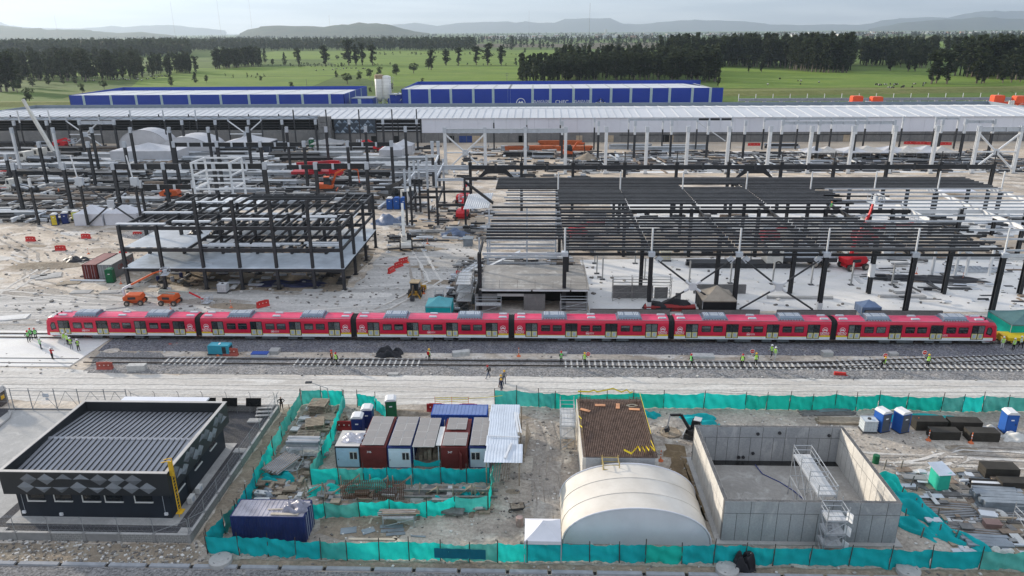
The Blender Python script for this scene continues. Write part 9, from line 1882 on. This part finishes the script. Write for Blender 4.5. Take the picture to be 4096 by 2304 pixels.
# people
SKIN = mat('skin', (.33, .19, .13), .6, v=.08); SHOE = mat('boot', (.02, .018, .016), .7)
def person_mesh(pose, top, legs, seed=0):
 """one continuous body grown along a jointed skeleton"""
 V, E, RD = [], [], []
 def v(p, r, par=None): V.append(p); RD.append(r); (E.append((par, len(V)-1)) if par is not None else None); return len(V)-1
 lean = {'walk': .06, 'crouch': .28, 'bend': .2}.get(pose, 0.0); dz = -.28 if pose == 'crouch' else 0
 pel = v((0, 0, .98+dz), (.15, .11)); wa = v((0, -lean*.4, 1.14+dz), (.135, .095), pel); ch = v((0, -lean, 1.36+dz), (.165, .11), wa); nk = v((0, -lean*1.2-.01, 1.52+dz), (.06, .06), ch)
 hd = v((0, -lean*1.3-.03, 1.64+dz), (.085, .10), nk); ht = v((0, -lean*1.3-.02, 1.75+dz), (.075, .085), hd)
 for s in (-1, 1):
  st = {'walk': .26*s, 'stand': 0.0}.get(pose, 0.03*s); hip = v((s*.10, 0, .92+dz), (.105, .10), pel); kn = v((s*.11, -st*.6-(.22 if pose == 'crouch' else .02), .50+dz*.4), (.068, .07), hip)
  an = v((s*.12, st*(-1.0 if s > 0 else -.9) if pose != 'crouch' else .05, .10 if not (pose == 'walk' and s < 0) else .13), (.045, .05), kn); to = v((s*.13, (an and V[an][1])-.17, .045), (.042, .035), an)
  sh = v((s*.20, -lean, 1.42+dz), (.07, .07), ch)
  if pose in ('tablet', 'phone') : el = v((s*.27, -lean-.04, 1.15+dz), (.048, .05), sh); wr = v((s*.12, -lean-.30, 1.18+dz), (.034, .034), el)
  elif pose == 'sign' and s > 0: el = v((.36, -.14, 1.22+dz), (.048, .05), sh); wr = v((.50, -.32, 1.30+dz), (.034, .034), el)
  elif pose == 'fold': el = v((s*.29, -.02, 1.14+dz), (.05, .05), sh); wr = v((-s*.05, -.20, 1.18+dz), (.036, .036), el)
  elif pose == 'hips': el = v((s*.40, .05, 1.18+dz), (.05, .05), sh); wr = v((s*.20, -.06, 1.02+dz), (.036, .036), el)
  elif pose == 'phone_up': el = v((s*.30, -.18, 1.24), (.05, .05), sh); wr = v((s*.10, -.22, 1.52), (.034, .034), el)
  else: sw = (.18 if pose == 'walk' else .03)*s; el = v((s*.26, sw*.4-lean, 1.14+dz), (.05, .05), sh); wr = v((s*.27, sw-lean-.06, .90+dz), (.035, .035), el)
  w = Vector(V[wr]); d = (w-Vector(V[el])).normalized(); sd = d.cross(Vector((0, 1, 0.2))).normalized(); pm = v(tuple(w+d*.07), (.036, .022), wr)
  for k, (o, l) in enumerate(((-.032, .075), (-.011, .09), (.011, .085), (.032, .065))): v(tuple(w+d*(.07+l)+sd*o), (.010, .010), pm)
  v(tuple(w+d*.08+sd*(.055*s)), (.011, .011), wr)
 me = bpy.data.meshes.new('person'); me.from_pydata([tuple(p) for p in V], E, []); ob = bpy.data.objects.new('person_build', me); ob.modifiers.new('s', 'SKIN')
 for i, sv in enumerate(me.skin_vertices[0].data): sv.radius = RD[i]; sv.use_root = i == 0
 sb = ob.modifiers.new('d', 'SUBSURF'); sb.levels = 1; sb.render_levels = 1
 out = bake(ob); bpy.data.meshes.remove(me)
 out.name = 'person'; out.materials.clear(); [out.materials.append(m) for m in (SKIN, top, legs, SHOE)]
 wrs = [Vector(V[i]) for i in range(len(V)) if RD[i][0] <= .036 and RD[i][0] > .0]
 for p in out.polygons:
  c = p.center
  if c.z > 1.49+dz and abs(c.x) < .11: p.material_index = 0
  elif c.z < .085: p.material_index = 3
  elif c.z < .97+dz and abs(c.x) < .215: p.material_index = 2
  else: p.material_index = 0 if any((c-q).length < .055 for q in wrs) else 1
  p.use_smooth = True
 return out
def head_mesh():
 """face details: nose, brow, eyes, mouth, ears on the head"""
 mb = MB().prism([(-.012, -.125, 1.63), (.012, -.125, 1.63), (0, -.15, 1.63)], (0, .01, .045)); mb.box(-.028, .028, -.128, -.122, 1.595, 1.603, 1)
 for s in (-1, 1): mb.obox((s*.032, -.122, 1.668), (.022, .01, .010), 0, 1); mb.obox((s*.09, -.03, 1.65), (.014, .03, .05))
 return mb.mesh('face', [SKIN, mat('eye_dark', (.03, .02, .015), .5)])
FACE = head_mesh()
def dome(m):
 mb = MB().lathe([(.150, 0), (.152, .012), (.128, .03), (.122, .075), (.095, .125), (.05, .152), (.01, .158)], 14, (0, 0, 0)); mb.prism([(-.07, -.12, .004), (.07, -.12, .004), (.05, -.20, .0), (-.05, -.20, .0)], (0, 0, .012)); return mb.mesh('helmet', m)
HEL = {k: dome(mat('helmet_'+k, c, .4, v=.05)) for k, c in dict(white=(.74, .74, .74), red=(.5, .02, .02), yellow=(.75, .42, .02), orange=(.72, .25, .03)).items()}
def vest_mesh(m, strip, long=0.0):
 mb = MB(); secs = [(.93-long, .19, .145), (1.05, .175, .135), (1.2, .185, .14), (1.36, .205, .145), (1.46, .17, .11), (1.50, .10, .085)]; n = 14
 for (z0, a0, b0), (z1, a1, b1), k in zip(secs, secs[1:], range(9)):
  mi = 0
  mb.add([(a*cos(2*pi*i/n), b*sin(2*pi*i/n), z) for z, a, b in ((z0, a0, b0), (z1, a1, b1)) for i in range(n)], [(i, (i+1) % n, n+(i+1) % n, n+i) for i in range(n)], 0)
 for z, a, b in ((1.03, .185, .145), (1.22, .192, .147)): mb.add([(a*cos(2*pi*i/n), b*sin(2*pi*i/n), zz) for zz in (z, z+.05) for i in range(n)], [(i, (i+1) % n, n+(i+1) % n, n+i) for i in range(n)], 1)
 return mb.mesh('vest', [m, strip])
STRIPM = mat('reflective_strip', (.62, .64, .62), .4)
VEST = {k: vest_mesh(mat('vest_'+k, c, .7, v=.08), STRIPM) for k, c in dict(lime=(.42, .75, .06), green=(.16, .62, .12), orange=(.70, .16, .03)).items()}
BODYM = {}
CL = dict(dark=(.018, .02, .026), navy=(.02, .03, .07), red=(.42, .015, .02), white=(.6, .6, .58), pale=(.5, .55, .48), grey=(.16, .16, .17), black=(.012, .012, .013), denim=(.06, .09, .16))
def person(label, x, y, rz, pose='stand', top='dark', legs='dark', helmet='white', vest='lime', sign=False, pack=None, z=0.0, s=1.07):
 k = (pose, top, legs)
 if k not in BODYM: BODYM[k] = person_mesh(pose, mat('cloth_'+top, CL[top], .85), mat('cloth_'+legs, CL[legs], .85))
 o = link('person', BODYM[k], None, (x, y, z), rz); o.scale = (s,)*3; tag(o, label, 'person'); dz = -.28 if pose == 'crouch' else 0; ln = {'walk': .06, 'crouch': .28}.get(pose, 0)
 link('face', FACE, o, (0, -ln*1.3, dz))
 if helmet: link('helmet', HEL[helmet], o, (0, -ln*1.3-.02, 1.70+dz))
 if vest:
  w = link('vest', VEST[vest], o, (0, -ln*.6, dz)); w.rotation_euler = (ln*.6, 0, 0)
 if pack:
  mb = MB().prism([(-.16, .12, 1.02), (.16, .12, 1.02), (.17, .12, 1.40), (.10, .12, 1.48), (-.10, .12, 1.48), (-.17, .12, 1.40)], (0, .17, 0)); link('backpack', mb.mesh('backpack', mat('pack_'+pack, CL[pack], .8)), o)
 if sign:
  g = Vector((.53, -.36, 1.33)) ; T = thing('stop_sign', 'round red sign reading PARE held by '+sign, 'sign', Vector((x, y, z))+Matrix.Rotation(rz, 3, 'Z') @ (g*s)-Vector((0, 0, (1.33+dz*0)*s))+Vector((0, 0, dz*s)), rz)
  mb = MB().tube((0, 0, 1.15), (0, 0, 1.75), .018, 6); part(T, 'handle', mb, WHITE)
  mb = MB().tube((0, -.012, 1.95), (0, .012, 1.95), .34, 20); part(T, 'rim', mb, WHITE); mb = MB().tube((0, -.02, 1.95), (0, .02, 1.95), .30, 20); part(T, 'disc', mb, BRED)
  for a in (0, pi): q = link('lettering', PARE, T, (0, -.026 if a == 0 else .026, 1.95)); q.rotation_euler = (pi/2, 0, a)
  T.rotation_euler = (0, 0, 0)
 return o
PARE = text_mesh('pare_text', 'PARE', .19, LOGOW)
def pp(u, v): p = G(u, v); return p.x, p.y
person('worker in red helmet and green vest, left of the three by the train nose', *pp(117, 1371), 1.2, 'hips', 'dark', 'dark', 'red', 'green', z=.1)
person('worker in red helmet and green vest, middle of the three by the train nose', *pp(128, 1361), .3, 'stand', 'dark', 'dark', 'red', 'green', z=.1)
person('worker in red helmet and green vest, nearest the train nose', *pp(146, 1360), .6, 'walk', 'dark', 'dark', 'red', 'green', z=.1)
person('person in pale jacket standing alone behind the trio on the apron', *pp(166, 1400), 2.2, 'fold', 'pale', 'dark', 'white', 'green', z=.1)
person('person in red jacket and dark trousers photographing from the apron', *pp(212, 1441), 2.9, 'phone_up', 'red', 'black', 'white', None, z=.1)
person('person in white with lime vest, close beside the first bogie', *pp(262, 1378), .6, 'stand', 'white', 'white', 'white', 'lime', z=.1)
person('person with bright lime vest back, facing the first car', *pp(274, 1383), 2.9, 'stand', 'white', 'black', 'white', 'lime', z=.1)
person('crouching photographer in black and lime vest on the apron', *pp(288, 1399), .4, 'fold', 'black', 'grey', 'white', 'lime', z=.1, pack='black')
person('person holding a tablet near the apron edge', *pp(316, 1406), 1.3, 'tablet', 'dark', 'black', 'white', 'lime', z=.1)
person('worker in orange vest and red helmet on the siding sleepers', *pp(1329, 1455), 1.2, 'stand', 'black', 'black', 'red', 'orange', z=.2)
person('worker in full lime vest stepping beside the orange-vested one', *pp(1349, 1464), -.6, 'walk', 'black', 'black', 'red', 'lime', z=.2)
person('worker with yellow helmet and red backpack before the third car', *pp(1718, 1447), 2.6, 'stand', 'white', 'black', 'yellow', 'lime', z=.1, pack='red')
person('person in black with backpack walking beside the siding end', *pp(1954, 1513), -1.4, 'walk', 'black', 'denim', 'red', None, pack='black')
person('worker in dark overalls and yellow helmet, farthest of the walking three', *pp(2017, 1532), .2, 'walk', 'grey', 'navy', 'yellow', None)
person('worker in dark overalls and yellow helmet, middle of the walking three', *pp(2003, 1551), .5, 'walk', 'grey', 'navy', 'yellow', None)
person('worker in dark overalls and yellow helmet, nearest the net fence', *pp(2006, 1566), -.2, 'walk', 'navy', 'navy', 'yellow', None)
person('worker in dark clothes and red helmet between two sign holders', *pp(2244, 1460), .3, 'fold', 'black', 'black', 'red', 'green', z=.2)
person('flag worker with yellow helmet holding a sign before the fourth car', *pp(2338, 1465), -.3, 'sign', 'black', 'black', 'yellow', 'lime', 'the flag worker before the fourth car', z=.2)
person('worker in red helmet striding along the siding before the fifth car', *pp(2765, 1471), -1.3, 'walk', 'black', 'black', 'red', 'green', z=.2)
person('worker in red helmet standing on sleepers left of a sign holder', *pp(2967, 1472), 2.8, 'stand', 'black', 'black', 'red', 'lime', z=.2)
person('flag worker with yellow helmet and sign beside the two walkers', *pp(3021, 1467), 2.9, 'sign', 'black', 'black', 'yellow', 'lime', 'the flag worker near two walkers', z=.2)
person('walker in lime vest and white helmet, left of the pair on ballast', *pp(3086, 1428), -1.0, 'walk', 'pale', 'black', 'white', 'lime', z=.05)
person('walker in lime vest and white trousers, right of the pair on ballast', *pp(3100, 1437), -.9, 'walk', 'pale', 'white', 'white', 'lime', z=.05)
person('crouching flag worker with sign at the turnout', *pp(3522, 1474), 1.2, 'crouch', 'black', 'black', 'yellow', 'lime', 'the crouching flag worker', z=.2)
person('flag worker standing on the turnout with raised sign', *pp(3708, 1473), 2.8, 'sign', 'black', 'black', 'yellow', 'lime', 'the flag worker standing on the turnout', z=.2)
person('person in white coverall and lime vest beside the yellow wagon', *pp(4006, 1397), 2.9, 'stand', 'white', 'white', 'white', 'lime', z=.1)
person('person in black trousers and lime vest beside the yellow wagon', *pp(4051, 1404), 3.3, 'stand', 'pale', 'black', 'white', 'lime', z=.1)
person('person in lime vest stepping off at the right frame edge', *pp(4080, 1396), 3.6, 'walk', 'pale', 'black', 'white', 'lime', z=.1)
person('worker in dark jacket and lime vest in front of the green tent', *pp(4021, 1333), .4, 'stand', 'black', 'black', 'white', 'lime')
person('worker in lime vest with arms folded by the green tent', *pp(4040, 1337), -.3, 'fold', 'black', 'black', 'white', 'lime')
person('crouching worker in lime vest at the green tent corner', *pp(4046, 1342), .2, 'crouch', 'pale', 'black', 'white', 'lime')
for i, (u, lab, hl) in enumerate(((3838, 'leftmost of the red-jacketed people behind the last car', 'red'), (3853, 'second red-jacketed person behind the last car', 'white'), (3871, 'third red-jacketed person behind the last car', 'white'), (3918, 'red-jacketed person standing apart behind the last car', 'white'))):
 person(lab, GZ(u, 1250, 110.5).x, 110.5, 3.0+.3*i, ('stand', 'stand', 'hips', 'fold')[i], 'red', 'grey', hl, None)
person('guard in black standing at the corner of the back block wall', *pp(1128, 1640), .3, 'hips', 'black', 'black', None, None)
person('steel worker in orange helmet sitting on the roof purlins', G(3318, 838, 10.9).x, G(3318, 838, 10.9).y, .3, 'crouch', 'denim', 'grey', 'orange', 'green', z=10.95)
person('dark figure walking under the link frame beside blue toilets', -27.5, 188.5, 1.2, 'walk', 'black', 'black', 'white', None)
person('worker in orange near rods at left yard', *pp(238, 778), .5, 'walk', 'black', 'black', 'orange', 'orange')
person('rigger standing near the hall doors on the sand', *pp(1954, 592), .5, 'stand', 'white', 'grey', 'white', None)
